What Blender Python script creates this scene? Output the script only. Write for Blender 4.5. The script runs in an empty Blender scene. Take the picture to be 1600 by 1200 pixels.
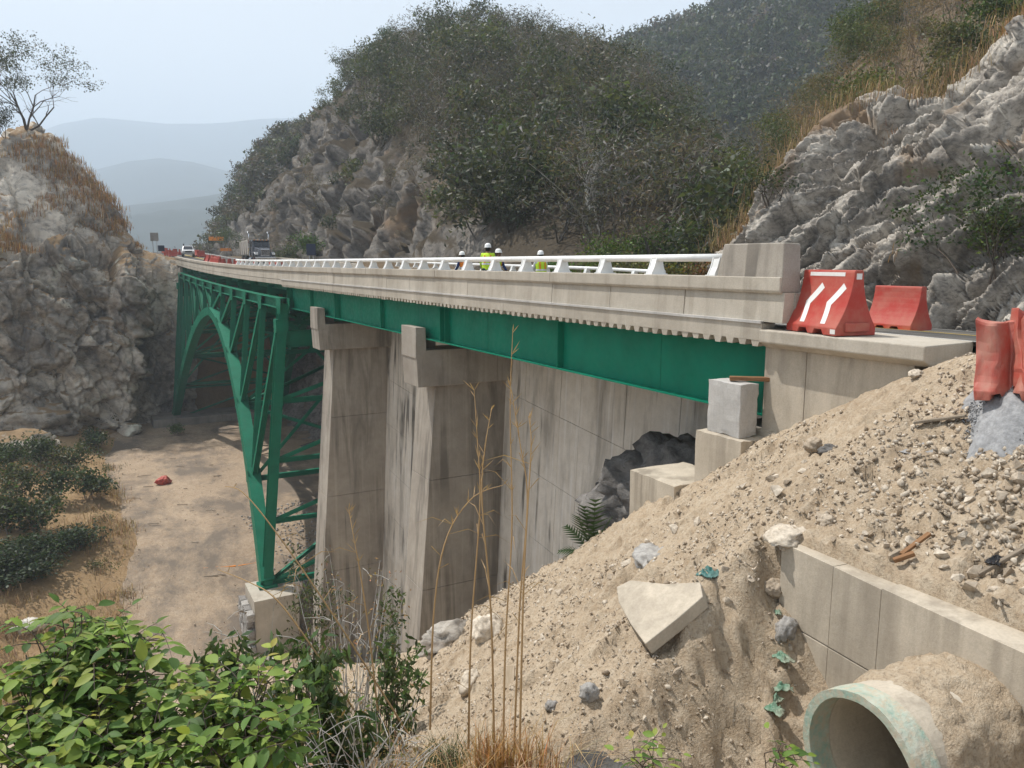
import bpy, math, random
import numpy as np
from mathutils import Vector, Matrix

scene = bpy.context.scene
COL = scene.collection
R_ = math.radians

# ------------------------------------------------------------------ camera, sky, sun, exposure
FPX = 1200.0                      # focal length in pixels of the 1600 px wide photograph
PITCH, HEAD = R_(9.0), R_(28.6)   # camera tilts down 9 deg and looks 28.6 deg to the right of the bridge axis (+Y)
cam_data = bpy.data.cameras.new('camera')
cam_data.sensor_width = 36.0
cam_data.lens = 36.0 * FPX / 1600.0
cam_data.clip_start = 0.1
cam_data.clip_end = 20000.0
cam = bpy.data.objects.new('camera', cam_data)
COL.objects.link(cam)
cam.location = (0, 0, 0)
cam.rotation_euler = (math.pi / 2 - PITCH, 0, -HEAD)
scene.camera = cam

SUN = Vector((-0.30, 0.40, 0.866)).normalized()
world = bpy.data.worlds.new('World')
scene.world = world
world.use_nodes = True
wn = world.node_tree
wn.nodes.clear()
sky = wn.nodes.new('ShaderNodeTexSky')
sky.sky_type = 'NISHITA'
sky.sun_disc = False
sky.sun_elevation = math.asin(SUN.z)
sky.sun_rotation = math.atan2(SUN.x, SUN.y)
sky.air_density = 1.0
sky.dust_density = 1.0
sky.ozone_density = 1.0
hsv = wn.nodes.new('ShaderNodeHueSaturation')
hsv.inputs['Saturation'].default_value = 0.0
bg = wn.nodes.new('ShaderNodeBackground')
bg.inputs['Strength'].default_value = 0.13
wo = wn.nodes.new('ShaderNodeOutputWorld')
wn.links.new(sky.outputs[0], hsv.inputs['Color'])
wn.links.new(hsv.outputs[0], bg.inputs['Color'])
wn.links.new(bg.outputs[0], wo.inputs['Surface'])

sl = bpy.data.lights.new('sun', 'SUN')
sl.energy = 4.5
sl.angle = R_(0.6)
sl.color = (1.0, 0.955, 0.89)
so = bpy.data.objects.new('sun', sl)
COL.objects.link(so)
so.rotation_euler = SUN.to_track_quat('Z', 'Y').to_euler()

scene.view_settings.view_transform = 'Standard'
scene.view_settings.look = 'None'
scene.view_settings.gamma = 1.0
scene.view_settings.use_curve_mapping = False
scene.view_settings.exposure = 0.55

scene.render.engine = 'CYCLES'
cy = scene.cycles
cy.use_denoising = True
try:
    cy.denoiser = 'OPENIMAGEDENOISE'
    cy.denoising_input_passes = 'RGB_ALBEDO_NORMAL'
except Exception:
    pass
cy.max_bounces = 6
cy.diffuse_bounces = 3
cy.glossy_bounces = 2
cy.transmission_bounces = 4
cy.transparent_max_bounces = 4
cy.volume_bounces = 3
cy.caustics_reflective = False
cy.caustics_refractive = False
cy.sample_clamp_indirect = 6.0

# ------------------------------------------------------------------ pixel <-> place
def ray(u, v):
    xc = (u - 800.0) / FPX
    yc = -(v - 600.0) / FPX
    F = math.cos(PITCH) + yc * math.sin(PITCH)
    z = yc * math.cos(PITCH) - math.sin(PITCH)
    X = F * math.sin(HEAD) + xc * math.cos(HEAD)
    Y = F * math.cos(HEAD) - xc * math.sin(HEAD)
    return np.array((X, Y, z)), F

def at(u, v, F=None, X=None, Y=None, Z=None):
    """surveyed point: bearing of photo pixel (u, v) at forward distance F, or on plane X / Y / Z"""
    d, f = ray(u, v)
    if F is not None: t = F / f
    elif X is not None: t = X / d[0]
    elif Y is not None: t = Y / d[1]
    else: t = Z / d[2]
    return d * t

# ------------------------------------------------------------------ numpy noise
def _hash(ix, iy, iz, seed):
    h = (ix.astype(np.int64) * 374761393 + iy.astype(np.int64) * 668265263 + iz.astype(np.int64) * 2147483647 + seed * 974711) & 0xFFFFFFFF
    h = ((h ^ (h >> 13)) * 1274126177) & 0xFFFFFFFF
    h = ((h ^ (h >> 16)) * 2246822519) & 0xFFFFFFFF
    h = h ^ (h >> 15)
    return (h & 0xFFFFFF).astype(np.float64) / float(0xFFFFFF)

def vnoise(p, seed=0):
    i = np.floor(p); f = p - i
    f = f * f * f * (f * (f * 6 - 15) + 10)
    ix, iy, iz = i[:, 0], i[:, 1], i[:, 2]
    ix = ix.astype(np.int64); iy = iy.astype(np.int64); iz = iz.astype(np.int64)
    def c(a, b, d): return _hash(ix + a, iy + b, iz + d, seed)
    x0 = c(0,0,0)*(1-f[:,0]) + c(1,0,0)*f[:,0]
    x1 = c(0,1,0)*(1-f[:,0]) + c(1,1,0)*f[:,0]
    x2 = c(0,0,1)*(1-f[:,0]) + c(1,0,1)*f[:,0]
    x3 = c(0,1,1)*(1-f[:,0]) + c(1,1,1)*f[:,0]
    y0 = x0*(1-f[:,1]) + x1*f[:,1]
    y1 = x2*(1-f[:,1]) + x3*f[:,1]
    return (y0*(1-f[:,2]) + y1*f[:,2]) * 2 - 1

def fbm(p, octv=5, seed=0, gain=0.5, lac=2.03):
    a, s, out = 1.0, 0.0, np.zeros(len(p))
    q = p.copy()
    for k in range(octv):
        out += a * vnoise(q, seed + k * 17)
        s += a; a *= gain; q = q * lac + 3.7
    return out / s

def ridged(p, octv=5, seed=0, gain=0.5, lac=2.1):
    a, s, out = 1.0, 0.0, np.zeros(len(p))
    q = p.copy()
    for k in range(octv):
        n = 1 - np.abs(vnoise(q, seed + k * 13))
        out += a * n * n
        s += a; a *= gain; q = q * lac + 1.9
    return out / s

def worley(p, seed=0):
    i = np.floor(p).astype(np.int64)
    f1 = np.full(len(p), 9.0); f2 = np.full(len(p), 9.0); cid = np.zeros(len(p))
    for a in (-1, 0, 1):
        for b in (-1, 0, 1):
            for c in (-1, 0, 1):
                jx, jy, jz = i[:,0]+a, i[:,1]+b, i[:,2]+c
                dx = jx + _hash(jx,jy,jz,seed) - p[:,0]
                dy = jy + _hash(jx,jy,jz,seed+1) - p[:,1]
                dz = jz + _hash(jx,jy,jz,seed+2) - p[:,2]
                d = np.sqrt(dx*dx+dy*dy+dz*dz)
                m = d < f1
                f2 = np.where(m, f1, np.minimum(f2, d))
                cid = np.where(m, _hash(jx,jy,jz,seed+3), cid)
                f1 = np.where(m, d, f1)
    return f1, f2, cid

def facets(p, seed=0):
    """broken-rock relief: each cell is a tilted plane, with steps between the cells"""
    i = np.floor(p).astype(np.int64)
    f1 = np.full(len(p), 9.0); h = np.zeros(len(p))
    for a in (-1, 0, 1):
        for b in (-1, 0, 1):
            for c in (-1, 0, 1):
                jx, jy, jz = i[:,0]+a, i[:,1]+b, i[:,2]+c
                dx = jx + _hash(jx,jy,jz,seed) - p[:,0]
                dy = jy + _hash(jx,jy,jz,seed+1) - p[:,1]
                dz = jz + _hash(jx,jy,jz,seed+2) - p[:,2]
                d = dx*dx+dy*dy+dz*dz
                m = d < f1
                g = (_hash(jx,jy,jz,seed+3)-.5)*1.1 + dx*(_hash(jx,jy,jz,seed+4)-.5)*1.8 + dy*(_hash(jx,jy,jz,seed+5)-.5)*1.8 + dz*(_hash(jx,jy,jz,seed+6)-.5)*1.8
                h = np.where(m, g, h)
                f1 = np.where(m, d, f1)
    return h

def blocks(p, seed=0, tilt=1.6, width=0.10):
    """jointed rock: planar tilted cells and the open joints between them -> (height, joint 0..1)"""
    i = np.floor(p).astype(np.int64)
    f1 = np.full(len(p), 9.0); f2 = np.full(len(p), 9.0); h = np.zeros(len(p))
    for a in (-1, 0, 1):
        for b in (-1, 0, 1):
            for c in (-1, 0, 1):
                jx, jy, jz = i[:,0]+a, i[:,1]+b, i[:,2]+c
                dx = jx + _hash(jx,jy,jz,seed) - p[:,0]
                dy = jy + _hash(jx,jy,jz,seed+1) - p[:,1]
                dz = jz + _hash(jx,jy,jz,seed+2) - p[:,2]
                d = np.sqrt(dx*dx+dy*dy+dz*dz)
                g = (_hash(jx,jy,jz,seed+3)-.5) + tilt*(dx*(_hash(jx,jy,jz,seed+4)-.5) + dy*(_hash(jx,jy,jz,seed+5)-.5))
                m = d < f1
                f2 = np.where(m, f1, np.minimum(f2, d))
                h = np.where(m, g, h)
                f1 = np.where(m, d, f1)
    return h, np.clip(1 - (f2-f1)/width, 0, 1)

def sstep(a, b, x):
    t = np.clip((x - a) / (b - a), 0, 1)
    return t * t * (3 - 2 * t)

# ------------------------------------------------------------------ objects
ORG = {}      # name of root -> world position of its origin
def tag(o, label=None, cat=None, group=None, kind=None):
    if label: o['label'] = label
    if cat: o['category'] = cat
    if group: o['group'] = group
    if kind: o['kind'] = kind
    return o

def thing(name, label, cat, loc=(0, 0, 0), rz=0.0, group=None):
    o = bpy.data.objects.new(name, None)
    COL.objects.link(o)
    o.empty_display_size = 0.2
    o.location = loc
    o.rotation_euler = (0, 0, rz)
    ORG[o.name] = np.array(loc, float)
    return tag(o, label, cat, group)

def link_mesh(name, me, mats, parent=None, smooth=False, world_coords=True):
    o = bpy.data.objects.new(name, me)
    COL.objects.link(o)
    for m in (mats if isinstance(mats, (list, tuple)) else [mats]):
        me.materials.append(m)
    if smooth:
        me.polygons.foreach_set('use_smooth', np.ones(len(me.polygons), bool))
    if parent is not None:
        o.parent = parent
        if parent.name in ORG: ORG[o.name] = ORG[parent.name]
    return o

def np_mesh(name, V, Fc, mats, parent=None, smooth=False, tint=None, midx=None):
    """V (n,3), Fc (m,3) or (m,4) or list of such; fast path"""
    V = np.asarray(V, float)
    if parent is not None and parent.name in ORG:
        V = V - ORG[parent.name]
    me = bpy.data.meshes.new(name)
    if isinstance(Fc, (list, tuple)) and len(Fc) and isinstance(Fc[0], np.ndarray): fl = [f for f in Fc if len(f)]
    else: fl = [np.asarray(Fc)]
    loops = np.concatenate([f.ravel() for f in fl]).astype(np.int32)
    tot = np.concatenate([np.full(len(f), f.shape[1]) for f in fl]).astype(np.int32)
    start = np.concatenate([[0], np.cumsum(tot)[:-1]]).astype(np.int32)
    me.vertices.add(len(V)); me.vertices.foreach_set('co', V.astype(np.float32).ravel())
    me.loops.add(len(loops)); me.loops.foreach_set('vertex_index', loops)
    me.polygons.add(len(tot)); me.polygons.foreach_set('loop_start', start)
    try: me.polygons.foreach_set('loop_total', tot)
    except Exception: pass
    if midx is not None: me.polygons.foreach_set('material_index', np.asarray(midx, np.int32))
    me.update(calc_edges=True)
    if tint is not None:
        t = np.ones((len(V), 4), np.float32); t[:, :3] = tint
        a = me.color_attributes.new('tint', 'FLOAT_COLOR', 'POINT')
        a.data.foreach_set('color', t.ravel())
    me.validate(verbose=False)
    return link_mesh(name, me, mats, parent, smooth)

class MB:
    """collects shapes that make up ONE part"""
    def __init__(s): s.v = []; s.f = []; s.n = 0
    def add(s, V, F):
        V = np.asarray(V, float)
        s.v.append(V); s.f += [tuple(int(i) + s.n for i in f) for f in F]; s.n += len(V)
        return s
    def box(s, lo, hi, rot=None, pivot=None):
        (a, b, c), (d, e, f) = lo, hi
        V = np.array([(a,b,c),(d,b,c),(d,e,c),(a,e,c),(a,b,f),(d,b,f),(d,e,f),(a,e,f)], float)
        if rot is not None:
            p = np.array(pivot if pivot is not None else (np.array(lo)+np.array(hi))/2)
            V = (V - p) @ np.array(rot).T + p
        return s.add(V, [(0,3,2,1),(4,5,6,7),(0,1,5,4),(1,2,6,5),(2,3,7,6),(3,0,4,7)])
    def bar(s, p0, p1, w, h, up=(0, 0, 1)):
        p0, p1 = np.array(p0, float), np.array(p1, float)
        d = p1 - p0; d /= np.linalg.norm(d)
        x = np.cross(d, up); x /= np.linalg.norm(x) + 1e-9
        y = np.cross(x, d)
        V = [p + x*a*w/2 + y*b*h/2 for p in (p0, p1) for a, b in ((-1,-1),(1,-1),(1,1),(-1,1))]
        return s.add(V, [(0,1,2,3)[::-1],(4,5,6,7),(0,1,5,4),(1,2,6,5),(2,3,7,6),(3,0,4,7)])
    def ibar(s, p0, p1, w, h, t=0.03, up=(0, 0, 1)):
        """I section: web h deep in 'up', flanges w wide"""
        p0, p1 = np.array(p0, float), np.array(p1, float)
        d = p1 - p0; d /= np.linalg.norm(d)
        x = np.cross(d, up); x /= np.linalg.norm(x) + 1e-9
        y = np.cross(x, d)
        for o, ww, hh in ((h/2 - t/2, w, t), (-h/2 + t/2, w, t), (0, t, h - 2*t)):
            s.bar(p0 + y*o, p1 + y*o, ww, hh, up)
        return s
    def tube(s, pts, rad, n=8, cap=True):
        pts = [np.array(p, float) for p in pts]
        if np.isscalar(rad): rad = [rad]*len(pts)
        V = []; up = np.array((0.123, 0.31, 0.94))
        for k, p in enumerate(pts):
            d = pts[min(k+1, len(pts)-1)] - pts[max(k-1, 0)]
            d = d / (np.linalg.norm(d) + 1e-9)
            x = np.cross(d, up)
            if np.linalg.norm(x) < 1e-3: x = np.cross(d, (1, 0, 0))
            x /= np.linalg.norm(x); y = np.cross(d, x)
            for j in range(n):
                a = 2*math.pi*j/n
                V.append(p + (x*math.cos(a) + y*math.sin(a))*rad[k])
        F = []
        for k in range(len(pts)-1):
            for j in range(n):
                F.append((k*n+j, k*n+(j+1) % n, (k+1)*n+(j+1) % n, (k+1)*n+j))
        if cap:
            F.append(tuple(range(n))[::-1]); F.append(tuple((len(pts)-1)*n+j for j in range(n)))
        return s.add(V, F)
    def prism(s, poly, axis, a, b):
        """poly: 2D outline in the other two axes (cyclic order), extruded along axis from a to b"""
        n = len(poly); V = []
        for t in (a, b):
            for q in poly:
                p = [0, 0, 0]; o = [i for i in range(3) if i != axis]
                p[o[0]], p[o[1]], p[axis] = q[0], q[1], t
                V.append(p)
        F = [tuple(range(n)), tuple(range(2*n-1, n-1, -1))] + [(i, n+i, n+(i+1) % n, (i+1) % n) for i in range(n)]
        return s.add(V, F)
    def build(s, name, mat, parent=None, smooth=False, bevel=0.0, auto=None):
        V = np.concatenate(s.v)
        if parent is not None and parent.name in ORG: V = V - ORG[parent.name]
        me = bpy.data.meshes.new(name)
        me.from_pydata(V.tolist(), [], s.f)
        import bmesh
        bm = bmesh.new(); bm.from_mesh(me); bmesh.ops.recalc_face_normals(bm, faces=bm.faces); bm.to_mesh(me); bm.free()
        o = link_mesh(name, me, mat, parent, smooth)
        if bevel:
            m = o.modifiers.new('edge', 'BEVEL'); m.width = bevel; m.segments = 2; m.limit_method = 'ANGLE'
        return o

def copy_tree(o, parent=None):
    c = o.copy(); COL.objects.link(c)
    if parent is not None:
        c.parent = parent
    for ch in list(o.children): copy_tree(ch, c)
    return c

def grid_faces(nu, nv):
    i = np.arange((nu-1)*(nv-1)); a = (i // (nv-1))*nv + i % (nv-1)
    return np.stack([a, a+nv, a+nv+1, a+1], 1)

def grid_normals(P, nu, nv):
    G = P.reshape(nu, nv, 3)
    n = np.cross(np.gradient(G, axis=0), np.gradient(G, axis=1)).reshape(-1, 3)
    return n / (np.linalg.norm(n, axis=1, keepdims=True) + 1e-12)

def catmull(net, n):
    """resample first axis of net (k, ...) to n samples"""
    net = np.asarray(net, float); k = len(net)
    t = np.linspace(0, k-1, n); i = np.clip(np.floor(t).astype(int), 0, k-2); f = t - i
    sh = (n,) + (1,)*(net.ndim-1); f = f.reshape(sh)
    p0, p1, p2, p3 = net[np.clip(i-1,0,k-1)], net[i], net[i+1], net[np.clip(i+2,0,k-1)]
    return 0.5*((2*p1) + (-p0+p2)*f + (2*p0-5*p1+4*p2-p3)*f*f + (-p0+3*p1-3*p2+p3)*f**3)

def loft(net, nu, nv):
    a = catmull(net, nu)
    b = catmull(np.swapaxes(a, 0, 1), nv)
    return np.swapaxes(b, 0, 1).reshape(-1, 3)

# ------------------------------------------------------------------ materials
class NT:
    def __init__(s, name):
        s.m = bpy.data.materials.new(name); s.m.use_nodes = True
        s.t = s.m.node_tree; s.t.nodes.clear()
        s.out = s.t.nodes.new('ShaderNodeOutputMaterial')
    def n(s, typ, **kw):
        x = s.t.nodes.new('ShaderNode' + typ)
        for k, v in kw.items():
            if k.startswith('_'): setattr(x, k[1:], v)
            else:
                key = k.replace('__', ' ')
                s.set(x.inputs[int(key[1:])] if key[0] == 'i' and key[1:].isdigit() else x.inputs[key], v)
        return x
    def set(s, inp, v):
        if isinstance(v, bpy.types.NodeSocket): s.t.links.new(v, inp)
        elif isinstance(v, bpy.types.Node): s.t.links.new(v.outputs[0], inp)
        elif isinstance(v, (tuple, list)) and inp.type == 'RGBA': inp.default_value = (*v[:3], 1)
        else: inp.default_value = v
    def noise(s, vec, scale, detail=5, rough=0.55, dist=0.0):
        x = s.n('TexNoise', Vector=vec, Scale=scale, Detail=detail, Roughness=rough, Distortion=dist)
        return x.outputs[0]
    def ramp(s, fac, stops, interp='LINEAR'):
        x = s.t.nodes.new('ShaderNodeValToRGB'); x.color_ramp.interpolation = interp
        e = x.color_ramp.elements
        while len(e) < len(stops): e.new(0.5)
        for k, (p, c) in enumerate(stops):
            e[k].position = p
            c = (c, c, c) if np.isscalar(c) else c
            e[k].color = (*c, 1)
        s.set(x.inputs[0], fac)
        return x.outputs[0]
    def mix(s, fac, a, b, mode='MIX'):
        x = s.t.nodes.new('ShaderNodeMix'); x.data_type = 'RGBA'; x.blend_type = mode
        s.set(x.inputs[0], fac); s.set(x.inputs[6], a); s.set(x.inputs[7], b)
        return x.outputs[2]
    def math(s, op, a, b=0.0, clamp=False):
        x = s.t.nodes.new('ShaderNodeMath'); x.operation = op; x.use_clamp = clamp
        s.set(x.inputs[0], a); s.set(x.inputs[1], b)
        return x.outputs[0]
    def vmul(s, vec, xyz):
        x = s.t.nodes.new('ShaderNodeVectorMath'); x.operation = 'MULTIPLY'
        s.set(x.inputs[0], vec); x.inputs[1].default_value = xyz
        return x.outputs[0]
    def pos(s): return s.n('NewGeometry').outputs['Position']
    def obj(s): return s.n('TexCoord').outputs['Object']
    def bump(s, h, strength=0.3, dist=0.05, normal=None):
        x = s.n('Bump', Strength=strength, Distance=dist, Height=h)
        if normal is not None: s.set(x.inputs['Normal'], normal)
        return x.outputs[0]
    def finish(s, color, rough=0.9, normal=None, spec=0.25, metal=0.0):
        b = s.n('BsdfPrincipled')
        s.set(b.inputs['Base Color'], color); s.set(b.inputs['Roughness'], rough)
        s.set(b.inputs['Metallic'], metal); s.set(b.inputs['Specular IOR Level'], spec)
        if normal is not None: s.set(b.inputs['Normal'], normal)
        s.t.links.new(b.outputs[0], s.out.inputs[0])
        return s.m

def concrete(name, c1, c2, stain=(0.07, 0.065, 0.06), stain_amt=0.35, streak=0.0, stone=0.0, obj=False):
    k = NT(name); p = k.obj() if obj else k.pos()
    big = k.noise(p, 0.55, 6, 0.62)
    col = k.mix(k.ramp(big, [(0.32, 0), (0.68, 1)]), c1, c2)
    mid = k.noise(p, 3.1, 6, 0.65)
    col = k.mix(k.ramp(mid, [(0.35, 0.0), (0.75, 0.30)]), col, [x*0.62 for x in c1])
    fine = k.noise(p, 38.0, 4, 0.6)
    col = k.mix(k.ramp(fine, [(0.35, 0.22), (0.6, 0.0)]), col, [x*0.55 for x in c1])
    if stain_amt:
        st = k.noise(k.vmul(p, (1.0, 1.0, 0.16)), 1.25, 6, 0.62, 0.4)
        col = k.mix(k.math('MULTIPLY', k.ramp(st, [(0.50, 0), (0.66, 1)]), stain_amt), col, stain)
    if streak:
        st = k.noise(k.vmul(p, (1.0, 1.0, 0.035)), 2.1, 4, 0.55, 0.2)
        st2 = k.noise(p, 0.35, 3, 0.6)
        f = k.math('MULTIPLY', k.ramp(st, [(0.565, 0), (0.625, 1)]), k.ramp(st2, [(0.40, 0), (0.6, 1)]))
        col = k.mix(k.math('MULTIPLY', f, streak), col, stain)
        st = k.noise(k.vmul(p, (1.0, 1.0, 0.02)), 7.0, 3, 0.5, 0.1)
        col = k.mix(k.math('MULTIPLY', k.ramp(st, [(0.55, 0), (0.72, 1)]), streak*0.35), col, [min(x*1.35, .8) for x in c2])
    h = k.math('ADD', k.math('MULTIPLY', k.noise(p, 90.0, 3, 0.6), 0.35), k.math('MULTIPLY', k.noise(p, 9.0, 5, 0.6), 0.65))
    return k.finish(col, 0.92, k.bump(h, 0.35, 0.02), 0.2)

M = {}
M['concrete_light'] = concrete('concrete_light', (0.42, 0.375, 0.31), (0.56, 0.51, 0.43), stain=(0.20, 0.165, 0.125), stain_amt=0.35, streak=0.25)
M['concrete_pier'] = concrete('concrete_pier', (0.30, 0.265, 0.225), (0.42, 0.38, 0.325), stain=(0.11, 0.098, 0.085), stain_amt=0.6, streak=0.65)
M['concrete_wall'] = concrete('concrete_wall', (0.60, 0.545, 0.47), (0.74, 0.69, 0.615), stain=(0.12, 0.11, 0.095), stain_amt=0.45, streak=0.95)
M['concrete_tan'] = concrete('concrete_tan', (0.44, 0.38, 0.30), (0.58, 0.51, 0.41), stain=(0.16, 0.135, 0.105), stain_amt=0.45, streak=0.5)
M['concrete_dark'] = concrete('concrete_dark', (0.22, 0.20, 0.175), (0.32, 0.29, 0.25), stain_amt=0.4)
M['concrete_rough'] = concrete('concrete_rough', (0.46, 0.445, 0.42), (0.60, 0.58, 0.55), stain_amt=0.25)

def paint(name, c, rough=0.42, dirt=(0.10, 0.09, 0.07), dirt_amt=0.25, spec=0.4):
    k = NT(name); p = k.pos()
    col = k.mix(k.ramp(k.noise(p, 1.3, 6, 0.6), [(0.35, 0), (0.7, 1)]), [x*0.86 for x in c], [min(1, x*1.12) for x in c])
    col = k.mix(k.math('MULTIPLY', k.ramp(k.noise(k.vmul(p, (1, 1, 0.25)), 3.3, 7, 0.7), [(0.5, 0), (0.75, 1)]), dirt_amt), col, dirt)
    r = k.ramp(k.noise(p, 6.0, 4), [(0.3, rough*0.8), (0.7, min(1, rough*1.35))])
    return k.finish(col, r, k.bump(k.noise(p, 25.0, 4), 0.08, 0.01), spec)
M['green_paint'] = paint('green_paint', (0.006, 0.150, 0.085), 0.5, (0.06, 0.13, 0.09), 0.25, 0.2)
M['green_girder'] = paint('green_girder', (0.003, 0.185, 0.112), 0.45, (0.03, 0.17, 0.12), 0.15, 0.18)
M['white_paint'] = paint('white_paint', (0.80, 0.80, 0.78), 0.4, (0.35, 0.31, 0.26), 0.22)
M['grey_metal'] = paint('grey_metal', (0.36, 0.36, 0.36), 0.5)
M['dark_metal'] = paint('dark_metal', (0.03, 0.032, 0.036), 0.5)
M['navy'] = paint('navy', (0.012, 0.02, 0.05), 0.4)
M['orange_sign'] = paint('orange_sign', (0.75, 0.24, 0.02), 0.5)
M['sign_back'] = paint('sign_back', (0.30, 0.29, 0.28), 0.6)
M['chrome'] = NT('chrome').finish((0.75, 0.75, 0.76), 0.18, None, 0.5, 1.0)
M['glass_dark'] = NT('glass_dark').finish((0.02, 0.025, 0.035), 0.08, None, 0.6)
M['headlight'] = NT('headlight').finish((0.8, 0.8, 0.78), 0.1, None, 0.6)
M['rubber'] = NT('rubber').finish((0.02, 0.02, 0.02), 0.85)
M['truck_paint'] = paint('truck_paint', (0.11, 0.12, 0.14), 0.25)
M['car_paint'] = paint('car_paint', (0.80, 0.81, 0.82), 0.25, dirt_amt=0.1)
M['tarp'] = paint('tarp', (0.42, 0.39, 0.35), 0.8)
M['marking'] = paint('marking', (0.72, 0.71, 0.67), 0.8, (0.2, 0.18, 0.15), 0.6)
M['yellow_marking'] = paint('yellow_marking', (0.62, 0.42, 0.05), 0.8, (0.2, 0.18, 0.15), 0.5)

def plastic(name, c, dust, amt):
    k = NT(name); p = k.obj()
    f = k.ramp(k.noise(p, 2.6, 6, 0.65), [(0.38, 0), (0.72, 1)])
    col = k.mix(k.math('MULTIPLY', f, amt), c, dust)
    sc = k.noise(k.vmul(p, (3, 3, 0.7)), 9.0, 5, 0.7)
    col = k.mix(k.ramp(sc, [(0.62, 0), (0.70, 0.35)]), col, dust)
    return k.finish(col, k.ramp(f, [(0, 0.45), (1, 0.75)]), k.bump(k.noise(p, 14.0, 4), 0.12, 0.02), 0.35)
M['red_plastic'] = plastic('red_plastic', (0.40, 0.040, 0.027), (0.42, 0.16, 0.115), 0.8)
M['faded_red_plastic'] = plastic('faded_red_plastic', (0.42, 0.085, 0.06), (0.42, 0.24, 0.18), 0.9)
M['reflective'] = plastic('reflective', (0.80, 0.79, 0.77), (0.45, 0.40, 0.36), 0.35)

def wood(name, c1, c2):
    k = NT(name); p = k.obj()
    col = k.mix(k.ramp(k.noise(k.vmul(p, (1, 9, 9)), 4.0, 6, 0.65), [(0.3, 0), (0.7, 1)]), c1, c2)
    return k.finish(col, 0.85, k.bump(k.noise(k.vmul(p, (1, 12, 12)), 8.0, 4), 0.3, 0.01), 0.2)
M['wood_orange'] = wood('wood_orange', (0.17, 0.085, 0.04), (0.29, 0.165, 0.085))
M['wood_pale'] = wood('wood_pale', (0.36, 0.28, 0.19), (0.52, 0.43, 0.32))
M['wood_grey'] = wood('wood_grey', (0.15, 0.12, 0.09), (0.30, 0.25, 0.19))

def asphalt():
    k = NT('asphalt'); p = k.pos()
    col = k.mix(k.noise(p, 0.7, 6, 0.6), (0.05, 0.049, 0.047), (0.10, 0.096, 0.09))
    col = k.mix(k.ramp(k.noise(p, 0.28, 5, 0.7), [(0.5, 0), (0.7, 0.6)]), col, (0.25, 0.22, 0.18))
    return k.finish(col, 0.9, k.bump(k.noise(p, 60, 3), 0.4, 0.01), 0.2)
M['asphalt'] = asphalt()

def rock(name, c_light, c_mid, c_dark, stain, stain_lo, scale=1.0, grass=None, grass_lo=0.5, bump=0.6, soot=0.0):
    """rock face; stain = iron/soil colour in patches; grass = dry grass colour on flatter ground"""
    k = NT(name); p = k.pos()
    a = k.noise(p, 0.55*scale, 8, 0.68, 0.6)
    col = k.ramp(a, [(0.30, c_dark), (0.47, c_mid), (0.66, c_light)])
    b = k.noise(k.vmul(p, (1.0, 1.0, 1.6)), 2.6*scale, 8, 0.72, 0.8)
    col = k.mix(k.ramp(b, [(0.36, 0.75), (0.52, 0.0)]), col, c_dark)
    col = k.mix(k.ramp(b, [(0.56, 0.0), (0.74, 0.7)]), col, c_light)
    s = k.noise(p, 0.22*scale, 7, 0.62, 0.5)
    col = k.mix(k.ramp(s, [(stain_lo, 0), (stain_lo+0.12, 0.85)]), col, stain)
    if soot:
        t = k.noise(k.vmul(p, (1.0, 1.0, 0.55)), 0.20*scale, 7, 0.66, 1.2)
        col = k.mix(k.math('MULTIPLY', k.ramp(t, [(0.51, 0), (0.60, 1)]), soot), col, (0.055, 0.050, 0.046))
        t = k.noise(p, 0.6*scale, 6, 0.6, 0.8)
        col = k.mix(k.ramp(t, [(0.60, 0), (0.68, 0.75)]), col, [min(.75, x*1.15) for x in c_light])
    if grass is not None:
        nz = k.n('SeparateXYZ', Vector=k.n('NewGeometry').outputs['Normal']).outputs[2]
        f = k.math('ADD', nz, k.math('MULTIPLY', k.math('SUBTRACT', k.noise(p, 0.35*scale, 6, 0.7), 0.5), 1.6))
        g = k.mix(k.noise(p, 3.0*scale, 6, 0.75), [x*0.45 for x in grass], [x*1.25 for x in grass])
        col = k.mix(k.ramp(f, [(grass_lo, 0), (grass_lo+0.16, 1)]), col, g)
    h = k.math('ADD', k.math('MULTIPLY', b, 0.7), k.math('MULTIPLY', k.noise(p, 9*scale, 6, 0.7), 0.45))
    return k.finish(col, 0.95, k.bump(h, bump, 0.16/scale), 0.15)
M['cliff_white'] = rock('cliff_white', (0.54, 0.495, 0.43), (0.29, 0.262, 0.228), (0.09, 0.083, 0.075), (0.21, 0.145, 0.09), 0.535, 1.4, bump=0.16)
M['cliff_left'] = rock('cliff_left', (0.72, 0.645, 0.54), (0.49, 0.435, 0.365), (0.17, 0.155, 0.14), (0.32, 0.22, 0.135), 0.57, 0.35, (0.29, 0.20, 0.115), 0.72, bump=0.3, soot=0.6)
M['cliff_cut'] = rock('cliff_cut', (0.25, 0.228, 0.20), (0.13, 0.118, 0.104), (0.05, 0.047, 0.044), (0.17, 0.115, 0.07), 0.54, 0.45, (0.075, 0.060, 0.042), 0.50, bump=0.3)
M['rock_dark'] = rock('rock_dark', (0.30, 0.28, 0.26), (0.17, 0.16, 0.15), (0.06, 0.058, 0.056), (0.20, 0.14, 0.09), 0.6, 0.8)

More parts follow.
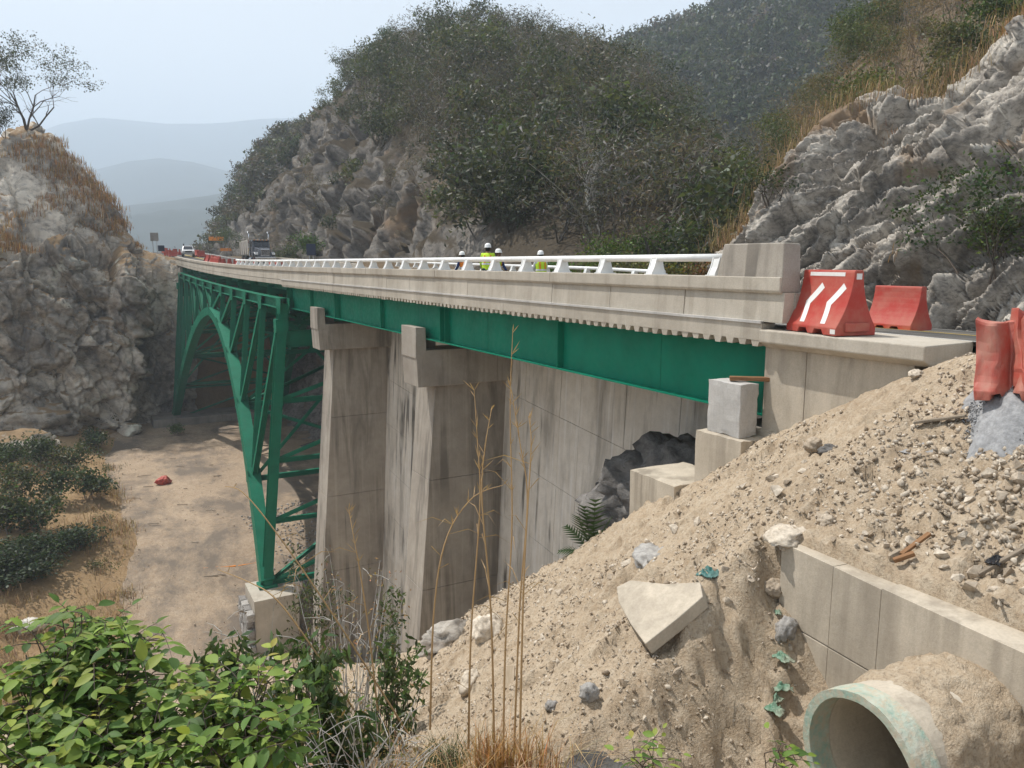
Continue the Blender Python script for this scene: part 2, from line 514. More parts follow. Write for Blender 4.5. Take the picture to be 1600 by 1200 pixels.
def soil(name, c1, c2, c3, scale=1.0, bump=0.5, dark=None):
    k = NT(name); p = k.pos()
    col = k.mix(k.ramp(k.noise(p, 0.5*scale, 8, 0.68), [(0.3, 0), (0.7, 1)]), c1, c2)
    col = k.mix(k.ramp(k.noise(p, 7.0*scale, 6, 0.75), [(0.42, 0.0), (0.72, 0.75)]), col, c3)
    col = k.mix(k.ramp(k.noise(p, 26.0*scale, 4, 0.75), [(0.36, 0.55), (0.5, 0.0)]), col, [x*0.5 for x in c1])
    if dark is not None:
        d = k.noise(k.vmul(p, (1, 0.6, 1)), 0.42*scale, 8, 0.70, 0.15)
        col = k.mix(k.ramp(d, [(0.46, 0), (0.60, 0.85)]), col, dark)
    h = k.math('ADD', k.math('MULTIPLY', k.noise(p, 7*scale, 6, 0.75), 0.6), k.math('MULTIPLY', k.noise(p, 40*scale, 4, 0.7), 0.4))
    return k.finish(col, 0.97, k.bump(h, bump, 0.06/scale), 0.1)
M['rubble'] = soil('rubble', (0.37, 0.28, 0.19), (0.48, 0.38, 0.27), (0.57, 0.49, 0.38), 1.0, 1.0)
M['valley'] = soil('valley', (0.32, 0.235, 0.16), (0.43, 0.33, 0.235), (0.49, 0.40, 0.305), 0.45, 0.7, (0.16, 0.135, 0.112))
M['hillside_soil'] = soil('hillside_soil', (0.10, 0.075, 0.05), (0.17, 0.125, 0.08), (0.22, 0.16, 0.10), 0.3, 0.6)
M['dry_soil'] = soil('dry_soil', (0.26, 0.17, 0.09), (0.36, 0.25, 0.14), (0.42, 0.30, 0.18), 0.4, 0.6)
M['forest_floor'] = soil('forest_floor', (0.035, 0.036, 0.024), (0.06, 0.056, 0.04), (0.075, 0.07, 0.05), 0.2, 0.6)
M['mountain'] = soil('mountain', (0.028, 0.038, 0.028), (0.055, 0.06, 0.045), (0.045, 0.055, 0.032), 0.02, 0.6)

def stone_mat(name, c1, c2):
    k = NT(name); p = k.pos()
    rnd = k.n('NewGeometry').outputs['Random Per Island']
    orr = k.n('ObjectInfo').outputs['Random']
    f = k.math('FRACT', k.math('ADD', rnd, orr))
    col = k.mix(f, c1, c2)
    col = k.mix(k.ramp(k.noise(p, 12, 6, 0.7), [(0.4, 0.5), (0.62, 0)]), col, [x*0.5 for x in c1])
    return k.finish(col, 0.95, k.bump(k.noise(p, 22, 6, 0.7), 0.6, 0.02), 0.15)
M['stone_pale'] = stone_mat('stone_pale', (0.33, 0.255, 0.18), (0.70, 0.62, 0.51))
M['stone_grey'] = stone_mat('stone_grey', (0.26, 0.245, 0.23), (0.46, 0.44, 0.41))
M['gravel_grey'] = stone_mat('gravel_grey', (0.22, 0.22, 0.225), (0.42, 0.42, 0.42))

def leaf_mat(name, trans=0.35, rough=0.5, spec=0.3):
    k = NT(name)
    a = k.n('Attribute', _attribute_name='tint')
    rnd = k.n('NewGeometry').outputs['Random Per Island']
    col = k.mix(1.0, a.outputs[0], k.ramp(rnd, [(0, 0.72), (1, 1.22)]), 'MULTIPLY')
    b = k.n('BsdfPrincipled'); k.set(b.inputs['Base Color'], col); k.set(b.inputs['Roughness'], rough); k.set(b.inputs['Specular IOR Level'], spec)
    t = k.n('BsdfTranslucent', Color=k.mix(1.0, col, (1.3, 1.35, 0.7), 'MULTIPLY'))
    x = k.n('MixShader', i0=trans, i1=b, i2=t)
    k.t.links.new(x.outputs[0], k.out.inputs[0])
    return k.m
M['leaf'] = leaf_mat('leaf')
M['leaf_glossy'] = leaf_mat('leaf_glossy', 0.32, 0.55, 0.25)
M['dry'] = leaf_mat('dry', 0.2, 0.8, 0.1)
def bark(name, c1, c2):
    k = NT(name); p = k.pos()
    return k.finish(k.mix(k.noise(p, 5.0, 5, 0.6), c1, c2), 0.9, k.bump(k.noise(k.vmul(p, (1, 1, .3)), 18.0, 4), 0.4, 0.02), 0.15)
M['bark_grey'] = bark('bark_grey', (0.16, 0.14, 0.12), (0.30, 0.275, 0.245))
M['bark_dark'] = bark('bark_dark', (0.06, 0.048, 0.038), (0.13, 0.105, 0.085))
M['bark_pale'] = bark('bark_pale', (0.34, 0.32, 0.29), (0.50, 0.48, 0.44))

# ================================================================== SETTING
def structure(o): o['kind'] = 'structure'; return o
def FR(X, Y):
    return X*math.sin(HEAD) + Y*math.cos(HEAD), X*math.cos(HEAD) - Y*math.sin(HEAD)

def deck_dz(Y):
    """vertical curve of the road: level over the approach, rising over the arch"""
    Y = np.asarray(Y, float)
    t = np.clip(Y - 45.0, 0, 70.0)
    return 0.000235*t*t + np.clip(Y - 115.0, 0, 60)*0.033
ROAD_Z = -1.08
def cross_fall(Y): return np.interp(Y, [14, 30, 82], [-0.072, -0.035, 0.022])      # the carriageway twists along the bridge
def road_z(X, Y): return ROAD_Z + deck_dz(Y) + cross_fall(Y)*(np.asarray(X) - 10.4)

# ---- ground to the horizon
n = 40
gx, gy = np.meshgrid(np.linspace(-7500, 7500, n), np.linspace(-2500, 12500, n), indexing='ij')
G = np.stack([gx.ravel(), gy.ravel(), np.full(n*n, -62.0)], 1)
structure(np_mesh('ground', G, grid_faces(n, n), M['forest_floor']))

# ---- distant mountains (heightfields with a crest surveyed from the photo)
def crest_fn(table):
    P = np.array([at(u, v, F=F) for u, v, F in table])
    F, R = FR(P[:, 0], P[:, 1])
    b = R/F
    o = np.argsort(b)
    return b[o], F[o], P[o, 2]

def mountain(name, table, width, base, seed, nx=260, ny=60, amp=0.10, mat='mountain'):
    b, Fc, zc = crest_fn(table)
    bb = np.linspace(b[0], b[-1], nx)
    tt = np.linspace(-1, 1, ny)
    B, T = np.meshgrid(bb, tt, indexing='ij')
    fc = np.interp(B, b, Fc); z = np.interp(B, b, zc)
    F = fc + T*width
    X = F*math.sin(HEAD) + B*F*math.cos(HEAD); Y = F*math.cos(HEAD) - B*F*math.sin(HEAD)
    p = np.stack([X.ravel(), Y.ravel(), np.zeros(X.size)], 1)
    s = 1.0/width
    nz = fbm(p*s*2.2, 6, seed, 0.5)
    r = ridged(p*s*1.6, 4, seed+5)
    prof = 1 - np.abs(T.ravel())**1.25
    h = z.ravel() - base
    Z = base + h*prof*(1 + 0.0*nz) + h*amp*(nz*1.2 + (r-0.6)*1.3)*np.clip(np.abs(T.ravel())*3, 0.12, 1)
    p[:, 2] = Z
    return structure(np_mesh(name, p, grid_faces(nx, ny), M[mat], smooth=True))
mountain('distant_mountain', [(-900, 190, 4400), (-500, 150, 4400), (-200, 215, 4400), (30, 215, 4400), (100, 192, 4400), (150, 184, 4400), (200, 188, 4400), (260, 193, 4400), (330, 191, 4400), (400, 184, 4400), (460, 182, 4400), (600, 200, 4400), (800, 190, 4400), (1100, 160, 4400), (1700, 190, 4400), (2300, 150, 4400)], 1700, -60, 3)
mountain('distant_mountain', [(-900, 250, 2700), (-300, 270, 2700), (0, 300, 2700), (140, 268, 2700), (200, 252, 2700), (250, 247, 2700), (300, 252, 2700), (350, 266, 2700), (420, 285, 2700), (600, 270, 2700), (1000, 240, 2700)], 1000, -60, 8)
mountain('distant_mountain', [(-700, 330, 1600), (-200, 340, 1600), (120, 335, 1600), (195, 322, 1600), (250, 316, 1600), (310, 309, 1600), (370, 300, 1600), (440, 290, 1600), (600, 300, 1600)], 850, -60, 12, nx=260, ny=80, amp=0.16)

# ---- valley floor, an old gravel platform beneath the arch
FLOOR = -20.0
def floor_z(Y):
    """the platform dips towards the near arch footing"""
    Y = np.asarray(Y, float)
    return FLOOR - 3.3*sstep(61.0, 43.0, Y) - 0.12*np.clip(43 - Y, 0, 30)
def at_floor(u, v):
    z = FLOOR
    for _ in range(8): q = at(u, v, Z=z); z = float(floor_z(q[1]))
    return np.array((q[0], q[1], z))
nx, ny = 100, 230
gx, gy = np.meshgrid(np.linspace(-6, 27, nx), np.linspace(14, 109, ny), indexing='ij')
p = np.stack([gx.ravel(), gy.ravel(), np.zeros(gx.size)], 1)
p[:, 2] = floor_z(p[:, 1]) + 0.18*fbm(p*0.16, 5, 40) + 0.05*fbm(p*1.5, 4, 41)
structure(np_mesh('valley_floor', p, grid_faces(nx, ny), M['valley'], smooth=True))

# ---- slope that climbs on the left of the platform
def left_slope_z(X, Y):
    e = 0.6 + 0.035*(Y - 50) + 1.2*np.sin(Y*0.13)
    d = np.clip(e - X, 0, None)
    p = np.stack([X, Y, np.zeros_like(X)], 1)
    drop = np.clip((48 - Y)/30.0, 0, 1)
    return floor_z(Y) - 0.25 + 0.30*d - 0.0045*d*d*(d < 33) - drop*np.clip(d, 0, 14)*0.22 + np.clip(d*0.5, 0, 1)*0.7*fbm(p*0.25, 5, 44)
nx, ny = 130, 200
gx, gy = np.meshgrid(np.linspace(-60, 2.5, nx), np.linspace(18, 110, ny), indexing='ij')
p = np.stack([gx.ravel(), gy.ravel(), np.zeros(gx.size)], 1)
p[:, 2] = left_slope_z(p[:, 0], p[:, 1])
structure(np_mesh('hillside', p, grid_faces(nx, ny), M['dry_soil'], smooth=True))

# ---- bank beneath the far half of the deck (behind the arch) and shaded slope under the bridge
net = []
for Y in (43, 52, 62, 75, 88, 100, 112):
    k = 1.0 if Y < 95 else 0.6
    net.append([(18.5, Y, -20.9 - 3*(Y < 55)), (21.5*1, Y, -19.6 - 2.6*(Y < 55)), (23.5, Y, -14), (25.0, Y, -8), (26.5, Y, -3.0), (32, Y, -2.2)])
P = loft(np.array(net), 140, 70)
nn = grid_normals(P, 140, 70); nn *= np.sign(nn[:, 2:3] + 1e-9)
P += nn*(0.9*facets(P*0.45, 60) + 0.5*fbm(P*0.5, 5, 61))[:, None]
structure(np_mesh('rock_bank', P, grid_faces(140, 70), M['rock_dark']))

# ---- left cliff
cols = [-420, -240, -90, 0, 60, 120, 175, 208, 222, 255, 284, 310]
cb = [735, 735, 720, 712, 706, 702, 695, 690, 688, 686, 684, 684]     # foot
def row(vs, ys): return [tuple(at(u, v, Y=y)) for u, v, y in zip(cols, vs, ys)]
net = [
    row([v+40 for v in cb], [92, 92, 93, 94, 95, 96.5, 98, 99, 102, 104.5, 105.5, 106]),
    row(cb, [93, 93, 94, 95, 96, 97.2, 98.6, 99.6, 103.4, 105.6, 106.4, 107]),
    row([640, 640, 640, 640, 640, 635, 632, 628, 624, 622, 620, 620], [94, 94, 95, 96, 97, 98, 99.4, 100.4, 104.2, 106.4, 107.2, 107.6]),
    row([560, 560, 560, 560, 560, 555, 555, 552, 550, 550, 550, 550], [95, 95, 96, 97, 98, 98.8, 100, 101, 104.6, 106.8, 107.4, 108]),
    row([470, 470, 475, 478, 480, 482, 482, 482, 484, 486, 486, 486], [96, 96, 97, 98, 98.8, 99.4, 100.4, 101.4, 104.8, 107, 107.6, 108.4]),
    row([350, 350, 370, 385, 398, 410, 425, 436, 446, 452, 455, 455], [99, 99, 99.6, 100, 100.4, 100.6, 101.2, 102, 105, 107.2, 107.8, 108.6]),
    row([320, 315, 330, 340, 350, 362, 385, 408, 420, 430, 440, 442], [104, 104, 104, 104, 104, 104, 104.4, 105, 106.2, 107.6, 108.2, 109]),
    row([270, 262, 265, 262, 272, 300, 350, 384, 398, 408, 418, 422], [109, 109, 109, 109, 109, 109, 108.8, 108.6, 108.6, 108.8, 109.4, 110]),
    row([215, 215, 232, 222, 202, 262, 330, 374, 386, 397, 407, 410], [114, 114, 114, 114, 114, 114, 113, 112, 111, 110.6, 110.8, 111]),
    row([195, 200, 225, 222, 212, 285, 340, 380, 392, 402, 410, 414], [125, 125, 125, 125, 124, 123, 121, 118, 116, 114, 113, 113]),
    row([200, 205, 235, 250, 260, 320, 380, 420, 430, 436, 440, 440], [150, 150, 150, 150, 148, 145, 138, 132, 128, 124, 120, 120]),
]
NU, NV = 270, 300
P = loft(np.array(net), NU, NV)
nn = grid_normals(P, NU, NV)
if nn[:, 1].mean() > 0: nn = -nn
flat = np.clip(nn[:, 2], 0, 1)
rocky = 1 - 0.6*sstep(0.55, 0.85, flat)
LQ = P*np.array([0.16, 0.16, 0.13]) + 0.25*np.stack([fbm(P*0.12, 3, 74), fbm(P*0.12, 3, 75), fbm(P*0.12, 3, 76)], 1)
rowl = np.linspace(0, 1, NU).repeat(NV); coll = np.tile(np.linspace(0, 1, NV), NU)
ampl = (1 - 0.62*sstep(0.52, 0.66, rowl))*(1 - 0.6*sstep(0.66, 0.8, coll))
LW = 0.8*np.stack([fbm(P*0.15, 3, 74), fbm(P*0.15, 3, 75), fbm(P*0.15, 3, 76)], 1)
LC = np.stack([P[:, 0]*0.9 + P[:, 2]*0.35, P[:, 2]*0.9 - P[:, 0]*0.25, P[:, 1]*0.3], 1) + LW
h1, j1 = blocks(LC*np.array([0.20, 0.13, 0.3]), 960, 2.2, 0.09)
h2, j2 = blocks(LC*np.array([0.48, 0.36, 0.5]) + 3.3, 970, 2.0, 0.11)
h3, j3 = blocks(LC*np.array([1.3, 1.1, 1.2]) + 7.7, 980, 1.8, 0.14)
P += nn*(ampl*(2.9*h1 - 0.9*j1 + 1.25*h2 - 0.45*j2 + 0.45*h3 - 0.16*j3 + 0.12*facets(P*2.6, 78) + 0.5*fbm(P*0.2, 4, 72)))[:, None]
LEFT_P, LEFT_N = P.copy(), nn
structure(np_mesh('rock_cliff', P, grid_faces(NU, NV), M['cliff_left']))

# ---- near bank of rubble beneath the road, running down to the platform
def bank_base(X, Y):
    A = -3.02 + 0.53*(X - 6.3)
    A = np.minimum(A, -1.14 - 0.02*np.maximum(X-9.8, 0))
    B = np.clip(Y - 5.6, 0, None)
    z = A - 0.604*B*B/(B + 0.6)
    # a worn edge: the fill drops away on the bridge side of the crest
    d = ((X - 9.15)*2.8 + (Y - 11.5)*1.25)/3.07
    d = d + 0.25*np.sin(X*1.7 + Y*0.9)
    z = z - np.clip(d, 0, None)*1.5*sstep(9.5, 11.5, Y + 0*X)
    # washed-out ground in front of the culvert headwall, with a scarp above it
    low = -3.72 + 0.42*(X - 6.4) + 0.72*np.minimum(Y - 5.6, 0.0)
    ed = 5.80 + 0.14*vnoise(np.stack([X*2.3, Y*0.8, 0*X], 1), 801) + 0.07*vnoise(np.stack([X*6.0, Y*3.0, 0*X], 1), 802) - 0.10*np.clip(6.3 - X, 0, 4)
    wd = 0.45 + 1.1*np.clip(6.3 - X, 0, 2.5)
    f = sstep(ed + wd*0.5, ed - wd*0.5, Y)*(X < 6.52)
    z = z*(1-f) + f*np.minimum(z, low)
    # the hump the photographer stands on
    r = np.hypot(X + 0.3, Y + 0.4)
    c = -1.62 - 0.50*np.clip(r - 0.5, 0, None)
    k = 0.35
    z = np.maximum(z, c) + k*0.25*np.exp(-((z-c)/k)**2)
    return z
def bank_z(X, Y, fine=True):
    z = bank_base(X, Y)
    p = np.stack([X, Y, np.zeros_like(X)], 1)
    z0 = z.copy()
    z = z + 0.16*fbm(p*0.7, 5, 80) + 0.05*fbm(p*3.2, 4, 81)
    if fine:
        z = z + 0.085*facets(p*2.1, 85) + 0.055*facets(p*5.0, 82) + 0.030*facets(p*11.0, 83) - 0.05*sstep(0.1, 0.5, fbm(p*2.4, 3, 84))
    k = sstep(10.3, 9.0, X)
    z = z0 - 0.03*(1-k) + (z - z0)*(0.10 + 0.90*k)
    return z
xs = np.concatenate([np.arange(-9, 0, 0.16), np.arange(0, 11.5, 0.052)])
ys = np.concatenate([np.arange(-6, 2, 0.2), np.arange(2, 14, 0.052), np.arange(14, 24, 0.12), np.arange(24, 44, 0.4)])
gx, gy = np.meshgrid(xs, ys, indexing='ij')
zz = bank_z(gx.ravel(), gy.ravel())
P = np.stack([gx.ravel(), gy.ravel(), np.maximum(zz, -27.5)], 1)
structure(np_mesh('rubble_bank', P, grid_faces(len(xs), len(ys)), M['rubble']))

# ---- strip of gravel and bedrock under the deck between bank and retaining wall
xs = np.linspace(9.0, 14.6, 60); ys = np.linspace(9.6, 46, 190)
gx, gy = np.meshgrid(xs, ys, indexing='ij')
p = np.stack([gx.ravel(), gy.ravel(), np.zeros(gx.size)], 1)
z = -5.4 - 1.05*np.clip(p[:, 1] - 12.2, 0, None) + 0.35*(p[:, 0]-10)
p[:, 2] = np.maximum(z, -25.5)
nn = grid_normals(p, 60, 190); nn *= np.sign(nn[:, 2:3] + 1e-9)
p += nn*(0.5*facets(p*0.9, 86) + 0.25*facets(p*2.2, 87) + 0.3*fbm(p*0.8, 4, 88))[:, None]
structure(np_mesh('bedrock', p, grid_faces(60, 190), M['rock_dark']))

# ---- right cliff beside the road
cu = [(1105, 425, 31), (1150, 432, 29.5), (1200, 445, 27.6), (1300, 485, 25), (1420, 506, 22), (1510, 512, 20), (1650, 520, 18), (1900, 535, 16), (2300, 560, 14)]
cr = [(1118, 392, 33), (1178, 335, 32.5), (1235, 262, 32), (1340, 172, 31), (1478, 158, 29), (1590, 48, 28), (1760, -60, 26), (2050, -80, 24), (2500, -90, 22)]
net = [[], [], [], [], [], [], [], []]
for b, c in zip(cu, cr):
    A, C = at(b[0], b[1], F=b[2]), at(c[0], c[1], F=c[2])
    net[0].append(A + np.array((-0.25, 0, -1.6)))
    net[1].append(A)
    for k, t in enumerate((0.25, 0.5, 0.75)):
        q = A + (C-A)*t
        bulge = math.sin(t*math.pi)*0.5
        net[2+k].append(q + np.array((-bulge, -bulge*0.5, 0.35*bulge)))
    net[5].append(C)
    net[6].append(C + np.array((2.2, 1.0, -0.3)))
    net[7].append(C + np.array((4.5, 2.0, -2.5)))
NU, NV = 300, 430
P = loft(np.array(net), NU, NV)
nn = grid_normals(P, NU, NV)
if nn[:, 0].mean() > 0: nn = -nn
# inclined strata: stretch the noise along the dip (beds climb to the right, away from the road end)
dip = np.array([0.55, -0.62, 0.56]); dip /= np.linalg.norm(dip)
along = P @ dip
dip = at(1345, 165, F=31) - at(1240, 262, F=32); dip /= np.linalg.norm(dip)
nbed = np.cross(dip, nn.mean(0)); nbed /= np.linalg.norm(nbed); nbed = nbed if nbed[2] > 0 else -nbed
along = P @ dip
Q = P - np.outer(along, dip)*0.60
def ledges(f, seed, wob):
    """stacked beds: each bed slopes out and breaks off sharply below"""
    w = (P @ nbed)*f + wob*fbm(P*0.45*f, 4, seed) + 0.25*facets(Q*f*0.9, seed+1)
    k = np.floor(w); t = w - k
    a = 0.35 + 0.65*_hash(k, k*0+3, k*0, seed+2)
    return (t if False else 1 - t)*a*sstep(0.0, 0.10, t)
rowf = np.linspace(0, 1, NU).repeat(NV)
wob = 0.16*np.stack([fbm(P*0.6, 3, 902), fbm(P*0.6, 3, 903), 0*along], 1)
C3 = np.stack([along, P @ nbed, (P @ nn.mean(0))*0.25], 1) + wob
h1, j1 = blocks(C3*np.array([0.20, 0.70, 0.6]), 930, 2.0, 0.08)
h2, j2 = blocks(C3*np.array([0.52, 1.9, 1.0]) + 5.3, 940, 1.8, 0.11)
h3, j3 = blocks(C3*np.array([2.0, 3.9, 2.0]) + 9.1, 950, 1.6, 0.14)
disp = 1.10*h1 - 0.55*j1 + 0.56*h2 - 0.28*j2 + 0.17*h3 - 0.08*j3 + 0.05*facets(P*8.5, 89) + 0.35*fbm(P*0.25, 3, 97)
disp += 0.75*(ledges(0.42, 900, 0.5)-0.4) + 0.10*(ledges(1.5, 910, 0.5)-0.4)
disp *= 1 - 0.45*sstep(0.62, 0.72, rowf)
P += nn*disp[:, None]*np.clip(np.linspace(0, 1, NU)*6, 0.15, 1).repeat(NV)[:, None]
CLIFF_P, CLIFF_N = P.copy(), nn
structure(np_mesh('rock_cliff', P, grid_faces(NU, NV), M['cliff_white']))

# ---- verge and ground on the right of the road, carrying the hills
xs = np.concatenate([np.arange(20.3, 40, 0.5), np.arange(40, 330, 6)]); ys = np.linspace(-60, 420, 240)
gx, gy = np.meshgrid(xs, ys, indexing='ij')
p = np.stack([gx.ravel(), gy.ravel(), np.zeros(gx.size)], 1)
p[:, 2] = np.minimum(road_z(20.5, p[:, 1]), 1.2) - 0.16 + 0.12*fbm(p*0.6, 4, 100) - 0.02*np.clip(p[:, 0]-40, 0, 100)
structure(np_mesh('verge', p, grid_faces(len(xs), len(ys)), M['hillside_soil'], smooth=True))

# ---- hills: height along each bearing climbs from a foot line to a surveyed crest
class Hill:
    def __init__(s, table, foot, zfoot, back=0.55, convex=0.25):
        s.b, s.F, s.z = crest_fn(table); s.foot = foot; s.zf = zfoot; s.back = back; s.cv = convex
    def z_at(s, X, Y):
        F, R = FR(X, Y); F = np.maximum(F, 1.0); b = R/F
        Fc = np.interp(b, s.b, s.F); zc = np.interp(b, s.b, s.z)
        Fb = s.foot(b); zf = s.zf(b) if callable(s.zf) else s.zf
        t = (F - Fb)/(Fc - Fb)
        up = zf + (zc - zf)*(t*(1 + s.cv) - s.cv*t*t)
        dn = zc - s.back*(F - Fc)
        z = np.where(t < 1, up, dn)
        soft = np.exp(-((F-Fc)/(0.10*(Fc-Fb)))**2)
        return np.where(t < 0, zf + t*6, z - soft*0.02*(zc-zf)), t, b

def foot_x(x0, cap):
    return lambda b: np.clip(x0/np.maximum(math.sin(HEAD) + b*math.cos(HEAD), 0.05), 20, cap)

hill = Hill([(360, 420, 150), (395, 400, 150), (420, 335, 150), (460, 245, 150), (482, 205, 150), (520, 150, 150), (560, 108, 150), (620, 72, 150), (700, 48, 150), (780, 56, 150), (860, 84, 150), (940, 108, 150), (1010, 156, 148), (1080, 232, 145), (1140, 312, 140), (1200, 372, 135), (1260, 396, 130), (1330, 430, 130)], foot_x(23.2, 140), -1.6)
xs = np.concatenate([np.arange(22.5, 48, 0.28), np.arange(48, 150, 1.0)]); ys = np.concatenate([np.arange(24, 150, 0.45), np.arange(150, 230, 1.5)])
gx, gy = np.meshgrid(xs, ys, indexing='ij'); X, Y = gx.ravel(), gy.ravel()
z, t, b = hill.z_at(X, Y)
P = np.stack([X, Y, z], 1)
def veg_line(Y): return 23.0 + np.clip(Y - 45, 0, 95)*0.19
def rockmask(X, Y):
    w = 3.0*fbm(np.stack([X, Y, 0*X], 1)*0.12, 4, 111)
    return sstep(3.0, -3.0, X - veg_line(Y) + w)
rm = rockmask(X, Y)
nn = grid_normals(P, len(xs), len(ys)); nn *= np.sign(nn[:, 2:3] + 1e-9)
S = P*np.array([0.22, 0.22, 0.20])
S += 0.5*np.stack([fbm(P*0.2, 3, 112), fbm(P*0.2, 3, 113), fbm(P*0.2, 3, 114)], 1)
h1, j1 = blocks(S*np.array([1.0, 0.8, 0.8]), 985, 2.0, 0.10); h2, j2 = blocks(S*2.4 + 3.0, 990, 2.0, 0.12)
disp = rm*(2.4*h1 - 0.9*j1 + 1.15*h2 - 0.45*j2 + 0.45*facets(S*6.0, 117)) + (1-rm)*1.3*fbm(P*0.1, 4, 118)
disp *= sstep(-0.02, 0.06, t)
P += nn*disp[:, None]
midx = None
structure(np_mesh('hill', P, grid_faces(len(xs), len(ys)), M['cliff_cut']))

ridge = Hill([(318, 420, 230), (332, 404, 230), (346, 374, 230), (360, 330, 230), (382, 282, 230), (408, 250, 230), (440, 226, 230), (480, 210, 230), (560, 190, 230), (700, 190, 230), (900, 260, 230)], foot_x(24.5, 200), -1.0)
xs = np.concatenate([np.arange(23.5, 45, 0.6), np.arange(45, 120, 2.5)]); ys = np.arange(140, 300, 1.2)
gx, gy = np.meshgrid(xs, ys, indexing='ij'); X, Y = gx.ravel(), gy.ravel()
z, t, b = ridge.z_at(X, Y)
P = np.stack([X, Y, z], 1)
nn = grid_normals(P, len(xs), len(ys)); nn *= np.sign(nn[:, 2:3] + 1e-9)
P += nn*(sstep(-0.02, 0.06, t)*(1.8*facets(P*0.16, 120) + 0.8*facets(P*0.4, 121)))[:, None]
structure(np_mesh('hill', P, grid_faces(len(xs), len(ys)), M['cliff_cut']))

back_hill = Hill([(380, 440, 340), (520, 430, 340), (600, 360, 340), (660, 270, 340), (720, 190, 340), (860, 140, 340), (940, 92, 340), (1000, 62, 340), (1080, 28, 340), (1150, 0, 340), (1250, -40, 340), (1400, -110, 340), (1700, -150, 340), (2300, -120, 340), (3500, -60, 330)], lambda b: 150 + 0*b, -8.0, convex=0.1)
xs = np.arange(60, 460, 4.0); ys = np.arange(-60, 420, 4.0)
gx, gy = np.meshgrid(xs, ys, indexing='ij'); X, Y = gx.ravel(), gy.ravel()
z, t, b = back_hill.z_at(X, Y)
P = np.stack([X, Y, z], 1); P[:, 2] += 5*fbm(P*0.015, 4, 130)*sstep(0, 0.3, t)
structure(np_mesh('hill', P, grid_faces(len(xs), len(ys)), M['forest_floor'], smooth=True))

# hillside above the right cliff
side_hill = Hill([(1095, 392, 78), (1130, 345, 78), (1200, 262, 78), (1260, 185, 78), (1330, 95, 78), (1450, -10, 78), (1600, -110, 78), (1900, -220, 76), (2600, -260, 74), (3400, -260, 70)],
                 lambda b: 34.5 - 4.0*np.clip(b - 0.3, 0, 3), lambda b: np.interp(b, [0.25, 0.30, 0.36, 0.45, 0.57, 0.66, 0.9, 1.5, 2.5], [-1.8, -1.2, 1.2, 3.6, 3.9, 6.6, 8.0, 8.0, 8.0]), convex=0.1)
xs = np.arange(18, 130, 0.8); ys = np.arange(-45, 60, 0.8)
gx, gy = np.meshgrid(xs, ys, indexing='ij'); X, Y = gx.ravel(), gy.ravel()
z, t, b = side_hill.z_at(X, Y)
z = np.where(t < 0, np.minimum(z, -3.0 + 0*z) - 0.0, z)
P = np.stack([X, Y, z + 0.5*fbm(np.stack([X, Y, 0*X], 1)*0.25, 4, 131)*(t > 0)], 1)
keep = ((t > -0.03)).reshape(len(xs), len(ys))
Fc = grid_faces(len(xs), len(ys))
ok = keep.ravel()[Fc].all(1)
structure(np_mesh('hillside', P, Fc[ok], M['hillside_soil'], smooth=True))

# ---- road: bridge carriageway and the road beyond and before it
def road_sheet(name, x0, x1, ys, lift, mat, nx=6):
    gx, gy = np.meshgrid(np.linspace(x0, x1, nx), np.asarray(ys, float), indexing='ij')
    p = np.stack([gx.ravel(), gy.ravel(), road_z(gx.ravel(), gy.ravel()) + lift], 1)
    return np_mesh(name, p, grid_faces(nx, len(ys)), M[mat])
structure(road_sheet('road', 11.0, 20.4, np.arange(-14, 9.01, 0.5), 0.0, 'asphalt'))
structure(road_sheet('road', 10.3, 20.4, np.arange(9.0, 240, 3), 0.002, 'asphalt'))
structure(road_sheet('road_marking', 11.15, 11.30, np.arange(-14, 240, 3), 0.006, 'marking', 2))
structure(road_sheet('road_marking', 19.5, 19.65, np.arange(-14, 240, 3), 0.006, 'marking', 2))
structure(road_sheet('road_marking', 15.02, 15.14, np.arange(-14, 240, 3), 0.006, 'yellow_marking', 2))
structure(road_sheet('road_marking', 15.24, 15.36, np.arange(-14, 240, 3), 0.006, 'yellow_marking', 2))
e = MB()
for a, bb in ((110.5, 240.0),):
    ysb = np.arange(a, bb, 5)
    for y0, y1 in zip(ysb[:-1], ysb[1:]):
        z0 = float(road_z(10.4, y0)) - 0.45
        e.box((7.5, y0, -26), (24.5, y1 - 0.002, z0))
structure(e.build('embankment', M['dry_soil']))

# ================================================================== BRIDGE
rng = random.Random(7)
nrng = np.random.default_rng(11)
X0 = 10.0                 # near edge of the deck
X1 = 20.6                 # far edge
def zt(z, Y): return z + float(deck_dz(Y))

# ---- deck: slab edge with corrugated soffit, fascia panels, kerb beam
deck = thing('bridge_deck', 'long pale concrete deck edge with corrugated soffit above the green girder', 'bridge deck', (10, 9.5, -1.4))
def swept(poly_fn, ys, name, mat, parent, bevel=0.0):
    """cross-section outline (x, z) swept along Y following the road profile"""
    b = MB(); V = []; n = None
    for y in ys:
        pl = poly_fn(y); n = len(pl)
        V += [(x, y, zt(z, y)) for x, z in pl]
    F = []
    m = len(ys)
    for i in range(m-1):
        for j in range(n):
            F.append((i*n+j, i*n+(j+1) % n, (i+1)*n+(j+1) % n, (i+1)*n+j))
    F += [tuple(range(n)), tuple((m-1)*n+j for j in range(n))]
    b.add(V, F)
    return b.build(name, mat, parent, bevel=bevel)
ys_all = list(np.linspace(9.45, 110.4, 60))
swept(lambda y: [(10.30, -1.09), (20.35, -1.09 + 9.95*float(cross_fall(y))), (20.35, -1.32 + 9.95*float(cross_fall(y))), (10.30, -1.32)], ys_all, 'slab', M['concrete_light'], deck)
